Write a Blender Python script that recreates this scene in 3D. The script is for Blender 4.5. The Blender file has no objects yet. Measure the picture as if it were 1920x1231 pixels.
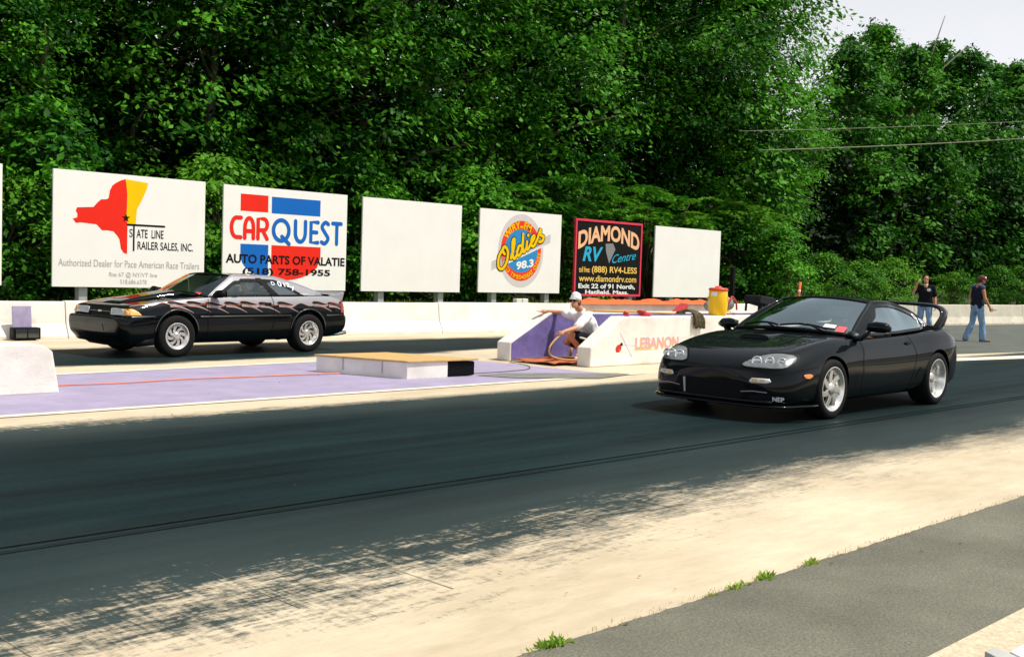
import bpy, bmesh, math, random
import numpy as np
from mathutils import Vector, Matrix, noise
from mathutils.bvhtree import BVHTree
from mathutils.geometry import tessellate_polygon

S = bpy.context.scene
COL = S.collection
R = math.radians

# ------------------------------------------------------------------ camera
F_PX, PITCH, ROLL, CAM_H, YAW = 2100.0, 0.0506024, 0.0325752, 1.4929, 0.793878
_fwd = Vector((math.sin(YAW)*math.cos(PITCH), math.cos(YAW)*math.cos(PITCH), -math.sin(PITCH)))
_rt = Vector((math.cos(YAW), -math.sin(YAW), 0)); _up = _rt.cross(_fwd)
RT = _rt*math.cos(ROLL) + _up*math.sin(ROLL); UP = _up*math.cos(ROLL) - _rt*math.sin(ROLL); FWD = _fwd
cam_d = bpy.data.cameras.new('camera'); cam = bpy.data.objects.new('camera', cam_d); COL.objects.link(cam)
cam.matrix_world = Matrix(((RT.x, UP.x, -FWD.x, 0), (RT.y, UP.y, -FWD.y, 0), (RT.z, UP.z, -FWD.z, CAM_H), (0, 0, 0, 1)))
cam_d.sensor_fit = 'HORIZONTAL'; cam_d.sensor_width = 36; cam_d.lens = 36*F_PX/1920
cam_d.clip_start = 0.1; cam_d.clip_end = 3000
S.camera = cam

# ------------------------------------------------------------------ sky, sun, exposure
SUN_EL, SUN_ROT = R(60), R(143)
W = bpy.data.worlds.new('World'); S.world = W; W.use_nodes = True
nt = W.node_tree; bg = nt.nodes['Background']
sky = nt.nodes.new('ShaderNodeTexSky'); sky.sky_type = 'NISHITA'; sky.sun_disc = False
sky.sun_elevation = SUN_EL; sky.sun_rotation = SUN_ROT
sky.air_density = 1.0; sky.dust_density = 2.5; sky.ozone_density = 1.0
hs = nt.nodes.new('ShaderNodeHueSaturation'); hs.inputs['Saturation'].default_value = 0.35
nt.links.new(sky.outputs[0], hs.inputs['Color'])
_tc = nt.nodes.new('ShaderNodeTexCoord'); _sp = nt.nodes.new('ShaderNodeSeparateXYZ'); nt.links.new(_tc.outputs['Generated'], _sp.inputs[0])
_mr = nt.nodes.new('ShaderNodeMapRange'); _mr.inputs[1].default_value = 0.10; _mr.inputs[2].default_value = 0.50; _mr.inputs[3].default_value = 0.92; _mr.inputs[4].default_value = 0.14
nt.links.new(_sp.outputs['Z'], _mr.inputs[0])
_hz = nt.nodes.new('ShaderNodeMixRGB'); _hz.inputs[2].default_value = (10.2, 10.3, 10.7, 1)      # pale summer haze, thickest near the horizon
nt.links.new(_mr.outputs[0], _hz.inputs[0]); nt.links.new(hs.outputs[0], _hz.inputs[1]); nt.links.new(_hz.outputs[0], bg.inputs[0])
bg.inputs[1].default_value = 0.09
sun_d = bpy.data.lights.new('sun', 'SUN'); sun = bpy.data.objects.new('sun', sun_d); COL.objects.link(sun)
sun_d.energy = 4.4; sun_d.angle = R(1.5); sun_d.color = (1.0, 0.94, 0.82)
to_sun = Vector((math.sin(SUN_ROT)*math.cos(SUN_EL), math.cos(SUN_ROT)*math.cos(SUN_EL), math.sin(SUN_EL)))
sun.rotation_euler = to_sun.to_track_quat('Z', 'Y').to_euler(); sun.location = (0, -10, 40)
S.view_settings.view_transform = 'Standard'; S.view_settings.look = 'None'
S.view_settings.exposure = 0.2; S.view_settings.gamma = 1.0
try:
    S.cycles.max_bounces = 7; S.cycles.transparent_max_bounces = 12
    S.cycles.use_denoising = True
except Exception: pass

def at(px, py, Y):            # a point of the place at depth row Y, read off the photograph
    d = FWD + RT*((px-960)/F_PX) - UP*((py-615.5)/F_PX); t = Y/d.y
    return Vector((d.x*t, Y, CAM_H + d.z*t))
def gnd(px, py, z=0.0):
    d = FWD + RT*((px-960)/F_PX) - UP*((py-615.5)/F_PX); t = (z-CAM_H)/d.z
    return Vector((d.x*t, d.y*t, z))

# ------------------------------------------------------------------ materials
def mat(name, col, rough=0.6, metal=0.0, spec=0.5, var=0.0, vscale=4.0, bump=0.0, bscale=30.0, coat=0.0, stretch=(1,1,1), col2=None, detail=5):
    m = bpy.data.materials.new(name); m.use_nodes = True
    t = m.node_tree; b = t.nodes['Principled BSDF']
    b.inputs['Roughness'].default_value = rough; b.inputs['Metallic'].default_value = metal
    b.inputs['Specular IOR Level'].default_value = spec
    b.inputs['Coat Weight'].default_value = coat; b.inputs['Coat Roughness'].default_value = 0.03
    if name == 'black_paint': b.inputs['Coat IOR'].default_value = 1.36
    c = (*col, 1)
    b.inputs['Base Color'].default_value = c
    if var > 0 or bump > 0:
        tc = t.nodes.new('ShaderNodeTexCoord'); mp = t.nodes.new('ShaderNodeMapping'); mp.inputs['Scale'].default_value = stretch
        t.links.new(tc.outputs['Object'], mp.inputs[0])
    if var > 0:
        n = t.nodes.new('ShaderNodeTexNoise'); n.inputs['Scale'].default_value = vscale; n.inputs['Detail'].default_value = detail
        n.inputs['Roughness'].default_value = 0.65
        t.links.new(mp.outputs[0], n.inputs['Vector'])
        cr = t.nodes.new('ShaderNodeValToRGB'); cr.color_ramp.elements[0].position = 0.3; cr.color_ramp.elements[1].position = 0.7
        lo = col2 if col2 else tuple(x*(1-var) for x in col)
        cr.color_ramp.elements[0].color = (*lo, 1)
        cr.color_ramp.elements[1].color = c if col2 else (*[min(1, x*(1+var*0.5)) for x in col], 1)
        t.links.new(n.outputs['Fac'], cr.inputs[0]); t.links.new(cr.outputs[0], b.inputs['Base Color'])
    if bump > 0:
        n2 = t.nodes.new('ShaderNodeTexNoise'); n2.inputs['Scale'].default_value = bscale; n2.inputs['Detail'].default_value = 6
        t.links.new(mp.outputs[0], n2.inputs['Vector'])
        bp = t.nodes.new('ShaderNodeBump'); bp.inputs['Strength'].default_value = bump; bp.inputs['Distance'].default_value = 0.02
        t.links.new(n2.outputs['Fac'], bp.inputs['Height']); t.links.new(bp.outputs[0], b.inputs['Normal'])
    return m

def leaf_mat(name, dark, light, yell, trans=0.35):
    m = bpy.data.materials.new(name); m.use_nodes = True; t = m.node_tree
    b = t.nodes['Principled BSDF']; b.inputs['Roughness'].default_value = 0.55; b.inputs['Specular IOR Level'].default_value = 0.12
    at_ = t.nodes.new('ShaderNodeAttribute'); at_.attribute_name = 'hue'
    oi = t.nodes.new('ShaderNodeObjectInfo')
    ge = t.nodes.new('ShaderNodeNewGeometry'); n = t.nodes.new('ShaderNodeTexNoise'); n.inputs['Scale'].default_value = 0.45; n.inputs['Detail'].default_value = 3
    t.links.new(ge.outputs['Position'], n.inputs['Vector'])
    ad = t.nodes.new('ShaderNodeMath'); ad.operation = 'MULTIPLY_ADD'; ad.inputs[1].default_value = 0.46
    t.links.new(at_.outputs['Fac'], ad.inputs[0]); t.links.new(n.outputs['Fac'], ad.inputs[2])
    ad2 = t.nodes.new('ShaderNodeMath'); ad2.operation = 'MULTIPLY_ADD'; ad2.inputs[1].default_value = 0.34
    t.links.new(oi.outputs['Random'], ad2.inputs[0]); t.links.new(ad.outputs[0], ad2.inputs[2])
    cr = t.nodes.new('ShaderNodeValToRGB'); e = cr.color_ramp.elements
    e[0].position = 0.45; e[0].color = (*dark, 1); e[1].position = 0.80; e[1].color = (*light, 1)
    k = e.new(1.0); k.color = (*yell, 1)
    t.links.new(ad2.outputs[0], cr.inputs[0]); t.links.new(cr.outputs[0], b.inputs['Base Color'])
    tr = t.nodes.new('ShaderNodeBsdfTranslucent'); t.links.new(cr.outputs[0], tr.inputs['Color'])
    mx = t.nodes.new('ShaderNodeMixShader'); mx.inputs[0].default_value = trans
    t.links.new(b.outputs[0], mx.inputs[1]); t.links.new(tr.outputs[0], mx.inputs[2])
    t.links.new(mx.outputs[0], t.nodes['Material Output'].inputs['Surface'])
    return m

def glass_mat(name, tint, refl=0.12):
    m = bpy.data.materials.new(name); m.use_nodes = True; t = m.node_tree
    t.nodes.remove(t.nodes['Principled BSDF'])
    tr = t.nodes.new('ShaderNodeBsdfTransparent'); tr.inputs[0].default_value = (*tint, 1)
    gl = t.nodes.new('ShaderNodeBsdfGlossy'); gl.inputs['Roughness'].default_value = 0.03; gl.inputs['Color'].default_value = (0.80, 0.97, 1.0, 1)
    lw = t.nodes.new('ShaderNodeFresnel'); lw.inputs[0].default_value = 1.5
    ad = t.nodes.new('ShaderNodeMath'); ad.operation = 'ADD'; ad.use_clamp = True; ad.inputs[1].default_value = refl
    mx = t.nodes.new('ShaderNodeMixShader')
    t.links.new(lw.outputs[0], ad.inputs[0]); t.links.new(ad.outputs[0], mx.inputs[0])
    t.links.new(tr.outputs[0], mx.inputs[1]); t.links.new(gl.outputs[0], mx.inputs[2])
    t.links.new(mx.outputs[0], t.nodes['Material Output'].inputs['Surface'])
    return m

M = {}
M['black_paint'] = mat('black_paint', (0.0022, 0.0042, 0.0055), 0.45, 0, 0.02, coat=0.7)
M['silver_paint'] = mat('silver_paint', (0.27, 0.27, 0.30), 0.35, 0.0, 0.5, var=0.08, vscale=3, coat=0.5)
M['orange_line'] = mat('orange_line', (0.34, 0.09, 0.03), 0.4)
M['red_flame'] = mat('red_flame', (0.50, 0.05, 0.02), 0.35, coat=0.6, var=0.3, vscale=1.1, col2=(0.62, 0.30, 0.04))
M['black_trim'] = mat('black_trim', (0.004, 0.005, 0.006), 0.55, spec=0.10)
M['rubber'] = mat('rubber', (0.007, 0.007, 0.008), 0.8, spec=0.2, var=0.3, vscale=20, bump=0.1, bscale=60)
M['alloy'] = mat('alloy', (0.72, 0.72, 0.70), 0.28, 0.9, var=0.12, vscale=9)
M['alloy_lip'] = mat('alloy_lip', (0.82, 0.82, 0.79), 0.22, 0.75, var=0.08, vscale=9)
M['chrome'] = mat('chrome', (0.8, 0.8, 0.78), 0.15, 1.0, var=0.1)
M['lens'] = mat('lens', (0.68, 0.70, 0.72), 0.12, 0.0, 0.6, var=0.12, vscale=14, coat=1.0)
M['lens_ring'] = mat('lens_ring', (0.85, 0.85, 0.85), 0.15, 0.6, var=0.1)
M['lens_housing'] = mat('lens_housing', (0.20, 0.215, 0.225), 0.2, 0.2, 0.6, var=0.35, vscale=16, coat=1.0)
M['amber'] = mat('amber', (0.75, 0.24, 0.02), 0.2, coat=1.0, var=0.2, vscale=30)
M['amber_pale'] = mat('amber_pale', (0.85, 0.45, 0.12), 0.2, coat=1.0, var=0.25, vscale=18)
M['red_lens'] = mat('red_lens', (0.30, 0.02, 0.02), 0.2, coat=1.0, var=0.2, vscale=20)
M['pink_card'] = mat('pink_card', (0.85, 0.08, 0.10), 0.6, var=0.1)
M['white_card'] = mat('white_card', (0.75, 0.75, 0.75), 0.6, var=0.1)
M['dark_cloth'] = mat('dark_cloth', (0.02, 0.022, 0.025), 0.9, var=0.3, spec=0.15)
M['tan_seat'] = mat('tan_seat', (0.42, 0.38, 0.28), 0.8, var=0.2)
M['grey_seat'] = mat('grey_seat', (0.07, 0.075, 0.08), 0.8, var=0.2)
M['glass_clear'] = glass_mat('glass_clear', (0.86, 0.92, 0.92), 0.06)
M['glass_tint'] = glass_mat('glass_tint', (0.62, 0.74, 0.74), 0.36)
M['glass_dark'] = glass_mat('glass_dark', (0.10, 0.13, 0.14), 0.20)
M['glass_side'] = glass_mat('glass_side', (0.20, 0.25, 0.26), 0.34)
M['white_wall'] = mat('white_wall', (0.80, 0.77, 0.71), 0.75, spec=0.2, var=0.22, vscale=1.7, bump=0.12, bscale=40, detail=9)
M['white_panel'] = mat('white_panel', (0.84, 0.825, 0.80), 0.6, spec=0.2, var=0.04, vscale=1.2)
M['concrete_barrier'] = mat('concrete_barrier', (0.52, 0.49, 0.40), 0.85, var=0.18, vscale=2.5, bump=0.1, bscale=50)
M['purple_wall'] = mat('purple_wall', (0.15, 0.12, 0.36), 0.75, var=0.35, vscale=3.5, bump=0.05)
M['lilac_wall'] = mat('lilac_wall', (0.40, 0.34, 0.56), 0.75, var=0.15, vscale=4)
M['wood_top'] = mat('wood_top', (0.55, 0.36, 0.14), 0.7, var=0.25, vscale=6, stretch=(1, 8, 1))
M['wood_pole'] = mat('wood_pole', (0.55, 0.30, 0.10), 0.6, var=0.2)
M['steel_post'] = mat('steel_post', (0.42, 0.44, 0.45), 0.5, 0.3, var=0.15, vscale=8)
M['yellow_plastic'] = mat('yellow_plastic', (0.85, 0.50, 0.0), 0.4, var=0.06, vscale=5)
M['red_plastic'] = mat('red_plastic', (0.75, 0.05, 0.03), 0.45, var=0.1)
M['orange_mesh'] = mat('orange_mesh', (0.85, 0.12, 0.02), 0.8, var=0.35, vscale=25)
M['orange_mat'] = mat('orange_mat', (0.45, 0.13, 0.04), 0.8, var=0.3, vscale=12)
M['orange_cable'] = mat('orange_cable', (0.65, 0.22, 0.16), 0.7, var=0.2)
M['hose'] = mat('hose', (0.50, 0.30, 0.14), 0.6, var=0.1)
M['mop'] = mat('mop', (0.14, 0.12, 0.07), 0.95, var=0.6, vscale=30, bump=0.6, bscale=60, spec=0.15)
M['red_cloth'] = mat('red_cloth', (0.5, 0.04, 0.05), 0.9, var=0.3, vscale=12)
M['skin'] = mat('skin', (0.58, 0.27, 0.15), 0.55, var=0.12, vscale=9)
M['skin_dark'] = mat('skin_dark', (0.48, 0.21, 0.10), 0.55, var=0.12, vscale=9)
M['hair'] = mat('hair', (0.03, 0.018, 0.01), 0.7, var=0.4, vscale=40)
M['brown_hair'] = mat('brown_hair', (0.10, 0.05, 0.02), 0.7, var=0.4, vscale=40)
M['white_cloth'] = mat('white_cloth', (0.80, 0.79, 0.80), 0.85, var=0.05, vscale=10, bump=0.2, bscale=14, spec=0.15)
M['black_shirt'] = mat('black_shirt', (0.008, 0.008, 0.012), 0.85, var=0.3, vscale=10, bump=0.2, bscale=14, spec=0.15)
M['navy_shirt'] = mat('navy_shirt', (0.012, 0.015, 0.035), 0.85, var=0.4, vscale=6, bump=0.2, bscale=14, spec=0.15)
M['blue_cloth'] = mat('blue_cloth', (0.05, 0.07, 0.22), 0.85, var=0.3, vscale=8)
M['denim'] = mat('denim', (0.22, 0.36, 0.55), 0.85, var=0.35, vscale=7, bump=0.2, bscale=16, spec=0.15)
M['shoe_brown'] = mat('shoe_brown', (0.14, 0.08, 0.05), 0.7, var=0.3)
M['shoe_white'] = mat('shoe_white', (0.7, 0.7, 0.68), 0.6, var=0.1)
M['bark'] = mat('bark', (0.09, 0.075, 0.05), 0.9, var=0.5, vscale=5, bump=0.5, bscale=14, stretch=(1, 1, 0.25))
M['pale_bark'] = mat('pale_bark', (0.22, 0.20, 0.13), 0.9, var=0.4, vscale=5, bump=0.3, bscale=14, stretch=(1, 1, 0.25))
M['wire'] = mat('wire', (0.16, 0.17, 0.10), 0.6, var=0.1)
M['leaf'] = leaf_mat('leaf', (0.0020, 0.0175, 0.0012), (0.0095, 0.078, 0.0030), (0.088, 0.30, 0.016), 0.28)
M['leaf_far'] = leaf_mat('leaf_far', (0.0038, 0.032, 0.0022), (0.017, 0.108, 0.0055), (0.078, 0.26, 0.018), 0.28)
M['leaf_deep'] = leaf_mat('leaf_deep', (0.0007, 0.0055, 0.0005), (0.002, 0.014, 0.001), (0.004, 0.022, 0.0015), 0.1)  # near-black leaf copy: shade in the gaps between trees put into the colour
M['leaf_bush'] = leaf_mat('leaf_bush', (0.008, 0.055, 0.003), (0.033, 0.155, 0.008), (0.115, 0.31, 0.020))
M['grass_blade'] = leaf_mat('grass_blade', (0.05, 0.14, 0.012), (0.12, 0.26, 0.025), (0.25, 0.30, 0.05))
M['weed_leaf'] = leaf_mat('weed_leaf', (0.10, 0.24, 0.02), (0.20, 0.38, 0.04), (0.3, 0.42, 0.06))
M['dry_weed'] = leaf_mat('dry_weed', (0.26, 0.17, 0.07), (0.38, 0.26, 0.12), (0.42, 0.32, 0.14))
def grime(m, col, scale, stretch, lo, hi, amt=1.0):
    t = m.node_tree; b = t.nodes['Principled BSDF']; src = b.inputs['Base Color'].links[0].from_socket
    tc = [n for n in t.nodes if n.type == 'TEX_COORD'][0]; mp = t.nodes.new('ShaderNodeMapping'); mp.inputs['Scale'].default_value = stretch; t.links.new(tc.outputs['Object'], mp.inputs[0])
    n = t.nodes.new('ShaderNodeTexNoise'); n.inputs['Scale'].default_value = scale; n.inputs['Detail'].default_value = 8; n.inputs['Roughness'].default_value = 0.72; t.links.new(mp.outputs[0], n.inputs['Vector'])
    r = t.nodes.new('ShaderNodeMapRange'); r.inputs[1].default_value = lo; r.inputs[2].default_value = hi; r.inputs[4].default_value = amt; t.links.new(n.outputs['Fac'], r.inputs[0])
    mx = t.nodes.new('ShaderNodeMixRGB'); mx.inputs[2].default_value = (*col, 1); t.links.new(r.outputs[0], mx.inputs[0]); t.links.new(src, mx.inputs[1]); t.links.new(mx.outputs[0], b.inputs['Base Color'])
grime(M['white_wall'], (0.30, 0.28, 0.24), 2.2, (0.5, 0.5, 3.0), 0.60, 0.78, 0.55)
grime(M['concrete_barrier'], (0.20, 0.19, 0.16), 2.0, (0.5, 0.5, 3.0), 0.56, 0.75, 0.6)
grime(M['purple_wall'], (0.30, 0.27, 0.42), 3.0, (0.8, 0.8, 1.4), 0.55, 0.75, 0.7)
grime(M['white_panel'], (0.60, 0.57, 0.52), 1.2, (1.0, 1.0, 0.35), 0.60, 0.80, 0.5)
def flat(name, c, rough=0.6): M[name] = mat(name, c, rough, spec=0.12, var=0.06, vscale=2.5)
for n_, c_ in dict(sign_red=(0.80, 0.025, 0.012), sign_yellow=(0.85, 0.53, 0.0), sign_blue=(0.008, 0.13, 0.50), sign_black=(0.006, 0.006, 0.006),
                   sign_white=(0.82, 0.82, 0.80), sign_grey=(0.40, 0.38, 0.37), pale_grey=(0.62, 0.58, 0.58), sky_blue=(0.03, 0.25, 0.55), ring_red=(0.80, 0.05, 0.015),
                   frame_pink=(0.70, 0.05, 0.09), peach=(0.85, 0.48, 0.27), gold=(0.82, 0.53, 0.12), cyan=(0.03, 0.40, 0.62), dim_grey=(0.22, 0.23, 0.24),
                   letter_orange=(0.80, 0.50, 0.20), letter_lilac=(0.66, 0.36, 0.44), faint_lilac=(0.55, 0.42, 0.58), berry=(0.55, 0.04, 0.03), chalk=(0.75, 0.80, 0.85)).items(): flat(n_, c_)

# ------------------------------------------------------------------ mesh helpers
def link(o, parent=None):
    COL.objects.link(o)
    if parent: o.parent = parent
    return o
def tag(o, label=None, cat=None, group=None, kind=None):
    if label: o['label'] = label
    if cat: o['category'] = cat
    if group: o['group'] = group
    if kind: o['kind'] = kind
    return o
def thing(name, label, cat, loc=(0, 0, 0), rotz=0.0, group=None, scale=1.0):
    o = bpy.data.objects.new(name, None); o.empty_display_size = 0.1; link(o)
    o.location = loc; o.rotation_euler = (0, 0, rotz); o.scale = (scale,)*3
    return tag(o, label, cat, group)
def copy_tree(o, parent=None):
    c = o.copy(); COL.objects.link(c)
    if parent: c.parent = parent
    for ch in list(o.children): copy_tree(ch, c)
    return c

class MB:
    def __init__(s): s.v = []; s.f = []; s.m = []
    def add(s, vs, fs, m=0):
        k = len(s.v); s.v += [tuple(p) for p in vs]; s.f += [tuple(i+k for i in f) for f in fs]; s.m += [m]*len(fs); return s
    def hexa(s, p, m=0):      # 8 points: bottom ring then top ring
        return s.add(p, [(3, 2, 1, 0), (4, 5, 6, 7), (0, 1, 5, 4), (1, 2, 6, 5), (2, 3, 7, 6), (3, 0, 4, 7)], m)
    def box(s, x0, x1, y0, y1, z0, z1, m=0):
        return s.hexa([(x0, y0, z0), (x1, y0, z0), (x1, y1, z0), (x0, y1, z0), (x0, y0, z1), (x1, y0, z1), (x1, y1, z1), (x0, y1, z1)], m)
    def prism(s, poly, a, b, axis='y', m=0):   # polygon in the two other axes, swept a..b along axis
        n = len(poly)
        def P(u, w, t): return {'y': (u, t, w), 'x': (t, u, w), 'z': (u, w, t)}[axis]
        vs = [P(u, w, a) for u, w in poly] + [P(u, w, b) for u, w in poly]
        fs = [(i, (i+1) % n, n+(i+1) % n, n+i) for i in range(n)]
        tri = tessellate_polygon([[Vector((u, w, 0)) for u, w in poly]])
        fs += [tuple(reversed(t)) for t in tri] + [tuple(i+n for i in t) for t in tri]
        return s.add(vs, fs, m)
    def tube(s, path, r, n=8, m=0, cap=True, flat=None):
        path = [Vector(p) for p in path]; rs = r if isinstance(r, (list, tuple)) else [r]*len(path)
        vs = []; fs = []; ref = None
        for i, p in enumerate(path):
            t = (path[min(i+1, len(path)-1)] - path[max(i-1, 0)]).normalized()
            if ref is None:
                ref = Vector((0, 0, 1)) if abs(t.z) < 0.9 else Vector((1, 0, 0))
            a = (ref - t*ref.dot(t)).normalized(); b = t.cross(a); ref = a
            for k in range(n):
                th = 2*math.pi*k/n
                ra, rb = (rs[i], rs[i]) if flat is None else (rs[i]*flat[0], rs[i]*flat[1])
                vs.append(p + a*math.cos(th)*ra + b*math.sin(th)*rb)
        for i in range(len(path)-1):
            for k in range(n):
                fs.append((i*n+k, i*n+(k+1) % n, (i+1)*n+(k+1) % n, (i+1)*n+k))
        if cap: fs += [tuple(range(n-1, -1, -1)), tuple(range((len(path)-1)*n, len(path)*n))]
        return s.add(vs, fs, m)
    def lathe(s, prof, c=(0, 0, 0), n=32, axis='z', m=0):   # prof: (radius, height)
        vs = []; fs = []
        for r, h in prof:
            for k in range(n):
                th = 2*math.pi*k/n; u, w = r*math.cos(th), r*math.sin(th)
                vs.append({'z': (c[0]+u, c[1]+w, c[2]+h), 'y': (c[0]+u, c[1]+h, c[2]+w), 'x': (c[0]+h, c[1]+u, c[2]+w)}[axis])
        for i in range(len(prof)-1):
            for k in range(n): fs.append((i*n+k, i*n+(k+1) % n, (i+1)*n+(k+1) % n, (i+1)*n+k))
        return s.add(vs, fs, m)
    def ell(s, c, r, m=0, nu=16, nv=10):
        vs = [(c[0], c[1], c[2]-r[2])]; fs = []
        for j in range(1, nv):
            ph = -math.pi/2 + math.pi*j/nv
            for k in range(nu):
                th = 2*math.pi*k/nu
                vs.append((c[0]+r[0]*math.cos(ph)*math.cos(th), c[1]+r[1]*math.cos(ph)*math.sin(th), c[2]+r[2]*math.sin(ph)))
        vs.append((c[0], c[1], c[2]+r[2])); top = len(vs)-1
        for k in range(nu): fs.append((0, 1+(k+1) % nu, 1+k))
        for j in range(nv-2):
            for k in range(nu): a = 1+j*nu; fs.append((a+k, a+(k+1) % nu, a+nu+(k+1) % nu, a+nu+k))
        a = 1+(nv-2)*nu
        for k in range(nu): fs.append((a+k, a+(k+1) % nu, top))
        return s.add(vs, fs, m)
    def build(s, name, mats, parent=None, smooth=False, bevel=0.0, world=False, kind=None, solid=0.0):
        if not isinstance(mats, (list, tuple)): mats = [mats]
        vs = s.v
        if world and parent: L = parent.location; vs = [(x-L.x, y-L.y, z-L.z) for x, y, z in vs]
        me = bpy.data.meshes.new(name); me.from_pydata(vs, [], s.f); me.validate()
        if len(me.polygons) == len(s.m): me.polygons.foreach_set('material_index', s.m)
        for m in mats: me.materials.append(m)
        bm = bmesh.new(); bm.from_mesh(me); bmesh.ops.recalc_face_normals(bm, faces=bm.faces); bm.to_mesh(me); bm.free()
        me.polygons.foreach_set('use_smooth', [bool(smooth)]*len(me.polygons))
        o = bpy.data.objects.new(name, me); link(o, parent)
        if solid:
            md = o.modifiers.new('thick', 'SOLIDIFY'); md.thickness = solid; md.offset = -1
        if bevel:
            md = o.modifiers.new('bevel', 'BEVEL'); md.width = bevel; md.segments = 2; md.limit_method = 'ANGLE'
        if kind: o['kind'] = kind
        return o

def evaluated(o):
    dg = bpy.context.evaluated_depsgraph_get(); dg.update()
    return bpy.data.meshes.new_from_object(o.evaluated_get(dg))
def bake(o):                    # apply the modifiers of a mesh object
    me = evaluated(o); old = o.data; o.modifiers.clear(); o.data = me; me.name = o.name
    bpy.data.meshes.remove(old); return o
def bvh_of(objs):
    vs = []; fs = []
    for o in objs:
        k = len(vs); vs += [v.co.copy() for v in o.data.vertices]; fs += [tuple(i+k for i in p.vertices) for p in o.data.polygons]
    return BVHTree.FromPolygons(vs, fs)

# ---- flat lettering
_tc = {}
def text_flat(s, bold=0.0, shear=0.0, space=1.0):
    key = (s, bold, shear, space)
    if key in _tc: return _tc[key]
    cu = bpy.data.curves.new('txt', 'FONT'); cu.body = s; cu.offset = bold; cu.shear = shear; cu.space_character = space; cu.resolution_u = 4
    o = bpy.data.objects.new('txt', cu); COL.objects.link(o)
    me = evaluated(o); vs = np.array([v.co[:2] for v in me.vertices]); fs = [tuple(p.vertices) for p in me.polygons]
    COL.objects.unlink(o); bpy.data.objects.remove(o); bpy.data.meshes.remove(me)
    _tc[key] = (vs, fs); return vs, fs
def text_in(mb, s, x0, x1, z0, z1, put, bold=0.0, shear=0.0, m=0, space=1.0, warp=None):
    vs, fs = text_flat(s, bold, shear, space); lo = vs.min(0); hi = vs.max(0); q = (vs-lo)/(hi-lo)
    out = []
    for u, w in q:
        a, b = (u, w) if warp is None else warp(u, w)
        out.append(put(x0+(x1-x0)*a, z0+(z1-z0)*b))
    mb.add(out, fs, m)
def poly_in(mb, pts, put, m=0):
    tri = tessellate_polygon([[Vector((a, b, 0)) for a, b in pts]])
    mb.add([put(a, b) for a, b in pts], [tuple(t) for t in tri], m)
def stroke_poly(pts, w):
    ps = [Vector((a, b)) for a, b in pts]; L = []; Rr = []
    for i, p in enumerate(ps):
        t = (ps[min(i+1, len(ps)-1)]-ps[max(i-1, 0)])
        t = t.normalized() if t.length > 1e-9 else Vector((1, 0)); n = Vector((-t.y, t.x))
        ww = w[i] if isinstance(w, (list, tuple)) else w
        L.append(p+n*ww/2); Rr.append(p-n*ww/2)
    return [(q.x, q.y) for q in L+Rr[::-1]]
def smooth_path(pts, n=6):
    pts = [np.array(p, float) for p in pts]; out = []
    for i in range(len(pts)-1):
        p0 = pts[max(i-1, 0)]; p1 = pts[i]; p2 = pts[i+1]; p3 = pts[min(i+2, len(pts)-1)]
        for k in range(n):
            t = k/n
            out.append(0.5*((2*p1)+(-p0+p2)*t+(2*p0-5*p1+4*p2-p3)*t*t+(-p0+3*p1-3*p2+p3)*t**3))
    out.append(pts[-1]); return [tuple(map(float, p)) for p in out]
def stroke_quads(pts, w, closed=False):   # the same stroke as quads that share their edges
    ps = [Vector((a, b)) for a, b in pts]; n = len(ps); L = []; Rr = []
    for i, p in enumerate(ps):
        a, b = (ps[(i-1) % n], ps[(i+1) % n]) if closed else (ps[max(i-1, 0)], ps[min(i+1, n-1)])
        t = b-a; t = t.normalized() if t.length > 1e-9 else Vector((1, 0)); nn = Vector((-t.y, t.x)); ww = w[i] if isinstance(w, (list, tuple)) else w
        L.append(tuple(p+nn*ww/2)); Rr.append(tuple(p-nn*ww/2))
    return [[L[i], L[(i+1) % n], Rr[(i+1) % n], Rr[i]] for i in range(n if closed else n-1)]
_rk = [0]
def ribbon(mb, pts, w, put0, m=0):      # quads, safe for curved strokes; discs at the ends; each stroke a hair prouder than the last
    _rk[0] = (_rk[0]+1) % 12; base = _rk[0]*0.0002; st = [0.0]
    def put(a, b):
        q = put0(a, b); return (q[0], q[1]-base-st[0], q[2])
    ps = [Vector(p) for p in pts]; vs = []; fs = []
    for i, p in enumerate(ps):
        t = (ps[min(i+1, len(ps)-1)]-ps[max(i-1, 0)]); t = t.normalized() if t.length > 1e-9 else Vector((1, 0)); n = Vector((-t.y, t.x))
        st[0] = i*0.00002; vs += [put(*(p+n*w/2)), put(*(p-n*w/2))]
    fs = [(2*i, 2*i+1, 2*i+3, 2*i+2) for i in range(len(ps)-1)]
    mb.add(vs, fs, m)
    for e in (ps[0], ps[-1]):
        st[0] += 0.0001; c = [put(e.x+w/2*math.cos(a*math.pi/5), e.y+w/2*math.sin(a*math.pi/5)) for a in range(10)]
        mb.add(c, [tuple(range(10))], m)
def ellipse(cx, cz, rx, rz, n=40): return [(cx+rx*math.cos(2*math.pi*k/n), cz+rz*math.sin(2*math.pi*k/n)) for k in range(n)]

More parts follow.
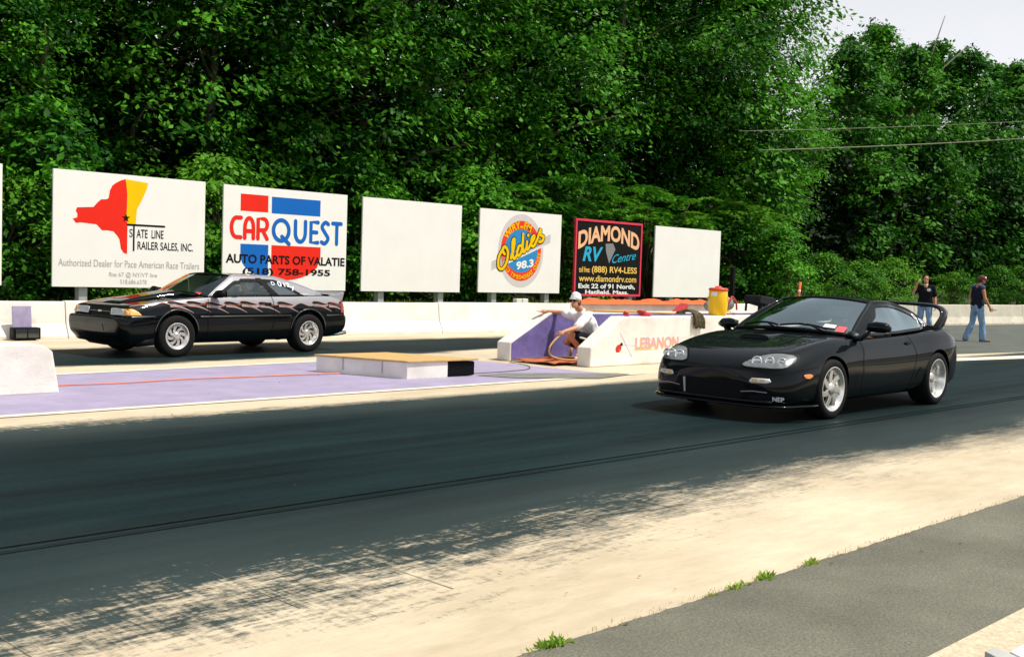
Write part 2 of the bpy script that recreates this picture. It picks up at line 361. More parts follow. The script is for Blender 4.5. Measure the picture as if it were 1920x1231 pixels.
# ---- patches that hug a curved body
def decal(bvh, polys, view, name, m, parent, off=0.004, cell=0.04, sgn=1, kind=None, thick=0.0):
    """polys in (x,z) for view 'y', (y,z) for view 'x', (x,y) for view 'z'; cast from the sgn side."""
    bm = bmesh.new()
    for pts in polys:
        vs = [bm.verts.new((a, b, 0)) for a, b in pts]
        tri = tessellate_polygon([[Vector((a, b, 0)) for a, b in pts]])
        for t in tri:
            try: bm.faces.new([vs[i] for i in t])
            except ValueError: pass
    bmesh.ops.remove_doubles(bm, verts=bm.verts[:], dist=2e-4)
    A = [v.co.x for v in bm.verts]; B = [v.co.y for v in bm.verts]
    for ax, (lo, hi) in enumerate(((min(A), max(A)), (min(B), max(B)))):
        k = math.ceil(lo/cell)*cell
        while k < hi:
            co = Vector((k, 0, 0)) if ax == 0 else Vector((0, k, 0)); no = Vector((1, 0, 0)) if ax == 0 else Vector((0, 1, 0))
            bmesh.ops.bisect_plane(bm, geom=bm.verts[:]+bm.edges[:]+bm.faces[:], dist=1e-5, plane_co=co, plane_no=no)
            k += cell
    dead = []
    for v in bm.verts:
        a, b = v.co.x, v.co.y
        if view == 'y': o, d = Vector((a, 3*sgn, b)), Vector((0, -sgn, 0))
        elif view == 'x': o, d = Vector((4*sgn, a, b)), Vector((-sgn, 0, 0))
        else: o, d = Vector((a, b, 3*sgn)), Vector((0, 0, -sgn))
        loc, nor, _, _ = bvh.ray_cast(o, d)
        if loc is None:
            q = Vector((a, 0.75*sgn, b)) if view == 'y' else Vector((1.8*sgn, a, b)) if view == 'x' else Vector((a, b, 0.9))
            loc, nor, _, dist = bvh.find_nearest(q)
            if loc is None or (view != 'y' and dist > 0.6): dead.append(v); continue
            if view == 'y' and math.hypot(loc.x-a, loc.z-b) > 0.05: dead.append(v); continue
        if nor.dot(d) > 0: nor = -nor
        v.co = loc + (nor*0.5 - d*0.5).normalized()*off
    bmesh.ops.delete(bm, geom=dead, context='VERTS')
    me = bpy.data.meshes.new(name); bmesh.ops.recalc_face_normals(bm, faces=bm.faces); bm.to_mesh(me); bm.free()
    me.polygons.foreach_set('use_smooth', [True]*len(me.polygons)); me.materials.append(m)
    o = bpy.data.objects.new(name, me); link(o, parent)
    if thick:
        md = o.modifiers.new('thick', 'SOLIDIFY'); md.thickness = thick; md.offset = 1
    return o
# ================================================================== THE SETTING
def sheet(name, pts, z, m, sub=0):
    mb = MB(); n = len(pts)
    mb.add([(x, y, z) for x, y in pts], [tuple(range(n))])
    return tag(mb.build(name, m), kind='structure')

def strip_material():
    m = bpy.data.materials.new('drag_strip'); m.use_nodes = True; t = m.node_tree; b = t.nodes['Principled BSDF']; N = t.nodes.new; L = t.links.new
    tc = N('ShaderNodeTexCoord'); sp = N('ShaderNodeSeparateXYZ'); L(tc.outputs['Object'], sp.inputs[0])
    def noi(scale, stretch, det=5, rough=0.6):
        mp = N('ShaderNodeMapping'); mp.inputs['Scale'].default_value = stretch; L(tc.outputs['Object'], mp.inputs[0])
        n = N('ShaderNodeTexNoise'); n.inputs['Scale'].default_value = scale; n.inputs['Detail'].default_value = det; n.inputs['Roughness'].default_value = rough
        L(mp.outputs[0], n.inputs['Vector']); return n.outputs['Fac']
    def mth(op, a, c, clamp=False, c3=None):
        k = N('ShaderNodeMath'); k.operation = op; k.use_clamp = clamp
        for i, v in enumerate((a, c) if c3 is None else (a, c, c3)):
            if isinstance(v, (int, float)): k.inputs[i].default_value = v
            else: L(v, k.inputs[i])
        return k.outputs[0]
    def ramp(v, a, c):      # linear 0..1 between a and c
        k = N('ShaderNodeMapRange'); k.inputs[1].default_value = a; k.inputs[2].default_value = c; k.clamp = True; L(v, k.inputs[0]); return k.outputs[0]
    x, y = sp.outputs['X'], sp.outputs['Y']
    low = noi(0.55, (0.5, 1, 1), 3)
    yy = mth('ADD', y, mth('MULTIPLY', mth('SUBTRACT', low, 0.5), 1.5))
    near = mth('MULTIPLY', ramp(mth('MULTIPLY_ADD', ramp(x, 5.5, 1.0), 0.35, c3=yy), 3.35, 5.15), ramp(y, 10.25, 9.45))
    far = mth('MULTIPLY', ramp(yy, 14.7, 15.3), ramp(yy, 18.8, 17.5))
    mk = mth('MAXIMUM', near, far)
    amp = mth('MULTIPLY_ADD', ramp(x, 9.5, 3.0), 0.75, c3=0.35)
    fine = noi(6.0, (0.45, 2.0, 1), 8, 0.75)
    tine = noi(12.0, (2.6, 0.16, 1), 4, 0.6)
    blot = noi(1.5, (0.5, 1.4, 1), 5, 0.6)
    gr = noi(26, (0.7, 1.3, 1), 5, 0.8)
    ns = mth('ADD', mth('MULTIPLY', mth('SUBTRACT', fine, 0.5), 1.5), mth('MULTIPLY', mth('SUBTRACT', tine, 0.5), 0.5))
    ns = mth('ADD', ns, mth('MULTIPLY', mth('SUBTRACT', blot, 0.5), 0.8))
    ns = mth('ADD', ns, mth('MULTIPLY', mth('SUBTRACT', gr, 0.5), 0.9))
    val = mth('ADD', mk, mth('MULTIPLY', ns, amp))
    rub = ramp(val, 0.34, 0.74)
    full = ramp(mk, 0.72, 1.0)
    rub = mth('MAXIMUM', rub, full)
    # clean concrete
    c1 = N('ShaderNodeValToRGB'); c1.color_ramp.elements[0].position = 0.3; c1.color_ramp.elements[1].position = 0.72
    c1.color_ramp.elements[0].color = (0.56, 0.475, 0.35, 1); c1.color_ramp.elements[1].color = (0.70, 0.61, 0.465, 1)
    L(noi(0.9, (0.6, 1, 1), 7, 0.65), c1.inputs[0])
    c1b = N('ShaderNodeMixRGB'); c1b.blend_type = 'MULTIPLY'; c1b.inputs[0].default_value = 1.0; L(c1.outputs[0], c1b.inputs[1])
    cs = N('ShaderNodeValToRGB'); cs.color_ramp.elements[0].position = 0.34; cs.color_ramp.elements[1].position = 0.64
    cs.color_ramp.elements[0].color = (0.68, 0.66, 0.63, 1); cs.color_ramp.elements[1].color = (1, 1, 1, 1)
    L(mth('MULTIPLY_ADD', noi(0.42, (0.8, 1.2, 1), 6, 0.6), 0.55, c3=mth('MULTIPLY', noi(5.0, (0.5, 1.6, 1), 7, 0.75), 0.45)), cs.inputs[0]); L(cs.outputs[0], c1b.inputs[2])
    # rubber laid down in streaks along the lane
    c2 = N('ShaderNodeValToRGB'); c2.color_ramp.elements[0].position = 0.36; c2.color_ramp.elements[1].position = 0.68
    c2.color_ramp.elements[0].color = (0.0012, 0.0048, 0.0057, 1); c2.color_ramp.elements[1].color = (0.0095, 0.0265, 0.0300, 1)
    spk = noi(38, (0.5, 1.2, 1), 3, 0.8)
    st = mth('MULTIPLY_ADD', noi(2.2, (0.07, 1.5, 1), 5, 0.6), 0.50, c3=mth('MULTIPLY', noi(0.55, (0.35, 1, 1), 6, 0.65), 0.50))
    L(mth('ADD', st, mth('MULTIPLY', mth('SUBTRACT', spk, 0.5), 0.30)), c2.inputs[0])
    # paler, greyer film towards the edges of the lane
    c3 = N('ShaderNodeMixRGB'); c3.inputs[2].default_value = (0.050, 0.069, 0.068, 1); L(c2.outputs[0], c3.inputs[1])
    # thickest in the middle of the lane, thinning to a grey film at both sides
    core = mth('MAXIMUM', mth('MULTIPLY', ramp(yy, 4.2, 6.1), ramp(yy, 9.9, 8.6)), mth('MULTIPLY', ramp(yy, 14.6, 15.4), ramp(yy, 18.9, 17.6)))
    fl = mth('MULTIPLY', mth('SUBTRACT', 1.0, core), mth('MULTIPLY_ADD', noi(1.6, (0.12, 1.3, 1), 4), 0.9, c3=0.25), True)
    L(fl, c3.inputs[0])
    mx = N('ShaderNodeMixRGB'); L(rub, mx.inputs[0]); L(c1b.outputs[0], mx.inputs[1]); L(c3.outputs[0], mx.inputs[2])
    L(mx.outputs[0], b.inputs['Base Color'])
    rg = N('ShaderNodeMapRange'); rg.inputs[3].default_value = 0.85; rg.inputs[4].default_value = 0.65; L(rub, rg.inputs[0]); L(rg.outputs[0], b.inputs['Roughness'])
    b.inputs['Specular IOR Level'].default_value = 0.08
    bp = N('ShaderNodeBump'); bp.inputs['Strength'].default_value = 0.25; bp.inputs['Distance'].default_value = 0.01
    L(mth('ADD', gr, tine), bp.inputs['Height']); L(bp.outputs[0], b.inputs['Normal'])
    return m

def asphalt_material(name, col, speck=0.5):
    m = mat(name, col, 0.9, 0, 0.25, bump=0.5, bscale=70, var=0.28, vscale=1.2, detail=8)
    t = m.node_tree; b = t.nodes['Principled BSDF']; base = b.inputs['Base Color'].links[0].from_socket
    tc = [n for n in t.nodes if n.type == 'TEX_COORD'][0]
    v = t.nodes.new('ShaderNodeTexNoise'); v.inputs['Scale'].default_value = 55; v.inputs['Detail'].default_value = 3; v.inputs['Roughness'].default_value = 0.8
    t.links.new(tc.outputs['Object'], v.inputs['Vector'])
    cr = t.nodes.new('ShaderNodeValToRGB'); cr.color_ramp.elements[0].position = 0.33; cr.color_ramp.elements[1].position = 0.70
    cr.color_ramp.elements[0].color = (0.45, 0.45, 0.45, 1); cr.color_ramp.elements[1].color = (1.6, 1.55, 1.4, 1)
    t.links.new(v.outputs['Fac'], cr.inputs[0])
    mx = t.nodes.new('ShaderNodeMixRGB'); mx.blend_type = 'MULTIPLY'; mx.inputs[0].default_value = speck
    t.links.new(base, mx.inputs[1]); t.links.new(cr.outputs[0], mx.inputs[2]); t.links.new(mx.outputs[0], b.inputs['Base Color'])
    return m

M['strip'] = strip_material()
M['asphalt'] = asphalt_material('asphalt', (0.155, 0.155, 0.128), 0.45)
M['asphalt_far'] = asphalt_material('asphalt_far', (0.105, 0.120, 0.110), 0.4)
M['road_paint'] = mat('road_paint', (0.66, 0.56, 0.40), 0.85, var=0.65, vscale=26, bump=0.3, bscale=60, col2=(0.40, 0.34, 0.24))
M['edge_paint'] = mat('edge_paint', (0.70, 0.64, 0.54), 0.8, var=0.25, vscale=9)
M['purple_paint'] = mat('purple_paint', (0.325, 0.285, 0.425), 0.85, var=0.16, vscale=2.2, bump=0.15, bscale=60)
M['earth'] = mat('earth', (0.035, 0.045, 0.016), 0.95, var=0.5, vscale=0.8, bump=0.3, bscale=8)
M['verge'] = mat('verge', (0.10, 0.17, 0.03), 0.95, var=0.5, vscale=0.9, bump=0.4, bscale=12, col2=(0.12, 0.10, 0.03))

# ground reaching the horizon, then the paved strips on top of it
sheet('ground', [(-900, -900), (1500, -900), (1500, 1500), (-900, 1500)], -0.03, M['earth'])
sheet('drag_strip', [(-60, 2.935), (200, 2.935), (200, 19.3), (-60, 22.9)], 0.0, M['strip'])
_r = random.Random(31)
sheet('asphalt_apron', [(-60, -12), (200, -12), (200, 2.94)]+[(16-0.05*i, 2.958+0.012*noise.noise(Vector((0.05*i*2.3, 0, 0)))+_r.uniform(-0.007, 0.007)) for i in range(300)]+[(-60, 2.955)], 0.002, M['asphalt'])
sheet('edge_line', [(-60, 1.55), (200, 1.55), (200, 1.885), (-60, 1.885)], 0.006, M['road_paint'])
sheet('staging_asphalt', [(20.5, 10.8), (27, 9.9), (200, 9.9), (200, 18.4), (46, 17.1), (33, 18.2), (27, 16.8), (24, 15.2)], 0.004, M['asphalt_far'])
sheet('lane_edge_strip', [(16.2, 10.25), (24.2, 8.95), (40, 6.6), (40, 7.3), (24.6, 9.45), (16.2, 10.65)], 0.008, M['edge_paint'])
sheet('purple_island', [(-60, 10.62), (13.1, 10.62), (12.75, 13.7), (10.6, 14.25), (6.0, 13.95), (-60, 13.95)], 0.004, M['purple_paint'])
sheet('island_line', [(-60, 10.47), (13.7, 10.47), (13.1, 10.62), (-60, 10.62)], 0.008, M['edge_paint'])
sheet('island_line_far', [(-60, 13.95), (6.0, 13.95), (10.6, 14.25), (12.75, 13.7), (12.9, 13.85), (10.6, 14.42), (6.0, 14.12), (-60, 14.12)], 0.008, M['edge_paint'])
sheet('crossing_patch', [(10.95, 11.45), (11.6, 11.5), (13.2, 10.72), (13.25, 10.5), (12.3, 10.3), (11.2, 10.9)], 0.012, mat('patch_grey', (0.19, 0.19, 0.175), 0.85, var=0.3, vscale=3))
# saw joints across the lane and the pair of tyre lines down it
mb = MB()
for x, y0, y1 in ((1.70, 3.7, 4.5), (2.81, 4.0, 4.75), (3.53, 3.8, 4.35)):
    mb.add([(x-0.003, y0, 0.003), (x+0.004, y0, 0.003), (x+0.001, y1, 0.003), (x-0.001, y1, 0.003)], [(0, 1, 2, 3)])
tag(mb.build('pavement_joint', mat('joint', (0.18, 0.16, 0.12), 0.9, var=0.5, vscale=9)), kind='structure')
mb = MB(); rnd = random.Random(5)
for y, w in ((5.78, 0.010), (5.66, 0.006), (5.70, 0.003)):
    xs = [-2+0.8*i for i in range(60)]
    L_ = [(x, y+w+0.010*math.sin(x*0.7+y), 0.004) for x in xs]; R_ = [(x, y-w+0.010*math.sin(x*0.7+y), 0.004) for x in xs]
    mb.add(L_+R_, [(i, i+1, 60+i+1, 60+i) for i in range(59)])
tag(mb.build('tyre_marks', mat('tyre_mark', (0.003, 0.006, 0.0065), 0.9, spec=0.03, var=0.5, vscale=1.5, stretch=(0.3, 4, 1))), kind='structure')

# verge behind the barrier and the wooded hill beyond
def terrain():
    mb = MB(); xs = np.linspace(-40, 240, 71); ys = np.concatenate([np.linspace(16.9, 30, 12), np.linspace(32, 130, 26)])
    rnd = random.Random(2)
    def z(x, y):
        # the barrier runs slightly towards the lane on the right
        d = y - (20.6 - 0.0747*(x-7.7))
        h = max(0, min(d*0.06, 0.30)) + max(0.0, y-29)*0.36*(1.0-0.45*min(1, max(0, (x-45)/60)))
        h = min(h, 16)
        return -0.02 + h + 0.25*noise.noise(Vector((x*0.12, y*0.12, 0)))*min(1, max(0, (d-1)/3))
    vs = [(x, y, z(x, y)) for y in ys for x in xs]; n = len(xs)
    fs = [(j*n+i, j*n+i+1, (j+1)*n+i+1, (j+1)*n+i) for j in range(len(ys)-1) for i in range(n-1)]
    mb.add(vs, fs); return mb, z
mb, terr_z = terrain()
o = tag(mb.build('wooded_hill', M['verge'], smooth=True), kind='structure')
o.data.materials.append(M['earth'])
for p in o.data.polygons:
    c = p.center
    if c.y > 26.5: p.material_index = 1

# ================================================================== barrier segments
BAR_A = math.atan2(-2.9, 38.8)
seg_labels = ['white concrete barrier segment at the far left edge of the strip', 'white barrier segment carrying the lilac panel and the black floodlight',
 'white barrier segment behind the black coupe\'s nose', 'white barrier segment behind the black coupe\'s rear wheel',
 'white barrier segment right of the black coupe, below the first blank billboard', 'white barrier segment behind the crouching man in the white cap',
 'white barrier segment topped with crumpled orange netting', 'bare concrete barrier segment behind the yellow drinks cooler', 'bare concrete barrier segment behind the roof of the black sports car',
 'bare concrete barrier segment behind the man in the black T-shirt', 'bare concrete barrier segment behind the man in the blue jeans and sleeveless shirt',
 'bare concrete barrier segment at the right edge of the photo', 'bare concrete barrier segment beyond the right edge']
for i in range(13):
    x0 = 0.30+4.3*i; y0 = 20.2-0.0747*(x0-7.7); h = 0.665+0.014*i; k = h/0.81; L_ = 4.3/math.cos(BAR_A)-0.014
    prof = [(0.0, 0.0), (0.0, 0.08*k), (0.13, 0.34*k), (0.19, h-0.02), (0.21, h), (0.37, h), (0.39, h-0.02), (0.45, 0.34*k), (0.58, 0.08*k), (0.58, 0.0)]
    mb = MB(); mb.prism([(a, b) for a, b in prof], 0, L_, axis='x')
    o = mb.build('concrete_barrier', M['white_wall'] if i < 7 else M['concrete_barrier'], bevel=0.012)
    o.location = (x0, y0, -0.004); o.rotation_euler = (0, 0, BAR_A)
    tag(o, seg_labels[i], 'barrier', 'concrete barrier segments along the far side')

# lilac painted panel on the barrier with a black floodlight below it
p0 = at(22, 570, 20.15); p1 = at(57, 612, 20.15)
t = thing('floodlight', 'black box floodlight on the ground against the white barrier', 'floodlight', (at(45, 632, 20.05).x, 20.0, 0.0))
mb = MB(); mb.box(-0.24, 0.24, -0.10, 0.10, 0.02, 0.23); mb.build('housing', M['black_trim'], t, bevel=0.02)
mb = MB(); mb.box(-0.20, -0.01, -0.112, -0.10, 0.05, 0.20); mb.box(0.01, 0.20, -0.112, -0.10, 0.05, 0.20); mb.build('lens', mat('lamp_glass', (0.03, 0.035, 0.04), 0.08, coat=1.0, var=0.2), t, bevel=0.004)
mb = MB(); mb.box(-0.16, 0.16, -0.08, 0.08, 0.0, 0.02); mb.build('foot', M['black_trim'], t)
mb = MB(); mb.box(p0.x, p1.x, -0.012, 0.012, 0.23, p0.z-0.03)
o = mb.build('lilac_board', mat('lilac_board', (0.32, 0.28, 0.44), 0.7, var=0.2, vscale=6), None)
o.location = (0, 20.08, 0); o.rotation_euler = (R(-6), 0, 0); tag(o, 'small lilac board leaning on the white barrier above the floodlight', 'board')

# ================================================================== billboards
YB = 24.0
def cropper(x0, y0, s): return lambda cx, cy: (x0+cx*s, y0+cy*s)
C3 = cropper(0, 300, 680/1920); C4 = cropper(660, 340, 0.375)
def W3(c, p):                # crop point -> (X, Z) in the billboard plane
    q = at(*c(*p), YB); return (q.x, q.z)
def billboard(label, x0, x1, z0, z1, post_px, art=None, frame=None, panel='white_panel', trim=None):
    t = thing('billboard', label, 'billboard', ((x0+x1)/2, YB, 0), group='roadside billboards behind the barrier')
    mb = MB(); mb.box(x0, x1, YB, YB+0.05, z0, z1); mb.build('panel', M[panel], t, world=True, bevel=0.004)
    if frame:
        mb = MB(); w = 0.05
        mb.box(x0-0.02, x1+0.02, YB-0.02, YB+0.055, z1-w, z1+0.02); mb.box(x0-0.02, x1+0.02, YB-0.02, YB+0.055, z0-0.02, z0+w)
        mb.box(x0-0.02, x0+w, YB-0.021, YB+0.055, z0+w, z1-w); mb.box(x1-w, x1+0.02, YB-0.021, YB+0.055, z0+w, z1-w)
        mb.build('frame', M[frame], t, world=True)
    mb = MB()
    for zz in (z0+0.25, (z0+z1)/2, z1-0.25): mb.box(x0+0.05, x1-0.05, YB+0.052, YB+0.10, zz-0.05, zz+0.05)
    mb.build('batten', M['steel_post'], t, world=True)
    for px in post_px:
        xx = at(px, 552, YB+0.2).x
        mb = MB(); mb.box(xx-0.10, xx+0.10, YB+0.102, YB+0.30, 0.0, z1-0.2); mb.build('post', M['steel_post'], t, world=True, bevel=0.01)
    if art: art(t)
    return t
def lay(dz): return lambda x, z: (x, YB-0.0015-dz*0.0012, z)

def art_trailers(t):
    P3 = lambda pts: [W3(C3, p) for p in pts]
    red = [(663,101),(640,108),(615,120),(595,135),(582,160),(575,200),(565,207),(535,208),(515,225),(495,248),(407,250),(401,268),(410,285),(408,303),(385,310),(402,333),(425,330),(510,340),(540,372),(565,372),(600,378),(620,400),(632,420),(640,470),(655,492),(673,497),(675,340),(668,300),(672,250),(674,180),(668,120)]
    yel = [(663,101),(785,123),(775,160),(745,225),(725,260),(718,340),(675,338),(668,300),(672,250),(674,180),(668,120)]
    mb = MB(); poly_in(mb, P3(red), lay(0)); mb.build('red_state_map', M['sign_red'], t, world=True)
    mb = MB(); poly_in(mb, P3(yel), lay(1)); mb.build('yellow_state_map', M['sign_yellow'], t, world=True)
    mb = MB(); cx, cz = W3(C3, (667, 307)); r = abs(W3(C3, (690, 307))[0]-cx)
    poly_in(mb, [(cx+(r if k % 2 == 0 else r*0.4)*math.sin(k*math.pi/5), cz+(r if k % 2 == 0 else r*0.4)*math.cos(k*math.pi/5)) for k in range(10)], lay(3))
    a = W3(C3, (675, 342)); b = W3(C3, (870, 352)); ribbon(mb, [a, (b[0], a[1])], 0.045, lay(2))
    a = W3(C3, (709, 345)); b = W3(C3, (709, 478)); ribbon(mb, [a, (a[0], b[1])], 0.04, lay(2))
    def line(s, xl, xr, yt, yb, bold=0.0, shear=0.0, sp=1.0):
        x0, z1 = W3(C3, (xl, yt)); _, z0 = W3(C3, (xl, yb)); x1, _ = W3(C3, (xr, yt)); text_in(mb, s, x0, x1, z0, z1, lay(2), bold, shear, space=sp)
    line('S', 685, 702, 364, 408); line('ATE  LINE', 723, 866, 366, 411, 0.012); line('RAILER SALES, INC.', 728, 1022, 430, 480, 0.012)
    mb.build('black_lettering', M['sign_black'], t, world=True)
    for a in (('Authorized Dealer for Pace American Race Trailers', 308, 1055, 520, 559), ('Rte 67 @ NY/VT line', 578, 832, 592, 622), ('518.686.6378', 636, 776, 632, 655)):
        mb = MB(); line(*a); mb.build('grey_lettering', M['sign_grey'], t, world=True)
def art_parts(t):
    def rect(mb, xl, xr, yt, yb, k=0):
        x0, z1 = W3(C3, (xl, yt)); _, z0 = W3(C3, (xl, yb)); x1, _ = W3(C3, (xr, yt)); poly_in(mb, [(x0, z0), (x1, z0), (x1, z1), (x0, z1)], lay(k)); return x0, x1, z0, z1
    mbr, mbb, mbk = MB(), MB(), MB()
    rect(mbr, 1275, 1422, 177, 268); rect(mbb, 1440, 1698, 194, 282)
    # lower blocks end in one big round bowl
    xb0, zt = W3(C3, (1273, 438)); xb1, _ = W3(C3, (1421, 438)); xr0, _ = W3(C3, (1437, 447)); xr1, _ = W3(C3, (1698, 447))
    _, zm = W3(C3, (1273, 505)); cx = (xb0+xr1)/2; rx = (xr1-xb0)/2; rz = 0.95
    def bowl(x): return zm - rz*math.sqrt(max(0, 1-((x-cx)/rx)**2))*0.62
    for mb, a, b in ((mbb, xb0, xb1), (mbr, xr0, xr1)):
        xs = [a+(b-a)*i/14 for i in range(15)]; poly_in(mb, [(a, zt-0.02), (b, zt-0.02)]+[(x, bowl(x)) for x in reversed(xs)], lay(0))
    def glyph(mb, strokes, w, x0, x1, z0, z1, k=1):
        for st in strokes: ribbon(mb, [(x0+(x1-x0)*a, z0+(z1-z0)*b) for a, b in st], w, lay(k))
    arc = lambda cx, cy, rx, ry, a0, a1, n=14: [(cx+rx*math.cos(R(a0+(a1-a0)*i/n)), cy+ry*math.sin(R(a0+(a1-a0)*i/n))) for i in range(n+1)]
    x0, z1 = W3(C3, (1214, 292)); _, z0 = W3(C3, (1214, 414)); xe, _ = W3(C3, (1420, 292)); w = (xe-x0); h = z1-z0; sw = 0.105
    e = 0.05
    glyph(mbr, [[(0.95, 0.93)]+arc(0.55, 0.5, 0.5, 0.43, 80, 280)+[(0.95, 0.07)]], sw, x0+e, x0+w*0.31, z0, z1)
    glyph(mbr, [[(0.0, 0.05), (0.0, 0.5)]+arc(0.5, 0.5, 0.5, 0.43, 180, 0)+[(1.0, 0.05)], [(0.0, 0.36), (1.0, 0.36)]], sw, x0+w*0.40, x0+w*0.62, z0, z1)
    glyph(mbr, [[(0.0, 0.05), (0.0, 0.93), (0.6, 0.93)]+arc(0.6, 0.68, 0.4, 0.25, 90, -90)+[(0.0, 0.43)], [(0.5, 0.43), (1.0, 0.05)]], sw, x0+w*0.74, x0+w*0.98, z0, z1)
    x0, z1 = W3(C3, (1440, 306)); _, z0 = W3(C3, (1440, 434)); xe, _ = W3(C3, (1812, 306)); w = xe-x0
    glyph(mbb, [arc(0.5, 0.5, 0.5, 0.43, 0, 360, 24), [(0.55, 0.25), (1.02, -0.05)]], sw, x0+e, x0+w*0.235, z0, z1)
    glyph(mbb, [[(0.0, 0.93), (0.0, 0.45)]+arc(0.5, 0.45, 0.5, 0.38, 180, 360)+[(1.0, 0.93)]], sw, x0+w*0.325, x0+w*0.465, z0, z1)
    glyph(mbb, [[(1, 0.93), (0.0, 0.93), (0.0, 0.07), (1, 0.07)], [(0.0, 0.5), (0.85, 0.5)]], sw, x0+w*0.545, x0+w*0.645, z0, z1)
    glyph(mbb, [smooth_path([(0.95, 0.88), (0.5, 0.95), (0.05, 0.75), (0.5, 0.5), (0.95, 0.26), (0.5, 0.05), (0.0, 0.10)], 5)], sw, x0+w*0.70, x0+w*0.80, z0, z1)
    glyph(mbb, [[(0.0, 0.93), (1, 0.93)], [(0.5, 0.9), (0.5, 0.05)]], sw, x0+w*0.86, x0+w*0.985, z0, z1)
    def line(s, xl, xr, yt, yb, bold, shear=0.0):
        x0, z1 = W3(C3, (xl, yt)); _, z0 = W3(C3, (xl, yb)); x1, _ = W3(C3, (xr, yt)); text_in(mbk, s, x0, x1, z0, z1, lay(3), bold, shear)
    line('AUTO PARTS OF VALATIE', 1195, 1825, 494, 543, 0.03); line('(518) 758-1955', 1284, 1748, 568, 614, 0.03)
    mbr.build('red_lettering', M['sign_red'], t, world=True); mbb.build('blue_lettering', M['sign_blue'], t, world=True); mbk.build('black_lettering', M['sign_black'], t, world=True)
def art_radio(t):
    xl, z1 = W3(C4, (748, 192)); xr, _ = W3(C4, (950, 192)); zc1 = W3(C4, (848, 197))[1]; zc0 = W3(C4, (848, 498))[1]
    cx = (xl+xr)/2; cz = (zc1+zc0)/2; rx = (xr-xl)/2; rz = (zc1-zc0)/2
    def el(name, m, kx, kz, k):
        mb = MB(); poly_in(mb, ellipse(cx, cz, rx*kx, rz*kz), lay(k)); mb.build(name, M[m], t, world=True)
    el('pale_halo', 'pale_grey', 1.12, 1.22, 0); el('red_ring', 'ring_red', 1.0, 1.0, 1); el('blue_disc', 'sky_blue', 0.82, 0.72, 2)
    mb = MB()
    def arc_text(s, a0, a1, kx, kz, hh, flip=False, bold=0.02):
        n = len(s); mb_ = mb
        for i, ch in enumerate(s):
            if ch == ' ': continue
            a = R(a0+(a1-a0)*(i+0.5)/n); vs, fs = text_flat(ch, bold); lo = vs.min(0); hi = vs.max(0); sc = hh/max(0.5, hi[1]-min(lo[1], 0))
            px, pz = cx+rx*kx*math.cos(a), cz+rz*kz*math.sin(a); th = a-math.pi/2 if not flip else a+math.pi/2; mid = (lo[0]+hi[0])/2
            out = []
            for u, w in vs:
                uu, ww = (u-mid)*sc, (w-0.35)*sc; out.append(lay(3)(px+uu*math.cos(th)-ww*math.sin(th), pz+uu*math.sin(th)+ww*math.cos(th)))
            mb.add(out, fs)
    arc_text('WTRY-FM', 146, 60, 0.9, 0.86, 0.22); mb.build('yellow_lettering', M['sign_yellow'], t, world=True); mb = MB(); arc_text('GOOD TIMES\u2022GREAT OLDIES', 205, 358, 0.91, 0.87, 0.13, True)
    mb.build('yellow_lettering', M['sign_yellow'], t, world=True)
    # pale speed bars behind the script, then the slanted script itself
    mb = MB(); a = W3(C4, (697, 430)); b = W3(C4, (992, 282))
    for k in range(6):
        d = (k-2.5)*0.045; ribbon(mb, [(a[0], a[1]+d+0.05), (b[0], b[1]+d-0.02)], 0.016, lay(3))
    mb.build('speed_bars', M['sign_grey'], t, world=True)
    mb = MB(); a = W3(C4, (760, 420)); b = W3(C4, (955, 330)); poly_in(mb, [(a[0], a[1]), (b[0], b[1]+0.02), (b[0], b[1]+0.11), (a[0], a[1]+0.11)], lay(3)); mb.build('white_band', M['sign_white'], t, world=True)
    O = W3(C4, (728, 452)); E_ = W3(C4, (966, 290)); L_ = math.hypot(E_[0]-O[0], E_[1]-O[1]); ux, uz = (E_[0]-O[0])/L_, (E_[1]-O[1])/L_
    def sp(pts): return smooth_path(pts, 6)
    script = [sp([(0.14, 0.30), (0.05, 0.22), (0.02, 0.08), (0.08, 0.0), (0.17, 0.06), (0.21, 0.20), (0.17, 0.31), (0.12, 0.28), (0.15, 0.20)]),
              sp([(0.25, 0.07), (0.33, 0.22), (0.35, 0.33), (0.31, 0.30), (0.29, 0.10), (0.31, 0.03), (0.36, 0.06)]),
              sp([(0.47, 0.15), (0.41, 0.17), (0.37, 0.08), (0.40, 0.03), (0.46, 0.09), (0.52, 0.33), (0.48, 0.12), (0.49, 0.03), (0.54, 0.07)]),
              sp([(0.57, 0.16), (0.55, 0.07), (0.57, 0.03), (0.62, 0.08)]), [(0.60, 0.24), (0.605, 0.25)],
              sp([(0.62, 0.08), (0.70, 0.13), (0.71, 0.18), (0.66, 0.16), (0.64, 0.07), (0.68, 0.02), (0.76, 0.09)]),
              sp([(0.76, 0.09), (0.84, 0.21), (0.83, 0.12), (0.88, 0.06), (0.85, 0.01), (0.79, 0.03)])]
    def pt(a, b): a *= 1.1; return (O[0]+ux*a*L_-uz*b*L_*0.35, O[1]+uz*a*L_+b*L_*0.80)
    mk, my = MB(), MB()
    for st in script:
        q = [pt(a, b) for a, b in st]; ribbon(mk, q, 0.155, lay(4)); ribbon(my, q, 0.095, lay(7))
    mk.build('script_outline', M['sign_black'], t, world=True); my.build('script', M['sign_yellow'], t, world=True)
    mb = MB(); a = W3(C4, (820, 440)); b = W3(C4, (908, 375)); vs, fs = text_flat('98.3', 0.04); lo, hi = vs.min(0), vs.max(0); out = []
    for u, w in vs:
        q = (u-lo[0])/(hi[0]-lo[0]); r = (w-lo[1])/(hi[1]-lo[1]); out.append(lay(5)(a[0]+(b[0]-a[0])*q, a[1]-0.02+0.25*r+0.12*q))
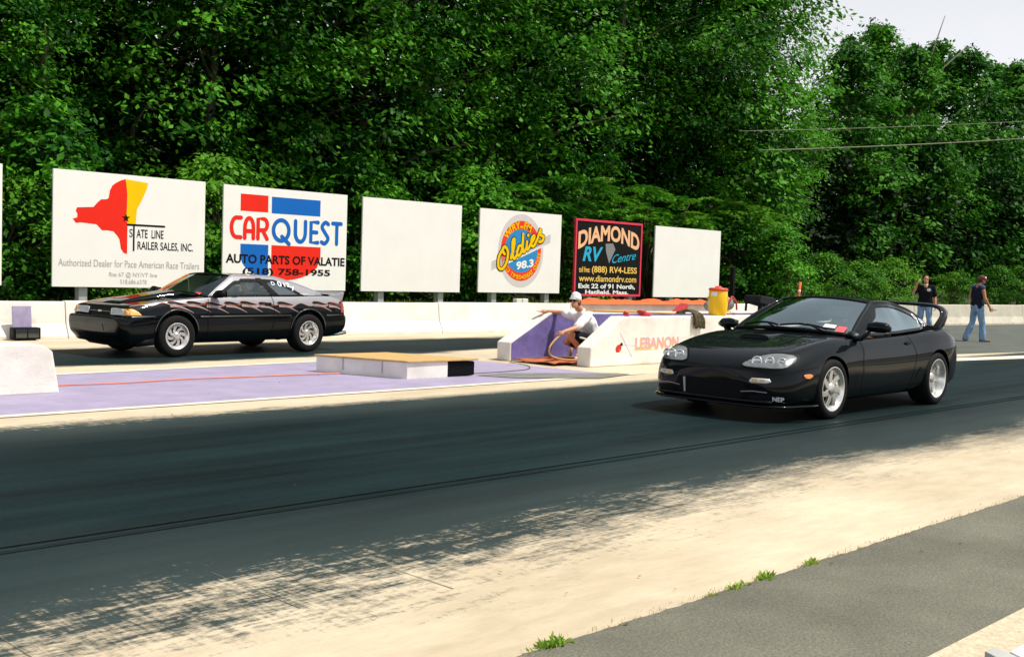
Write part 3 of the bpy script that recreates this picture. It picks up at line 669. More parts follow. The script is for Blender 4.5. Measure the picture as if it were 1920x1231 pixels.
    mb.add(out, fs); mb.build('white_lettering', M['sign_white'], t, world=True)
def art_rv(t):
    mb = MB(); x0, zt0 = W3(C4, (1133, 250)); x1, _ = W3(C4, (1438, 275)); zb0 = W3(C4, (1133, 340))[1]
    ztm = W3(C4, (1285, 220))[1]; zbm = W3(C4, (1285, 300))[1]
    def warp(u, w):
        k = 1-(2*u-1)**2; return (u, (zb0+(zbm-zb0)*k)+w*((zt0+(ztm-zt0)*k)-(zb0+(zbm-zb0)*k)))
    text_in(mb, 'DIAMOND', x0, x1, 0, 1, lay(1), 0.035, warp=warp); mb.build('peach_lettering', M['peach'], t, world=True)
    mb = MB(); x0, z1 = W3(C4, (1155, 328)); x1, _ = W3(C4, (1256, 318)); z0 = W3(C4, (1155, 398))[1]; text_in(mb, 'RV', x0, x1, z0, z1+0.03, lay(1), 0.03, 0.25)
    mb.build('cyan_lettering', M['cyan'], t, world=True); mb = MB()
    a = W3(C4, (1300, 410)); b = W3(C4, (1420, 352)); vs, fs = text_flat('Centre', 0.0, 0.45); lo, hi = vs.min(0), vs.max(0); out = []
    for u, w in vs:
        q = (u-lo[0])/(hi[0]-lo[0]); r = (w-lo[1])/(hi[1]-lo[1]); out.append(lay(1)(a[0]+(b[0]-a[0])*q, a[1]+0.28*r+0.17*q))
    mb.add(out, fs); mb.build('cyan_lettering', M['cyan'], t, world=True)
    mb = MB(); poly_in(mb, [W3(C4, p) for p in ((1268, 312), (1305, 310), (1317, 340), (1285, 410), (1270, 352))], lay(1)); mb.build('grey_gem', M['dim_grey'], t, world=True)
    mg, mw = MB(), MB()
    def line(mb, s, xl, xr, yt, yb, bold):
        x0, z1 = W3(C4, (xl, yt)); _, z0 = W3(C4, (xl, yb)); x1, _ = W3(C4, (xr, yt)); text_in(mb, s, x0, x1, z0, z1, lay(1), bold)
    line(mg, 'toll free:', 1135, 1190, 424, 453, 0.015); mg.build('gold_lettering', M['gold'], t, world=True); mg = MB(); line(mg, '(888) RV4-LESS', 1200, 1425, 422, 464, 0.02); mg.build('gold_lettering', M['gold'], t, world=True); mg = MB(); line(mg, 'www.diamondrv.com', 1135, 1422, 466, 499, 0.015)
    line(mw, 'Exit 22 of 91 North,', 1132, 1415, 509, 537, 0.03); mw.build('white_lettering', M['sign_white'], t, world=True); mw = MB(); line(mw, 'Hatfield, Mass.', 1166, 1382, 541, 566, 0.03)
    mg.build('gold_lettering', M['gold'], t, world=True); mw.build('white_lettering', M['sign_white'], t, world=True)

xa = at(4, 400, YB).x
billboard('white billboard cut off by the left edge of the photo', xa-3.7, xa, 0.86, 3.38, (-60, -20))
billboard('white billboard with a red and yellow state map and trailer dealer lettering', 10.24, 13.88, 0.85, 3.38, (152, 330), art_trailers)
billboard('white billboard with red and blue blocks and auto parts lettering', 14.37, 18.06, 0.84, 3.365, (470, 612), art_parts)
billboard('blank white billboard between the auto parts sign and the radio sign', 18.58, 22.18, 0.84, 3.36, (710, 822))
billboard('white billboard with a round red and blue radio logo and yellow script', 22.92, 26.50, 0.85, 3.335, (922, 1021), art_radio)
billboard('black billboard in a pink-red frame with peach arched lettering', 27.20, 30.62, 0.80, 3.26, (1101, 1178), art_rv, 'frame_pink', 'sign_black')
billboard('blank white billboard furthest right, behind the yellow cooler', 31.40, 35.40, 0.77, 3.255, (1255, 1330))
# meter box behind the barrier
t = thing('meter_box', 'small white twin meter box on the grass behind the barrier', 'box', (at(976, 563, 22.6).x, 22.6, 0))
mb = MB(); mb.box(-0.24, -0.02, -0.08, 0.08, 0.42, 0.72); mb.box(0.02, 0.24, -0.08, 0.08, 0.42, 0.72); mb.build('box', M['white_wall'], t, bevel=0.015)
mb = MB(); mb.box(-0.03, 0.03, -0.03, 0.03, 0.0, 0.60); mb.build('post', M['steel_post'], t)

# ================================================================== start-line island: two sloping walls
def island_wall(label, yf, yb, xs, faces):
    t = thing('barrier_wall', label, 'wall', (xs[0], (yf+yb)/2, 0)); xb, xt, xe = xs
    mb = MB(); zl, zt = 0.31, 0.81; yy = [yf, yb] 
    prof = [(xb, 0.0), (xe, 0.0), (xe, zt), (xt, zt), (xb, zl)]
    mb.prism(prof, yf, yb, axis='y'); mb.build('wall', M['white_wall'], t, world=True, bevel=0.02)
    if faces:
        mb = MB(); mb.add([(xb+0.03, yf-0.004, 0.01), (xe-0.02, yf-0.004, 0.01), (xe-0.02, yf-0.004, zt-0.03), (xt+0.02, yf-0.004, zt-0.03), (xb+0.03, yf-0.004, zl-0.01)], [(0, 1, 2, 3, 4)])
        mb.build('purple_face', M['purple_wall'], t, world=True)
    return t
island_wall('white sloping wall with a purple inner face, under the crouching man\'s hand', 13.09, 13.40, (13.28, 14.25, 24.0), True)
wn = island_wall('white sloping wall nearest the black sports car, with faded lettering', 11.64, 11.93, (13.65, 14.45, 24.0), False)
C5 = cropper(900, 520, 0.25)
def W5(p):
    q = at(*C5(*p), 11.64); return (q.x, q.z)
def lay5(dz): return lambda x, z: (x, 11.64-0.0015-dz*0.001, z)
mb = MB(); x0, z1 = W5((1167, 450)); _, z0 = W5((1167, 540)); xe = W5((1490, 450))[0]
text_in(mb, 'LEBANON', x0-0.012, xe-0.01, z0-0.02, z1-0.008, lay5(0), 0.035); mb.build('orange_lettering', M['letter_orange'], wn, world=True)
mb = MB(); text_in(mb, 'LEBANON', x0+0.01, xe, z0+0.01, z1, lay5(1.5), 0.012); mb.build('lilac_lettering', M['letter_lilac'], wn, world=True)
mb = MB(); a = W5((1052, 420)); b = W5((1137, 592)); ribbon(mb, [a, b], 0.02, lay5(0)); a = W5((1075, 505)); b = W5((1165, 512)); ribbon(mb, [a, b], 0.008, lay5(0)); a = W5((1040, 540)); b = W5((1137, 592)); ribbon(mb, [a, b], 0.006, lay5(0))
mb.build('lilac_flagstick', M['faint_lilac'], wn, world=True)
mb = MB(); c = W5((1038, 533)); poly_in(mb, [(c[0]+0.075*math.cos(k*0.314)-0.02*math.sin(k*0.314), c[1]+0.06*math.sin(k*0.314)+0.03*math.cos(k*0.314)) for k in range(20)], lay5(0)); mb.build('red_emblem', M['berry'], wn, world=True)
mb = MB(); c = W5((1060, 500)); poly_in(mb, [(c[0]-0.045, c[1]-0.01), (c[0]+0.03, c[1]-0.035), (c[0]+0.035, c[1]+0.02), (c[0]-0.01, c[1]+0.025)], lay5(1)); mb.build('dark_emblem_tip', M['sign_black'], wn, world=True)
# plain end of the next island wall at the left edge
mb = MB(); mb.prism([(-2.0, 0), (5.27, 0), (5.19, 0.46), (5.08, 0.53), (4.95, 0.545), (-2.0, 0.545)], 12.12, 12.45, axis='y')
o = mb.build('barrier_wall', M['white_wall'], bevel=0.025); tag(o, 'plain white low wall end at the left edge, on the lilac island', 'wall')

# wooden topped sensor box
t = thing('timing_box', 'low white box with a bare plywood top on the lilac island', 'box', (10.1, 12.2, 0))
c0, c1, c2 = (9.25, 12.92), (9.74, 11.53), (10.93, 11.44); c3 = (c0[0]+c2[0]-c1[0], c0[1]+c2[1]-c1[1])
def pr(mb, ring, z0, z1, m=0): mb.hexa([(x, y, z0) for x, y in ring]+[(x, y, z1) for x, y in ring], m)
def grow(ring, d):
    cx = sum(p[0] for p in ring)/4; cy = sum(p[1] for p in ring)/4
    return [(x+(x-cx)/math.hypot(x-cx, y-cy)*d, y+(y-cy)/math.hypot(x-cx, y-cy)*d) for x, y in ring]
ring = [c1, c2, c3, c0]
def mixp(a, b, k): return (a[0]+(b[0]-a[0])*k, a[1]+(b[1]-a[1])*k)
cm = mixp(c1, c2, 0.58); cmb = mixp(c0, c3, 0.58)
mb = MB(); pr(mb, [c1, cm, cmb, c0], 0.0, 0.225); mb.build('white_case', M['white_wall'], t, world=True, bevel=0.006)
mb = MB(); pr(mb, [mixp(cm, cmb, 0.01), mixp(c2, c3, 0.01), mixp(c2, c3, 0.97), mixp(cm, cmb, 0.97)], 0.012, 0.215); mb.build('black_sensor_unit', M['black_trim'], t, world=True, bevel=0.02)
tp = grow(ring, 0.035); mb = MB(); pr(mb, tp, 0.228, 0.25); mb.build('plywood_top', M['wood_top'], t, world=True, bevel=0.003)
for k in (0.27, 0.70):
    a = mixp(c1, c0, k); d = Vector((c1[0]-c0[0], c1[1]-c0[1])).normalized(); nx, ny = -0.94, -0.33
    mb = MB(); mb.hexa([(a[0]+nx*0.004, a[1]+ny*0.004, 0.06), (a[0]+d.x*0.014+nx*0.004, a[1]+d.y*0.014+ny*0.004, 0.06), (a[0]+d.x*0.014+nx*0.012, a[1]+d.y*0.014+ny*0.012, 0.06), (a[0]+nx*0.012, a[1]+ny*0.012, 0.06),
        (a[0]+nx*0.004, a[1]+ny*0.004, 0.22), (a[0]+d.x*0.014+nx*0.004, a[1]+d.y*0.014+ny*0.004, 0.22), (a[0]+d.x*0.014+nx*0.012, a[1]+d.y*0.014+ny*0.012, 0.22), (a[0]+nx*0.012, a[1]+ny*0.012, 0.22)])
    mb.build('seam_strip', M['steel_post'], t, world=True)

# loose things on and around the island
def one(mb, name, m, label, cat, smooth=True, **k):
    return tag(mb.build(name, M[m], None, smooth=smooth, **k), label, cat)
mb = MB(); pts = smooth_path([(10.95, 11.6, 0.02), (11.6, 11.62, 0.018), (12.3, 11.75, 0.018), (12.8, 12.2, 0.018), (12.95, 12.7, 0.018), (13.1, 12.9, 0.018)], 8); mb.tube(pts, 0.006, 6)
one(mb, 'power_cable', 'bark', 'thin dark cable curving from the sensor box to the purple wall', 'cable')
mb = MB(); pts = smooth_path([(5.3, 12.72, 0.022), (6.2, 12.62, 0.02), (7.1, 12.70, 0.02), (7.9, 12.60, 0.02), (8.7, 12.55, 0.02), (9.3, 12.45, 0.02)], 8); mb.tube(pts, 0.009, 6)
one(mb, 'extension_cord', 'orange_cable', 'faded orange cord lying along the lilac island', 'cord')
mb = MB(); rnd = random.Random(8); nx_, ny_ = 14, 7
vs = [(13.25+1.5*i/13, 12.05+0.95*j/6, 0.03+0.02*math.sin(i*0.9+j*1.3)+0.012*rnd.random()) for j in range(ny_) for i in range(nx_)]
mb.add(vs, [(j*nx_+i, j*nx_+i+1, (j+1)*nx_+i+1, (j+1)*nx_+i) for j in range(ny_-1) for i in range(nx_-1)])
one(mb, 'floor_mat', 'orange_mat', 'rust orange mat on the ground between the two sloping walls', 'mat', solid=0.012)
# cooler
t = thing('drinks_cooler', 'round yellow drinks cooler with a red lid on the near wall', 'cooler', (17.40, 11.80, 0.812))
mb = MB(); mb.lathe([(0.0, 0.0), (0.150, 0.0), (0.164, 0.02), (0.173, 0.13), (0.180, 0.20), (0.180, 0.31), (0.172, 0.37), (0.168, 0.44), (0.162, 0.455), (0.0, 0.455)], n=40); mb.build('barrel', M['yellow_plastic'], t, smooth=True)
mb = MB(); mb.lathe([(0.0, 0.455), (0.172, 0.456), (0.178, 0.462), (0.176, 0.49), (0.155, 0.505), (0.065, 0.512), (0.058, 0.53), (0.03, 0.54), (0.0, 0.542)], n=40); mb.build('lid', M['red_plastic'], t, smooth=True)
mb = MB()
ang = math.atan2(-11.8, -17.4)-0.45
for k in range(6):
    a0 = ang+0.12*(k-3); a1 = a0+0.12; r = 0.178
    mb.add([(r*math.cos(a0), r*math.sin(a0), 0.355), (r*math.cos(a1), r*math.sin(a1), 0.355), ((r-0.004)*math.cos(a1), (r-0.004)*math.sin(a1), 0.43), ((r-0.004)*math.cos(a0), (r-0.004)*math.sin(a0), 0.43)], [(0, 1, 2, 3)])
mb.build('white_decal', M['white_card'], t)
mb = MB(); mb.tube([(0.11, -0.13, 0.08), (0.15, -0.18, 0.08), (0.15, -0.185, 0.04)], 0.014, 8); mb.build('tap', M['yellow_plastic'], t, smooth=True)
for s in (-1, 1):
    mb = MB(); a = math.atan2(-11.8, -17.4)+s*1.5; c, n_ = math.cos(a), math.sin(a); mb.tube([(0.165*c-0.05*n_, 0.165*n_+0.05*c, 0.34), (0.20*c-0.04*n_, 0.20*n_+0.04*c, 0.31), (0.20*c+0.04*n_, 0.20*n_-0.04*c, 0.31), (0.165*c+0.05*n_, 0.165*n_-0.05*c, 0.34)], 0.010, 6); mb.build('handle', M['yellow_plastic'], t, smooth=True)
# mop
t = thing('mop', 'grey string mop with its head hanging over the near wall', 'mop', (16.4, 11.78, 0.82))
mb = MB(); mb.tube([(-1.5, 0.9, 0.03), (0.0, 0.02, 0.03)], 0.014, 8); mb.build('handle', M['wood_pole'], t, smooth=True)
mb = MB(); rnd = random.Random(3)
for k in range(190):
    a = rnd.uniform(-0.11, 0.17); d = rnd.uniform(0.0, 0.05); L_ = rnd.uniform(0.14, 0.24)
    mb.tube(smooth_path([(-0.18+0.1*rnd.random(), 0.06+rnd.uniform(-0.03, 0.05), 0.02+0.03*rnd.random()), (-0.02+a*0.4, -0.02, 0.06+0.05*rnd.random()), (0.06+a*0.8, -0.13-d, 0.045), (0.10+a, -0.17-d, -0.08), (0.11+a*1.05+rnd.uniform(-0.02, 0.02), -0.165-d, -L_)], 3), 0.006, 4)
mb.build('mop_head', M['mop'], t, smooth=True)
mb = MB(); mb.tube([(15.05, 13.2, 0.83), (16.9, 13.12, 0.83)], 0.015, 8); one(mb, 'wooden_pole', 'wood_pole', 'long bare wooden pole lying along the top of the purple wall', 'pole')
def crumple(name, m, label, cat, c, r, seed, amp=0.45, fl=0.0):
    mb = MB(); mb.ell((0, 0, 0), r, 0, 20, 12); mb.v = [tuple(Vector(v)*(1+amp*noise.noise(Vector(v)*(1.6/max(r))+Vector((seed, 0, 0))))) for v in mb.v]
    mb.v = [(x, y, max(z, -r[2]*0.6)) for x, y, z in mb.v]
    o = one(mb, name, m, label, cat); o.location = (c[0], c[1], c[2]+r[2]*0.6); return o
crumple('rag', 'red_cloth', 'crumpled dull red rag on the near wall beside the wooden pole', 'rag', (15.2, 11.80, 0.81), (0.12, 0.07, 0.06), 3, 0.9)
crumple('rag', 'red_cloth', 'small red rag folded on the near wall beside the mop handle', 'rag', (14.75, 11.82, 0.81), (0.05, 0.05, 0.05), 9, 0.9)
mb = MB(); mb.prism([(-0.12, 0), (0.16, 0), (0.16, 0.17)], -0.10, 0.10, axis='y'); o = one(mb, 'red_wedge', 'red_cloth', 'red wheel wedge on the far wall, left of the yellow cooler', 'wedge', smooth=False, bevel=0.01); o.location = (18.15, 13.22, 0.81)
t = thing('duffel_bag', 'grey bag with a red strap lying on the wall right of the cooler', 'bag', (19.6, 13.25, 0.81), rotz=-0.2)
mb = MB(); mb.tube([(-0.42, 0, 0.10), (-0.36, 0, 0.11), (-0.15, 0, 0.14), (0.15, 0, 0.17), (0.3, 0, 0.15), (0.36, 0, 0.12)], [0.03, 0.09, 0.13, 0.15, 0.13, 0.04], 14); mb.build('body', mat('bag_grey', (0.20, 0.22, 0.21), 0.8, var=0.3, vscale=8), t, smooth=True)
mb = MB(); mb.tube(smooth_path([(0.05, -0.13, 0.05), (0.16, -0.15, 0.24), (0.25, -0.10, 0.31), (0.33, -0.14, 0.2), (0.36, -0.14, 0.04)], 5), 0.02, 6); mb.build('strap', M['red_cloth'], t, smooth=True)
# orange netting heaped along the barrier top
mb = MB(); n = 60; rnd = random.Random(11); rows = []
for i in range(n+1):
    k = i/n; x = 22.0+k*5.6; y = 20.2-0.0747*(x-7.7)+0.29; zt = 0.665+0.014*int((x-0.3)/4.3)
    h = 0.045+0.16*max(0, noise.noise(Vector((x*1.7, 4, 0)))+0.25)*0.8+0.03*rnd.random(); h *= min(1, 10*k+0.2, 10*(1-k)+0.2)
    rows += [(x, y-0.24-0.04*rnd.random(), zt-0.02), (x, y-0.16, zt+0.4*h+0.012), (x, y-0.02+0.05*rnd.random(), zt+h+0.012), (x, y+0.14, zt+0.4*h+0.012), (x, y+0.24, zt-0.02)]
mb.add(rows, [(i*5+j, i*5+j+1, i*5+j+6, i*5+j+5) for i in range(n) for j in range(4)])
one(mb, 'orange_netting', 'orange_mesh', 'crumpled orange safety netting heaped along the top of the far barrier', 'netting', smooth=False)
# dark camp chair and post beyond the island, orange pole marker
t = thing('camp_chair', 'dark folding camp chair standing beyond the island walls', 'chair', (24.9, 15.6, 0))
mb = MB(); mb.hexa([(-0.40, -0.25, 0.90), (0.42, -0.25, 0.78), (0.42, 0.25, 0.78), (-0.40, 0.25, 0.90), (-0.36, -0.25, 1.10), (0.30, -0.25, 1.04), (0.30, 0.25, 1.04), (-0.36, 0.25, 1.10)]); mb.build('backrest', M['dark_cloth'], t, bevel=0.03)
mb = MB(); mb.box(-0.3, 0.3, -0.28, 0.25, 0.44, 0.50); mb.build('seat', M['dark_cloth'], t, bevel=0.02)
for sx in (-1, 1):
    for sy in (-1, 1):
        mb = MB(); mb.tube([(sx*0.32, sy*0.25, 0.0), (sx*0.30, sy*0.22, 0.92)], 0.03, 8); mb.build('leg', M['black_trim'], t)
mb = MB(); mb.box(-0.07, 0.07, -0.07, 0.07, 0, 1.9); o = one(mb, 'timber_post', 'black_trim', 'dark upright timber post just right of the yellow cooler', 'post', smooth=False, bevel=0.01); o.location = (at(1372, 560, 21.9).x, 21.9, 0)
t = thing('marker_wand', 'orange plastic marker wand leaning above the sports car roof', 'marker', (at(1497, 553, 21.3).x, 21.3, 0)); 
mb = MB(); mb.tube([(-0.10, 0, 0.02), (0.02, 0, 0.9), (0.10, 0, 1.45)], [0.04, 0.045, 0.05], 10); mb.build('tube', M['orange_mesh'], t, smooth=True)
mb = MB(); mb.tube([(0.045, 0, 1.07), (0.058, 0, 1.16)], 0.052, 10); mb.build('white_band', M['white_card'], t, smooth=True)
mb = MB(); mb.lathe([(0.0, 0.04), (0.2, 0.03), (0.22, 0.0), (0, 0.0)], (-0.1, 0, 0), 16); mb.build('base', M['black_trim'], t)
# guard post in the near corner
zt = 0.55; q = [gnd(px, py, zt) for px, py in ((1846, 1219), (1867, 1211), (1911, 1231), (1889, 1242))]; w = [gnd(px, py, zt-0.01) for px, py in ((1893, 1219.5), (1990, 1172), (2030, 1190), (1914, 1230))]
t = thing('guard_rail', 'weathered grey post top with a white rail in the near right corner', 'rail', (q[0].x, q[0].y, 0))
mb = MB(); mb.hexa([(p.x, p.y, 0) for p in q]+[tuple(p) for p in q]); mb.build('post', mat('old_grey', (0.42, 0.43, 0.42), 0.7, var=0.2, vscale=6), t, world=True, bevel=0.003)
mb = MB(); mb.hexa([(p.x, p.y, 0.30) for p in w]+[tuple(p) for p in w]); mb.build('rail', M['white_panel'], t, world=True, bevel=0.003)

# overhead wires
def wire(label, a, b, r, sag):
    mb = MB(); a, b = Vector(a), Vector(b); pts = []
    for i in range(25):
        k = i/24; p = a.lerp(b, k); p.z -= sag*4*k*(1-k); pts.append(p)
    mb.tube(pts, r, 6); tag(mb.build('overhead_wire', M['wire'], None, smooth=True), label, 'wire', 'overhead wires before the trees')
wire('thin upper overhead wire crossing in front of the right-hand trees', at(1385, 246, 24.5), at(2100, 215, 24.5), 0.013, 0.15)
wire('thicker lower overhead wire crossing in front of the right-hand trees', at(1425, 282, 24.3), at(2100, 245, 24.3), 0.024, 0.15)
# ================================================================== VEGETATION
def quads_mesh(name, V, m, hue):      # V: (N,4,3)
    n = len(V); me = bpy.data.meshes.new(name)
    me.vertices.add(n*4); me.vertices.foreach_set('co', V.reshape(-1).astype(np.float32))
    me.loops.add(n*4); me.loops.foreach_set('vertex_index', np.arange(n*4, dtype=np.int32))
    me.polygons.add(n); me.polygons.foreach_set('loop_start', np.arange(0, n*4, 4, dtype=np.int32)); me.polygons.foreach_set('loop_total', np.full(n, 4, np.int32))
    a = me.attributes.new('hue', 'FLOAT', 'FACE'); a.data.foreach_set('value', hue.astype(np.float32))
    me.update(calc_edges=True); me.materials.append(m); return me
def norm(a): return a/np.maximum(np.linalg.norm(a, axis=-1, keepdims=True), 1e-9)
def leaves(rg, C, dirs, L, Wd, up, jitter, asp=0.55, fold=0.0):
    """C centres (N,3), dirs leaf axes, up leaf normals -> diamond quads"""
    n = len(C); d = norm(dirs+rg.normal(0, jitter, (n, 3))); s = norm(np.cross(d, norm(up+rg.normal(0, jitter, (n, 3)))))
    L = L[:, None]; nn = np.cross(s, d)
    return np.stack([C-d*L*0.5, C+s*L*asp*0.5-nn*L*fold, C+d*L*0.5, C-s*L*asp*0.5-nn*L*fold], axis=1)

def crown_data(seed, h, base, rad, nclump, per, leaf, clump_r=0.75, lean=0.0, outer=0.6, top_sharp=1.0):
    rg = np.random.default_rng(seed)
    k = rg.random(nclump)**0.85
    z = base+(h-base)*k
    prof = np.sin(np.pi*np.clip(0.12+0.86*k, 0, 1))**(0.7*top_sharp)*(1.0-0.25*k)
    th = rg.random(nclump)*2*np.pi
    lob = 1+0.28*np.sin(th*3+seed+k*5)+0.18*np.sin(th*5+seed*2-k*9)
    rr = rad*prof*lob*(outer+(1-outer)*rg.random(nclump)**0.6)*np.where(rg.random(nclump) < 0.25, rg.random(nclump), 1)
    rr = np.minimum(rr, rad*1.12)
    C = np.stack([rr*np.cos(th)+lean*k, rr*np.sin(th), z], 1)
    out = norm(np.stack([np.cos(th), np.sin(th), -0.25+0.5*rg.random(nclump)], 1))
    side = norm(np.cross(out, [0, 0, 1.0])); cr = clump_r*(0.6+0.8*rg.random(nclump))
    N = nclump*per; ci = np.repeat(np.arange(nclump), per)
    a = np.clip(rg.normal(0, 0.55, N), -1.2, 1.1)*cr[ci]; b = np.clip(rg.normal(0, 0.42, N), -1.1, 1.1)*cr[ci]; c = rg.normal(0, 0.20, N)*cr[ci]
    P = C[ci]+out[ci]*a[:, None]+side[ci]*b[:, None]; P[:, 2] += c-0.30*(a**2+b**2)/np.maximum(cr[ci], 0.1)+0.12
    dirs = out[ci]*0.6+side[ci]*(np.sign(b)*0.6)[:, None]+np.array([0, 0, -0.45]); up = np.array([0, 0, 1.0])+out[ci]*0.35
    Lf = leaf*(0.65+0.7*rg.random(N))
    V = leaves(rg, P, dirs, Lf, None, up, 0.38, 0.58, 0.06)
    hue = np.clip(0.5+0.22*rg.normal(0, 1, nclump)[ci]+0.16*rg.normal(0, 1, N), 0, 1)
    return V, hue, C
def make_trunk(seed, h, C, r0, lean=0.0, m='bark', limbs=26):
    rnd = random.Random(seed); mb = MB(); path = []
    for i in range(11):
        k = i/10; path.append((lean*k*0.8+0.18*math.sin(k*5+seed), 0.18*math.cos(k*4+seed*2)-0.18*math.cos(seed*2), h*0.86*k))
    rs = [r0*(1-0.9*(i/10)**0.9)+0.01 for i in range(11)]; rs[0] *= 1.35; mb.tube(path, rs, 8)
    idx = list(range(len(C))); rnd.shuffle(idx)
    for j in idx[:limbs]:
        c = Vector(C[j]); zz = max(0.12*h, c.z-0.25*math.hypot(c.x, c.y)-0.6); k = min(0.98, zz/(h*0.86)); i = min(9, int(k*10)); p = Vector(path[i]).lerp(Vector(path[i+1]), k*10-i)
        mid = p.lerp(c, 0.55)+Vector((rnd.uniform(-.2, .2), rnd.uniform(-.2, .2), 0.25)); rr = max(0.02, rs[i]*0.42)
        mb.tube([p, mid, c], [rr, rr*0.6, 0.012], 5)
    return mb
def proto_tree(kind, seed, h, base, rad, nclump, per, leaf, r0, m='leaf', bark='bark', clump_r=0.75, lean=0.0, outer=0.6, top_sharp=1.0):
    V, hue, C = crown_data(seed, h, base, rad, nclump, per, leaf, clump_r, lean, outer, top_sharp)
    cm = quads_mesh('crown', V, M[m], hue)
    t = make_trunk(seed, h, C, r0, lean, bark).build('trunk', M[bark], None, smooth=True); tm = t.data; bpy.data.objects.remove(t)
    return (kind, tm, cm)
def plant(proto, label, cat, x, y, rz, sc, group, z=None, szz=1.0):
    kind, tm, cm = proto
    t = thing(kind, label, cat, (x, y, (terr_z(x, y)-0.05) if z is None else z), rz, group); t.scale = (sc, sc, sc*szz)
    if tm: link(bpy.data.objects.new('trunk', tm), t)
    link(bpy.data.objects.new('crown', cm), t); return t

TALL = [proto_tree('broadleaf_tree', 11, 15, 1.2, 4.2, 440, 64, 0.185, 0.24, clump_r=0.85),
        proto_tree('broadleaf_tree', 23, 15, 0.8, 3.8, 410, 64, 0.17, 0.22, clump_r=0.75, outer=0.5),
        proto_tree('broadleaf_tree', 37, 15, 1.8, 4.4, 400, 52, 0.235, 0.26, clump_r=0.95),
        proto_tree('broadleaf_tree', 41, 15, 0.6, 3.6, 430, 72, 0.135, 0.2, clump_r=0.7, top_sharp=1.3, bark='pale_bark')]
FAR = [proto_tree('broadleaf_tree', 51, 15, 0.8, 4.4, 330, 42, 0.33, 0.25, m='leaf_far', clump_r=0.95),
       proto_tree('broadleaf_tree', 63, 15, 1.0, 3.9, 320, 42, 0.30, 0.22, m='leaf_far', clump_r=0.85, top_sharp=1.5),
       proto_tree('spindly_tree', 71, 15, 3.0, 2.2, 120, 34, 0.28, 0.14, m='leaf_far', bark='pale_bark', clump_r=0.7, outer=0.3, top_sharp=1.2)]
BUSH = [proto_tree('shrub', 81, 2.6, 0.1, 1.5, 120, 48, 0.13, 0.05, m='leaf_bush', clump_r=0.42),
        proto_tree('shrub', 87, 2.4, 0.05, 1.7, 130, 48, 0.12, 0.05, m='leaf_bush', clump_r=0.40),
        proto_tree('shrub', 93, 3.2, 0.2, 1.4, 130, 48, 0.15, 0.06, m='leaf', clump_r=0.5)]
# sumac: a flat umbrella of long feathered fronds
def sumac():
    rg = np.random.default_rng(5); Vs = []; hs = []; mb = MB()
    for s in range(26):
        th = rg.random()*2*np.pi; rr = 1.3*math.sqrt(rg.random()); tip = np.array([rr*math.cos(th), rr*math.sin(th), 1.9+1.15*rg.random()-0.22*rr*rr])
        mb.tube([(0.1*rg.normal(), 0.1*rg.normal(), 0), (tip[0]*0.5, tip[1]*0.5, 1.5), tuple(tip)], [0.03, 0.025, 0.012], 5)
        for f in range(11):
            a = rg.random()*2*np.pi; d = np.array([math.cos(a), math.sin(a), 0.55*rg.random()+0.2]); L = 0.55+0.3*rg.random(); side = np.array([-math.sin(a), math.cos(a), 0])
            k = np.linspace(0.15, 1, 11); spine = tip+d*L*k[:, None]; spine[:, 2] -= 0.42*L*k**2*1.3
            for sg in (1, -1):
                c = spine+side*sg*0.075; Vs.append(leaves(rg, c, np.repeat((side*sg+d*0.45+np.array([0, 0, -0.25]))[None], 11, 0), np.full(11, 0.17), None, np.repeat(np.array([[0.2, -0.3, 1.0]]), 11, 0), 0.38, 0.42)); hs.append(np.full(11, 0.6+0.2*rg.normal()))
    t = mb.build('trunk', M['bark'], None, smooth=True); tm = t.data; bpy.data.objects.remove(t)
    return ('sumac_shrub', tm, quads_mesh('crown', np.concatenate(Vs), M['leaf_bush'], np.clip(np.concatenate(hs), 0, 1)))
SUMAC = sumac()

G1 = 'trees along the front of the wood'
def tree_at(px, Y, proto, h, rz, label, szz=1.0, cat='tree', group=G1, ytop=None):
    p = at(px, 560, Y)
    if ytop is not None: h = at(px, ytop, Y).z-terr_z(p.x, Y)-0.2
    return plant(proto, label, cat, p.x, Y, rz, h/15.0, group, szz=szz)
tree_at(-120, 30.7, TALL[1], 13.5, 0.4, 'leafy tree at the left edge above the cut-off white billboard')
tree_at(60, 31.2, TALL[3], 15.0, 1.0, 'pale leaved tree at the upper left above the gap before the map billboard')
tree_at(235, 32.0, TALL[0], 16.5, 2.1, 'dark tree directly behind the billboard with the state map')
tree_at(395, 31.0, TALL[1], 16.0, 4.4, 'drooping tree in the gap between the map and auto parts billboards')
tree_at(530, 31.7, TALL[2], 17.0, 0.9, 'broad drooping tree directly behind the auto parts billboard')
tree_at(665, 31.4, TALL[0], 18.0, 3.3, 'tree with drooping sprays behind the left edge of the first blank billboard')
tree_at(800, 32.4, TALL[3], 18.0, 5.2, 'dark tree directly behind the first blank billboard')
tree_at(905, 30.8, TALL[1], 19.0, 2.6, 'tree rising behind the left edge of the radio logo billboard')
tree_at(1010, 31.7, TALL[2], 17.5, 1.7, 'yellow-green tree directly behind the radio logo billboard')
tree_at(1130, 31.0, TALL[3], 20.0, 0.2, 'tall tree directly behind the black framed billboard')
tree_at(1235, 31.8, TALL[0], 19.0, 4.0, 'tall tree with sky showing through its top, left of the last blank billboard')
tree_at(1330, 30.6, TALL[2], 18.3, 5.9, 'tall bushy tree behind the right edge of the last blank billboard')
tree_at(1365, 30.6, TALL[1], 17.0, 3.0, 'tall dark tree above the windscreen of the black sports car')
tree_at(1405, 31.2, TALL[3], 16.5, 1.3, 'last tall tree before the skyline drops, above the sports car roof')
G2 = 'lower trees under the open sky on the right'
tree_at(1575, 33.0, FAR[0], 15.5, 0.3, 'first lower tree right of the tall ones, above the sports car rear window', group=G2, ytop=78)
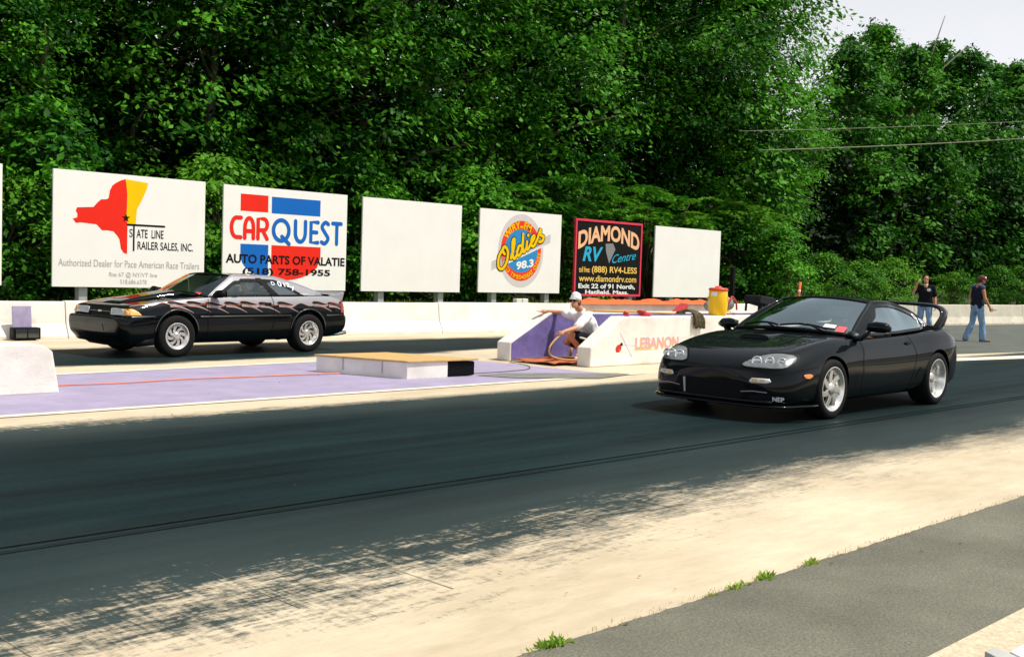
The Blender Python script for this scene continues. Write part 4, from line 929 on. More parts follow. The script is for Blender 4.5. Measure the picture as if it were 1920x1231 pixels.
tree_at(1630, 36.0, FAR[1], 18.5, 2.0, 'pointed tree standing up against the sky above the rear spoiler', group=G2, ytop=42)
tree_at(1690, 32.5, FAR[0], 15.5, 3.7, 'rounded tree above the man in the black T-shirt', group=G2, ytop=80)
tree_at(1735, 35.5, FAR[1], 18.0, 5.0, 'tree between the two standing men, top against the sky', group=G2, ytop=70)
tree_at(1790, 33.0, FAR[0], 16.0, 1.1, 'yellowish flat-topped tree left of the man in blue jeans', group=G2, ytop=84)
tree_at(1845, 35.0, FAR[1], 16.8, 2.9, 'tree directly above the man in blue jeans', group=G2, ytop=112)
tree_at(1890, 32.5, FAR[0], 15.2, 4.6, 'tree near the right edge behind the wires', group=G2, ytop=108)
tree_at(1950, 34.0, FAR[1], 16.8, 0.6, 'tree cut by the right edge of the photo', group=G2, ytop=105)
tree_at(1620, 40.0, FAR[2], 21.5, 0.6, 'thin spindly tree poking above the others on the right skyline', group=G2, ytop=28)
tree_at(1570, 39.0, FAR[2], 19.6, 2.6, 'loose airy tree beside the tall trees on the right skyline', group=G2, ytop=52)
# dead snag leaning over the right-hand crowns
a = at(1668, 330, 31.8); t = thing('dead_tree', 'bare leaning dead trunk sticking out of the right-hand treetops', 'tree', (a.x, 31.8, terr_z(a.x, 31.8)))
b = at(1772, 30, 31.8); c = at(1808, 92, 31.8); L0 = t.location
mb = MB(); mb.tube([(0, 0, -0.1), tuple(a.lerp(b, 0.35)-L0), tuple(a.lerp(b, 0.72)-L0), tuple(b-L0)], [0.16, 0.10, 0.06, 0.02], 8); mb.build('trunk', M['bark'], t, smooth=True)
mb = MB(); mb.tube([tuple(a.lerp(b, 0.25)-L0), tuple(at(1768, 128, 31.8)-L0), tuple(c-L0)], [0.07, 0.06, 0.035], 6); mb.build('branch', M['bark'], t, smooth=True)
mb = MB(); p = a.lerp(b, 0.62); mb.tube([tuple(p-L0), tuple(p-L0+Vector((-0.5, 0, 0.7))), tuple(p-L0+Vector((-0.9, 0.1, 1.9)))], [0.05, 0.035, 0.012], 6); mb.build('branch', M['bark'], t, smooth=True)

# shrubs along the foot of the wood
G3 = 'shrubs along the foot of the wood'
for px, Y, k, sc, lab in [
    (20, 26.6, 0, 1.15, 'bright green shrub between the cut-off billboard and the map billboard'), (70, 27.4, 2, 1.5, 'taller shrub just left of the map billboard'),
    (180, 26.9, 1, 1.0, 'shrub seen under the map billboard by its left post'), (402, 27.2, 0, 1.5, 'light green vine-like shrub in the gap right of the map billboard'),
    (385, 26.6, 1, 0.95, 'low shrub at the right foot of the map billboard'), (664, 28.0, 2, 1.35, 'dark shrub in the gap left of the first blank billboard'),
    (885, 27.2, 2, 1.35, 'dark shrub in the gap right of the first blank billboard'), (1068, 27.2, 1, 1.3, 'shrub in the gap left of the black framed billboard'),
    (1390, 26.6, 0, 1.45, 'leafy shrub just right of the yellow cooler'), (1460, 24.8, 2, 1.0, 'dark leaved shrub beside the orange marker wand'),
    (1545, 24.8, 0, 0.95, 'light green shrub above the sports car roof'), (1610, 24.6, 1, 0.95, 'light green shrub above the sports car rear window'),
    (1672, 24.4, 0, 0.9, 'light green shrub left of the man in the black T-shirt'), (1790, 25.6, 1, 0.8, 'low shrub between the two standing men'),
    (1868, 25.2, 0, 0.9, 'rounded shrub right of the man in blue jeans'), (1915, 25.6, 1, 1.05, 'shrub at the right edge of the photo')]:
    p = at(px, 560, Y); plant(BUSH[k], lab, 'shrub', p.x, Y, px*0.7, sc, G3)
for px, Y, sc, lab in [(1030, 26.9, 1.5, 'feathery sumac shrub showing above the radio logo billboard'), (1210, 27.2, 1.55, 'feathery sumac shrub between the black billboard and the last blank one'), (1385, 27.6, 1.5, 'feathery sumac shrub right of the last blank billboard')]:
    p = at(px, 560, Y); plant(SUMAC, lab, 'shrub', p.x, Y, px*1.3, sc, G3)

# the deep wood behind the front trees reads as one mass
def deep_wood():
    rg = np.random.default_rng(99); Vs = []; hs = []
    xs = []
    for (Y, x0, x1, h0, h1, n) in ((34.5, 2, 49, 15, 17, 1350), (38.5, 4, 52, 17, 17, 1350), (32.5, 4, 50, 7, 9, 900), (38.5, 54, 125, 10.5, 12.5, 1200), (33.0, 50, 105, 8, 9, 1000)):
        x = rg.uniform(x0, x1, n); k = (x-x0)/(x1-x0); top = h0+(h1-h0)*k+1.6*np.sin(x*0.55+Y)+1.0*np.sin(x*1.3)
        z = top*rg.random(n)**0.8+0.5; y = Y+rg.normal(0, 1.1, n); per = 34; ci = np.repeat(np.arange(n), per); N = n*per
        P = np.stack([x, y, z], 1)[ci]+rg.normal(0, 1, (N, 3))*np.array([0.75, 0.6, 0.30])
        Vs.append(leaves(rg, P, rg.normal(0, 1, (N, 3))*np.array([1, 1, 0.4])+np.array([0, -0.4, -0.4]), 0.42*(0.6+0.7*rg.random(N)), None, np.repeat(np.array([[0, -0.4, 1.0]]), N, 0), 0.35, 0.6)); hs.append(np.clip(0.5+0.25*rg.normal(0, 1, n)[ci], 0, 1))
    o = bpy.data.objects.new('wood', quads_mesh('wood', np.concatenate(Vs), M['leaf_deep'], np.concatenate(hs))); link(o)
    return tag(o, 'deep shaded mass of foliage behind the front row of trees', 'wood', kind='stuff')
deep_wood()

# grass on the verge, weeds at the pavement seam
def blades(name, pts, L, m, label, cat, seed, per=5, spread=0.05):
    rg = np.random.default_rng(seed); P = np.repeat(np.array(pts, float), per, 0); n = len(P); P[:, :2] += rg.normal(0, spread, (n, 2))
    d = norm(np.stack([rg.normal(0, 0.45, n), rg.normal(0, 0.45, n), np.ones(n)], 1)); Lf = L*(0.5+0.9*rg.random(n)); P = P+d*(Lf*0.5)[:, None]
    V = leaves(rg, P, d, Lf, None, rg.normal(0, 1, (n, 3)), 0.05, 0.16)
    o = bpy.data.objects.new(name, quads_mesh(name, V, M[m], np.clip(0.5+0.3*rg.normal(0, 1, n), 0, 1))); link(o)
    return tag(o, label, cat, kind='stuff')
rg = np.random.default_rng(4); pts = []
for _ in range(15000):
    x = rg.uniform(6, 100); d = rg.uniform(0.9, 8.5); y = 20.2-0.0747*(x-7.7)+d; pts.append((x, y, terr_z(x, y)))
blades('grass', pts, 0.24, 'grass_blade', 'rough green grass on the verge behind the barrier', 'grass', 6, 4, 0.12)
pts = []
for _ in range(420):
    x = rg.uniform(2.6, 14); pts.append((x, 2.955+rg.normal(0, 0.012), 0))
blades('dead_grass', pts, 0.016, 'dry_weed', 'thin line of dry weeds in the seam between concrete and asphalt', 'dry weeds', 7, 4, 0.02)
for i, (x, r, lab) in enumerate([(3.30, 0.13, 'bright green weed tuft in the seam, nearest the camera'), (4.40, 0.06, 'small weed tuft at the left end of the green row in the seam'), (4.62, 0.10, 'weed tuft in the middle of the green row in the pavement seam'),
        (4.86, 0.12, 'broad weed tuft at the right end of the green row in the seam'), (5.32, 0.10, 'dark green single weed tuft in the seam, right of the row'), (5.86, 0.04, 'tiny weed tuft furthest along the seam on the right')]):
    rg2 = np.random.default_rng(40+i); n = int(700*r); th = rg2.random(n)*2*np.pi; el = rg2.uniform(0.15, 1.2, n); d = np.stack([np.cos(th)*np.cos(el), np.sin(th)*np.cos(el), np.sin(el)], 1); Lf = 0.32*r*(0.5+0.8*rg2.random(n))
    C = np.stack([rg2.normal(0, r*0.36, n), rg2.normal(0, r*0.10, n), np.zeros(n)], 1)+d*(Lf*0.5)[:, None]
    o = bpy.data.objects.new('weed_tuft', quads_mesh('weed_tuft', leaves(rg2, C, d, Lf, None, rg2.normal(0, 1, (n, 3)), 0.1, 0.3), M['weed_leaf'], rg2.random(n))); link(o)
    o.location = (x, 2.955, 0); tag(o, lab, 'weed', 'weed tufts in the pavement seam')

# litter on the pavement: crumbs of rubber and leaf bits
rg = np.random.default_rng(77); n = 420
P = np.stack([rg.uniform(1.5, 26, n), rg.uniform(2.0, 15, n), np.full(n, 0.012)], 1); th = rg.random(n)*2*np.pi
d = np.stack([np.cos(th), np.sin(th), 0.3*rg.random(n)], 1)
o = bpy.data.objects.new('litter', quads_mesh('litter', leaves(rg, P, d, rg.uniform(0.008, 0.032, n), None, np.repeat(np.array([[0, 0, 1.0]]), n, 0), 0.15, 0.6), mat('litter', (0.06, 0.045, 0.03), 0.9, var=0.7, vscale=1.3, col2=(0.01, 0.01, 0.01)), rg.random(n))); link(o)
tag(o, 'scattered crumbs of rubber and dead leaf bits on the pavement', 'litter', kind='stuff')
# ================================================================== CARS  (x forward, y left, z up, origin on the ground between the axles)
def interp(tab, x, c):
    for a, b in zip(tab, tab[1:]):
        if a[0] >= x >= b[0]: k = (a[0]-x)/(a[0]-b[0]); return a[c]+(b[c]-a[c])*k
    return tab[-1][c]
def car_body(name, st, parent, m, arches, cabin, lvl=2, crease=None, xcrease=None):
    """st rows: x, zc, zs, ys, zu, yu, zm, ym, zl, yl, zr, yr ; cabin (x_front, x_rear) gets a tub"""
    mb = MB(); secs = []
    for r in st:
        x, zc, zs, ys, zu, yu, zm, ym, zl, yl, zr, yr = r
        tub = cabin[1] < x < cabin[0]
        if tub: inner = [(0, 0.34), (0.45, 0.34), (ys-0.10, 0.40), (ys-0.07, zs-0.06)]
        else: inner = [(0, zc), (ys*0.42, zc-(zc-zs)*0.10), (ys*0.76, zc-(zc-zs)*0.42), (ys*0.93, zc-(zc-zs)*0.80)]
        half = inner+[(ys, zs), (yu, zu), (ym, zm), (yl, zl), (yr, zr), (yr*0.55, zr-0.01), (0, zr-0.01)]
        secs.append((x, half))
    H = len(secs[0][1]); ring = []
    for x, h in secs:
        ring.append([(x, y, z) for y, z in h]+[(x, -y, z) for y, z in h[-2:0:-1]])
    n = len(ring[0]); vs = [p for r in ring for p in r]; fs = []
    for i in range(len(ring)-1):
        for k in range(n): fs.append((i*n+k, i*n+(k+1) % n, (i+1)*n+(k+1) % n, (i+1)*n+k))
    for base in (0, (len(ring)-1)*n):
        for k in range(H-1):
            a, b = base+k, base+k+1; c, d = base+(n-k-1) % n, base+(n-k) % n
            if k == 0: fs.append((a, b, base+n-1))
            elif k == H-2: fs.append((a, base+H-1, base+(n-k) % n))
            else: fs.append((a, b, base+(n-k-1), base+(n-k)))
    mb.add(vs, fs); o = mb.build(name, m, None, smooth=True)
    if crease or xcrease:       # firmer edges along the body (ring index) and across it (station index)
        bm = bmesh.new(); bm.from_mesh(o.data); lay_ = bm.edges.layers.float.get('crease_edge') or bm.edges.layers.float.new('crease_edge')
        for e in bm.edges:
            a, b = e.verts[0].index, e.verts[1].index; ia, ib = a % n, b % n; sa, sb = a//n, b//n
            if ia == ib and sa != sb:
                k = min(ia, n-ia)
                if crease and k in crease: e[lay_] = crease[k]
            elif sa == sb and xcrease and sa in xcrease and abs(ia-ib) in (1, n-1): e[lay_] = xcrease[sa]
        bm.to_mesh(o.data); bm.free()
    md = o.modifiers.new('sub', 'SUBSURF'); md.levels = lvl; md.render_levels = lvl; bake(o)
    cut = MB()
    for ax, r, yin in arches:
        for s in (1, -1):
            prof = [(0.0, yin*s), (r, yin*s), (r, 1.2*s), (0.0, 1.2*s)]; cut.lathe([(a, b) for a, b in prof], (ax, 0, arches_z), 40, 'y')
    c = cut.build('cutter', m)
    bm = bmesh.new(); bm.from_mesh(c.data); bmesh.ops.remove_doubles(bm, verts=bm.verts, dist=1e-4); bmesh.ops.recalc_face_normals(bm, faces=bm.faces); bm.to_mesh(c.data); bm.free()
    solid_bvh = bvh_of([o])
    md = o.modifiers.new('arch', 'BOOLEAN'); md.operation = 'DIFFERENCE'; md.object = c; md.solver = 'EXACT'; bake(o)
    bpy.data.objects.remove(c)
    o.parent = parent
    try: o.data.set_sharp_from_angle(angle=R(38))
    except Exception: pass
    return o, bvh_of([o])
arches_z = 0.32

def canopy(C, n=14, k=10):
    """C: curves cowl, header, rear, deck = (xc, sag, W, zc, drop); returns patch grids"""
    def cv(c, s): return Vector((c[0]-c[1]*s*s, c[2]*s, c[3]-c[4]*abs(s)**2.2))
    def patch(a, b, bulge):
        g = []
        for j in range(k+1):
            t = j/k; row = []
            for i in range(2*n+1):
                s = i/n-1; p = cv(a, s).lerp(cv(b, s), t); q = cv(a, s).lerp(cv(b, s), t)
                nr = (cv(b, s)-cv(a, s)).cross(Vector((0, 1, 0))); nr = nr.normalized() if nr.length else Vector((0, 0, 1))
                if nr.z < 0: nr = -nr
                row.append(p+nr*bulge*4*t*(1-t)*(1-0.6*s*s))
            g.append(row)
        return g
    return cv, patch
def grid_mb(g, mb=None):
    mb = mb or MB(); h, w = len(g), len(g[0]); mb.add([p for r in g for p in r], [(j*w+i, j*w+i+1, (j+1)*w+i+1, (j+1)*w+i) for j in range(h-1) for i in range(w-1)]); return mb
def side_patch(low, up, side, bulge, n=64, k=8):
    """ruled patch between two polylines (x,y,z), y mirrored for the right side"""
    def res(pl, t):
        d = [0]
        for a, b in zip(pl, pl[1:]): d.append(d[-1]+abs(b[0]-a[0]))
        L = t*d[-1]
        for i in range(len(pl)-1):
            if L <= d[i+1]+1e-9:
                q = (L-d[i])/max(1e-9, d[i+1]-d[i]); return Vector(pl[i]).lerp(Vector(pl[i+1]), q)
        return Vector(pl[-1])
    g = []
    for j in range(k+1):
        row = []
        for i in range(n+1):
            p = res(low, i/n).lerp(res(up, i/n), j/k); p.y += bulge*4*(j/k)*(1-j/k); p.y *= side; row.append(p)
        g.append(row)
    return g
def wheel(parent, x, y, r, rim_r, width, side, rimfn, dish):
    mb = MB(); w = width/2
    mb.lathe([(rim_r-0.01, -w*0.9), (rim_r+0.012, -w), (r-0.03, -w), (r-0.006, -w*0.85), (r, -w*0.55), (r, w*0.55), (r-0.006, w*0.85), (r-0.03, w), (rim_r+0.012, w), (rim_r-0.01, w*0.9)], (0, 0, 0), 44, 'y')
    o = mb.build('wheel', M['rubber'], parent, smooth=True); o.location = (x, y*side, r); o.rotation_euler = (0, 0.35*x, 0 if side > 0 else math.pi)
    mb = MB(); w2 = w*0.96
    mb.lathe([(rim_r+0.008, w2-0.012), (rim_r+0.006, w2), (rim_r-0.010, w2), (rim_r-0.018, w2-0.012), (rim_r-0.028, w2-dish*0.55), (rim_r-0.05, w2-dish), (rim_r-0.055, -w2*0.4), (0.06, -w2*0.45), (0, -w2*0.45)], (0, 0, 0), 44, 'y')
    o2 = mb.build('rim', M['alloy_lip'], o, smooth=True)
    mb = MB(); mb.lathe([(rim_r-0.06, w2-dish-0.035), (rim_r-0.06, w2-dish-0.045), (0.0, w2-dish-0.045)], (0, 0, 0), 40, 'y'); mb.build('spoke_shade_disc', M['black_trim'], o)  # plain black disc painted as the shade behind the spokes
    sp = MB(); rimfn(sp, rim_r, w2-dish); sp.build('spokes', M['alloy'], o, smooth=False, bevel=0.004)
    return o
def spokes7(mb, rr, y0):
    for k in range(7):
        a0 = 2*math.pi*k/7; n = 6; top = []; 
        L_, Rr = [], []
        for i in range(n+1):
            t = i/n; r = 0.05+(rr-0.085)*t+0.015*t; a = a0+0.30*t*t; wd = 0.030*(1-0.25*t)+0.004
            L_.append((r*math.cos(a)-wd*math.sin(a), r*math.sin(a)+wd*math.cos(a), y0+0.012-0.0*t+0.015*(1-t)*0)); Rr.append((r*math.cos(a)+wd*math.sin(a), r*math.sin(a)-wd*math.cos(a), y0+0.012))
        vs = [(p[0], y0+0.010, p[1]) for p in L_]+[(p[0], y0+0.010, p[1]) for p in Rr]+[(p[0], y0-0.03, p[1]) for p in L_]+[(p[0], y0-0.03, p[1]) for p in Rr]; m = n+1; fs = []
        for i in range(n): fs += [(i, i+1, m+i+1, m+i), (2*m+i, 3*m+i, 3*m+i+1, 2*m+i+1), (i, 2*m+i, 2*m+i+1, i+1), (m+i, m+i+1, 3*m+i+1, 3*m+i)]
        fs += [(0, m, 3*m, 2*m), (n, 2*m+n, 3*m+n, m+n)]; mb.add(vs, fs)
    mb.lathe([(0.068, y0-0.03), (0.068, y0+0.012), (0.055, y0+0.022), (0.03, y0+0.028), (0, y0+0.03)], (0, 0, 0), 24, 'y')
def turbine8(mb, rr, y0):
    # polished face disc with eight slanted slots, built as eight broad blades
    for k in range(8):
        a0 = 2*math.pi*k/8
        for (ra, rb, da0, da1, db0, db1) in ((0.05, 0.095, -0.40, 0.40, -0.27, 0.27), (0.095, rr-0.035, -0.27, 0.27, 0.18, 0.60), (rr-0.045, rr-0.012, 0.05, 0.86, 0.05, 0.86)):
            q = [(ra, da0), (ra, da1), (rb, db1), (rb, db0)]
            p = [(r*math.cos(a0+d), r*math.sin(a0+d)) for r, d in q]
            mb.hexa([(u, y0-0.02, w) for u, w in p]+[(u, y0+0.008, w) for u, w in p])
    mb.lathe([(0.06, y0-0.02), (0.06, y0+0.02), (0.05, y0+0.032), (0.0, y0+0.035)], (0, 0, 0), 24, 'y')
def mirror_y(poly): return [(-a, b) for a, b in poly]
def seat(parent, x, y, m, zc=0.0):
    mb = MB(); mb.hexa([(x-0.26, y-0.23, 0.30), (x+0.28, y-0.23, 0.34), (x+0.28, y+0.23, 0.34), (x-0.26, y+0.23, 0.30), (x-0.26, y-0.22, 0.46), (x+0.26, y-0.22, 0.50), (x+0.26, y+0.22, 0.50), (x-0.26, y+0.22, 0.46)])
    mb.hexa([(x-0.34, y-0.22, 0.40), (x-0.18, y-0.22, 0.40), (x-0.18, y+0.22, 0.40), (x-0.34, y+0.22, 0.40), (x-0.50, y-0.20, 0.93), (x-0.40, y-0.20, 0.95), (x-0.40, y+0.20, 0.95), (x-0.50, y+0.20, 0.93)])
    mb.hexa([(x-0.50, y-0.13, 0.97), (x-0.40, y-0.13, 0.97), (x-0.40, y+0.13, 0.97), (x-0.50, y+0.13, 0.97), (x-0.53, y-0.11, 1.11), (x-0.45, y-0.11, 1.12), (x-0.45, y+0.11, 1.12), (x-0.53, y+0.11, 1.11)])
    return mb.build('seat', m, parent, bevel=0.04)
def cabin_bits(parent, cowl_x, cowl_z, seat_m, wheel_y, sx):
    seat(parent, sx, 0.37, seat_m); seat(parent, sx, -0.37, seat_m)
    mb = MB(); mb.hexa([(cowl_x-0.55, -0.66, 0.55), (cowl_x-0.02, -0.66, 0.60), (cowl_x-0.02, 0.66, 0.60), (cowl_x-0.55, 0.66, 0.55), (cowl_x-0.45, -0.66, cowl_z-0.07), (cowl_x-0.03, -0.64, cowl_z-0.035), (cowl_x-0.03, 0.64, cowl_z-0.035), (cowl_x-0.45, 0.66, cowl_z-0.07)])
    mb.build('dashboard', M['dark_cloth'], parent, bevel=0.03)
    mb = MB(); c = Vector((cowl_x-0.68, wheel_y, 0.78)); pts = [c+Vector((0.07*math.sin(a)*1.0, 0.18*math.cos(a), 0.17*math.sin(a))) for a in [2*math.pi*i/24 for i in range(25)]]
    mb.tube(pts, 0.014, 6, cap=False); mb.tube([c, c+Vector((0.2, 0, -0.06))], 0.03, 6); mb.tube([c+Vector((0, -0.17, 0)), c, c+Vector((0, 0.17, 0))], 0.014, 5); mb.build('steering_wheel', M['black_trim'], parent, smooth=True)

# ---------------------------------------------------------------- black two-door fastback coupe on the near lane
def sports_car(pose):
    x0, y0, yaw, sc = pose
    t = thing('sports_car', 'glossy black low two-door sports car with a tall hoop spoiler in the near lane', 'car', (x0, y0, 0), yaw, scale=sc)
    BP = M['black_paint']
    #      x     zc    zs    ys    zu    yu    zm    ym    zl    yl    zr    yr
    st = [( 2.255, .535, .50, .40, .45, .48, .36, .52, .27, .52, .175, .50),
          ( 2.19, .585, .56, .58, .49, .66, .37, .70, .26, .69, .155, .67),
          ( 2.08, .650, .630, .68, .55, .79, .39, .83, .26, .82, .150, .79),
          ( 1.90, .708, .695, .735, .60, .855, .43, .895, .26, .88, .150, .84),
          ( 1.62, .765, .760, .765, .64, .885, .48, .915, .27, .89, .150, .85),
          ( 1.275, .822, .818, .775, .70, .895, .52, .920, .28, .89, .155, .85),
          ( 0.98, .868, .842, .775, .72, .895, .54, .915, .28, .88, .155, .84),
          ( 0.80, .885, .840, .775, .73, .892, .54, .912, .28, .88, .155, .84),
          ( 0.74, .890, .845, .775, .735, .892, .54, .910, .28, .88, .155, .84),
          ( 0.66, .890, .850, .775, .74, .890, .54, .908, .28, .88, .155, .84),
          ( 0.30, .890, .858, .775, .75, .886, .54, .903, .28, .88, .155, .84),
          (-0.20, .890, .870, .775, .76, .886, .54, .903, .28, .88, .155, .84),
          (-0.70, .890, .885, .775, .78, .892, .55, .910, .28, .88, .155, .84),
          (-1.00, .900, .905, .775, .80, .908, .56, .922, .28, .89, .160, .84),
          (-1.275, .930, .925, .77, .82, .922, .58, .935, .29, .90, .165, .85),
          (-1.58, .955, .930, .76, .83, .920, .60, .932, .30, .90, .170, .85),
          (-1.66, .970, .940, .75, .83, .915, .60, .928, .30, .90, .170, .85),
          (-1.84, .965, .925, .71, .82, .880, .60, .900, .31, .88, .185, .82),
          (-2.02, .940, .895, .65, .79, .810, .60, .845, .33, .83, .215, .77),
          (-2.14, .895, .850, .56, .75, .710, .58, .755, .36, .74, .265, .68),
          (-2.22, .810, .780, .44, .70, .560, .56, .600, .40, .58, .330, .52)]
    body, bv = car_body('body', st, t, BP, ((1.275, 0.352, 0.58), (-1.275, 0.356, 0.58)), (0.72, -1.60))
    # greenhouse
    cowl = (0.86, 0.20, 0.745, 0.905, 0.045); head = (0.00, 0.10, 0.575, 1.262, 0.045); rear = (-0.66, 0.02, 0.555, 1.262, 0.055); deck = (-1.74, -0.25, 0.62, 0.985, 0.02)
    cv, patch = canopy(None)
    ws = grid_mb(patch(cowl, head, 0.035)).build('windscreen', M['glass_tint'], t, smooth=True)
    rg = patch(head, rear, 0.022); roof = grid_mb(rg).build('roof', BP, t, smooth=True, solid=0.02)
    bl = grid_mb(patch(rear, deck, 0.02)).build('rear_window', M['glass_dark'], t, smooth=True)
    A0, A1, R1, D1 = cv(cowl, 1), cv(head, 1), cv(rear, 1), cv(deck, 1)
    up = [tuple(A0)]+[tuple(A0.lerp(A1, k)+Vector((0, 0, 0.03*math.sin(math.pi*k)))) for k in (.25, .5, .75)]+[tuple(A1)]+[tuple(A1.lerp(R1, k)+Vector((0, 0.012*math.sin(math.pi*k), 0.016*math.sin(math.pi*k)))) for k in (.33, .66)]+[tuple(R1)]+[tuple(R1.lerp(D1, k)+Vector((0, 0.015*math.sin(math.pi*k), 0.035*math.sin(math.pi*k)))) for k in (.25, .5, .75)]+[tuple(D1)]
    low = [(A0.x, A0.y+0.005, 0.845), (0.2, 0.785, 0.862), (-0.4, 0.785, 0.875), (-1.0, 0.772, 0.905), (D1.x, D1.y+0.03, 0.945)]
    gs = {}
    for s in (1, -1):
        g = side_patch(low, up, s, 0.028); o = grid_mb(g).build('side_window', M['glass_side'], t, smooth=True); gs[s] = bvh_of([o])
    # painted pillars and surrounds laid over the glass
    def upz(x): return interp([(p[0], p[2]) for p in up], x, 1)
    def lowz(x): return interp([(p[0], p[2]) for p in low], x, 1)
    win_lo = lambda x: lowz(x)+0.030
    xs = [0.68-0.05*i for i in range(45)]
    for s in (1, -1):
        # frame ring: outer canopy outline minus the window opening
        rail = [(x, upz(x)-0.004) for x in [A0.x-0.004-0.04*i for i in range(70)] if x > D1.x+0.005]
        def inn(x):
            w = 0.125 if x > 0.0 else 0.125-0.075*min(1, -x/0.15) if x > -0.7 else 0.05+0.06*min(1, (-0.7-x)/0.6)
            return max(upz(x)-w, lowz(x)-0.01)
        polys = [[rail[i], rail[i+1], (rail[i+1][0], inn(rail[i+1][0])), (rail[i][0], inn(rail[i][0]))] for i in range(len(rail)-1)]
        polys += [[(rail[i][0], win_lo(rail[i][0])), (rail[i+1][0], win_lo(rail[i+1][0])), (rail[i+1][0], lowz(rail[i+1][0])-0.01), (rail[i][0], lowz(rail[i][0])-0.01)] for i in range(len(rail)-1) if inn(rail[i+1][0]) > win_lo(rail[i+1][0])]
        decal(gs[s], polys, 'y', 'window_surround', BP, t, 0.008, 0.06, s)
        pl = [tuple(Vector((p[0], p[1]*s, p[2]))) for p in smooth_path(up, 3)]
        mb = MB(); mb.tube(pl, 0.020, 8); mb.build('roof_rail', BP, t, smooth=True)
    mb = MB(); mb.tube([cv(cowl, i/10-1)+Vector((0.01, 0, 0.004)) for i in range(21)], 0.022, 6); mb.build('cowl_trim', M['black_trim'], t, smooth=True)
    mb = MB(); mb.tube([cv(head, i/10-1)+Vector((0.0, 0, 0.0)) for i in range(21)], 0.014, 6); mb.build('header_trim', M['black_trim'], t, smooth=True)
    mb = MB(); mb.tube([cv(deck, i/10-1)+Vector((0.0, 0, 0.0)) for i in range(21)], 0.022, 6); mb.build('hatch_trim', BP, t, smooth=True)
    for y1, y2, xo in ((0.52, -0.02, 0.0), (-0.05, -0.56, 0.0)):
        mb = MB(); pts = []
        for i in range(9):
            k = i/8; s = (y1+(y2-y1)*k)/cowl[2]; p = cv(cowl, s).lerp(cv(head, s), 0.03+0.07*math.sin(math.pi*k)*1.0); pts.append(p+Vector((0.03, 0, 0.03)))
        mb.tube(pts, 0.011, 6); mb.tube([pts[0]+Vector((0.05, 0, -0.03)), pts[3], pts[5]], 0.012, 6); mb.build('wiper', M['black_trim'], t, smooth=True)
    cabin_bits(t, 0.84, 0.90, M['grey_seat'], 0.37, -0.25)
    # sun visors and cards behind the windscreen
    mb = MB(); mb.hexa([(0.20, 0.10, 1.07), (0.20, 0.46, 1.05), (0.22, 0.46, 1.05), (0.22, 0.10, 1.07), (0.04, 0.12, 1.175), (0.04, 0.46, 1.165), (0.06, 0.46, 1.165), (0.06, 0.12, 1.175)]); mb.build('sun_visor', M['grey_seat'], t)
    mb = MB(); mb.box(-0.02, 0.02, -0.10, 0.10, 1.13, 1.18); mb.build('rear_view_mirror', M['black_trim'], t, bevel=0.01)
    def ws_card(s0, s1, t0, t1, m, nm):
        mb = MB(); q = [cv(cowl, s).lerp(cv(head, s), k)+Vector((0.015, 0, 0.022)) for s, k in ((s0, t0), (s1, t0), (s1, t1), (s0, t1))]; mb.add(q, [(0, 1, 2, 3)]); mb.build(nm, m, t)
    ws_card(0.80, 0.92, 0.02, 0.17, M['pink_card'], 'pink_tech_card'); ws_card(0.60, 0.77, 0.10, 0.19, M['white_card'], 'white_sticker')
    # shoe polish number on the rear side glass
    def glass_text(side, s, xa, xb, za, zb, sl=0.0):
        vs, fs = text_flat(s, 0.0); lo, hi = vs.min(0), vs.max(0); mb = MB(); out = []
        for u, w in vs:
            q = (u-lo[0])/(hi[0]-lo[0]); r = (w-lo[1])/(hi[1]-lo[1]); x = xa+(xb-xa)*q; z = za+(zb-za)*r+sl*q
            loc, nor, _, _ = gs[side].ray_cast(Vector((x, 3*side, z)), Vector((0, -side, 0))); y = (loc.y if loc else 0.6*side)
            out.append((x, y+0.012*side, z))
        mb.add(out, fs); return mb.build('shoe_polish_number', M['chalk'], t)
    glass_text(1, '9', -1.00, -1.09, 0.985, 1.10); glass_text(1, '95', -1.14, -1.32, 0.945, 1.04)
    # hood: shut lines, scoop
    def stroke(view, pts, w, nm, m, sgn=1, off=0.006, bvx=None, cell=0.03): return decal(bvx or bv, stroke_quads(pts, w), view, nm, m, t, off, cell, sgn)
    BT = M['black_trim']
    for s in (1, -1):
        stroke('z', [(a, b*s) for a, b in smooth_path([(0.78, 0.74), (1.1, 0.70), (1.45, 0.645), (1.72, 0.60), (1.86, 0.46)], 5)], 0.014, 'hood_seam', BT)
        stroke('z', [(a, b*s) for a, b in smooth_path([(0.95, 0.40), (1.25, 0.42), (1.5, 0.42), (1.62, 0.40)], 4)], 0.020, 'hood_crease', BT)
        stroke('y', [(0.58, 0.84), (0.62, 0.60), (0.60, 0.30), (0.56, 0.20)], 0.010, 'door_seam', BT, s)
        stroke('y', [(-0.58, 0.87), (-0.70, 0.62), (-0.62, 0.30), (-0.56, 0.20)], 0.010, 'door_seam', BT, s)
        stroke('y', smooth_path([(1.60, 0.565), (1.80, 0.545), (2.02, 0.522)], 4), 0.010, 'bumper_seam', BT, s)
        # side light, turn signal, head lamp
        decal(bv, [ellipse(1.80, 0.475, 0.075, 0.024, 18)], 'y', 'side_marker', M['amber'], t, 0.006, 0.04, s, thick=0.006)
    hl = smooth_path([(0.338, 0.575), (0.40, 0.553), (0.58, 0.548), (0.75, 0.552), (0.80, 0.592), (0.798, 0.650), (0.745, 0.690), (0.62, 0.698), (0.49, 0.678), (0.385, 0.622), (0.338, 0.575)], 4)[:-1]
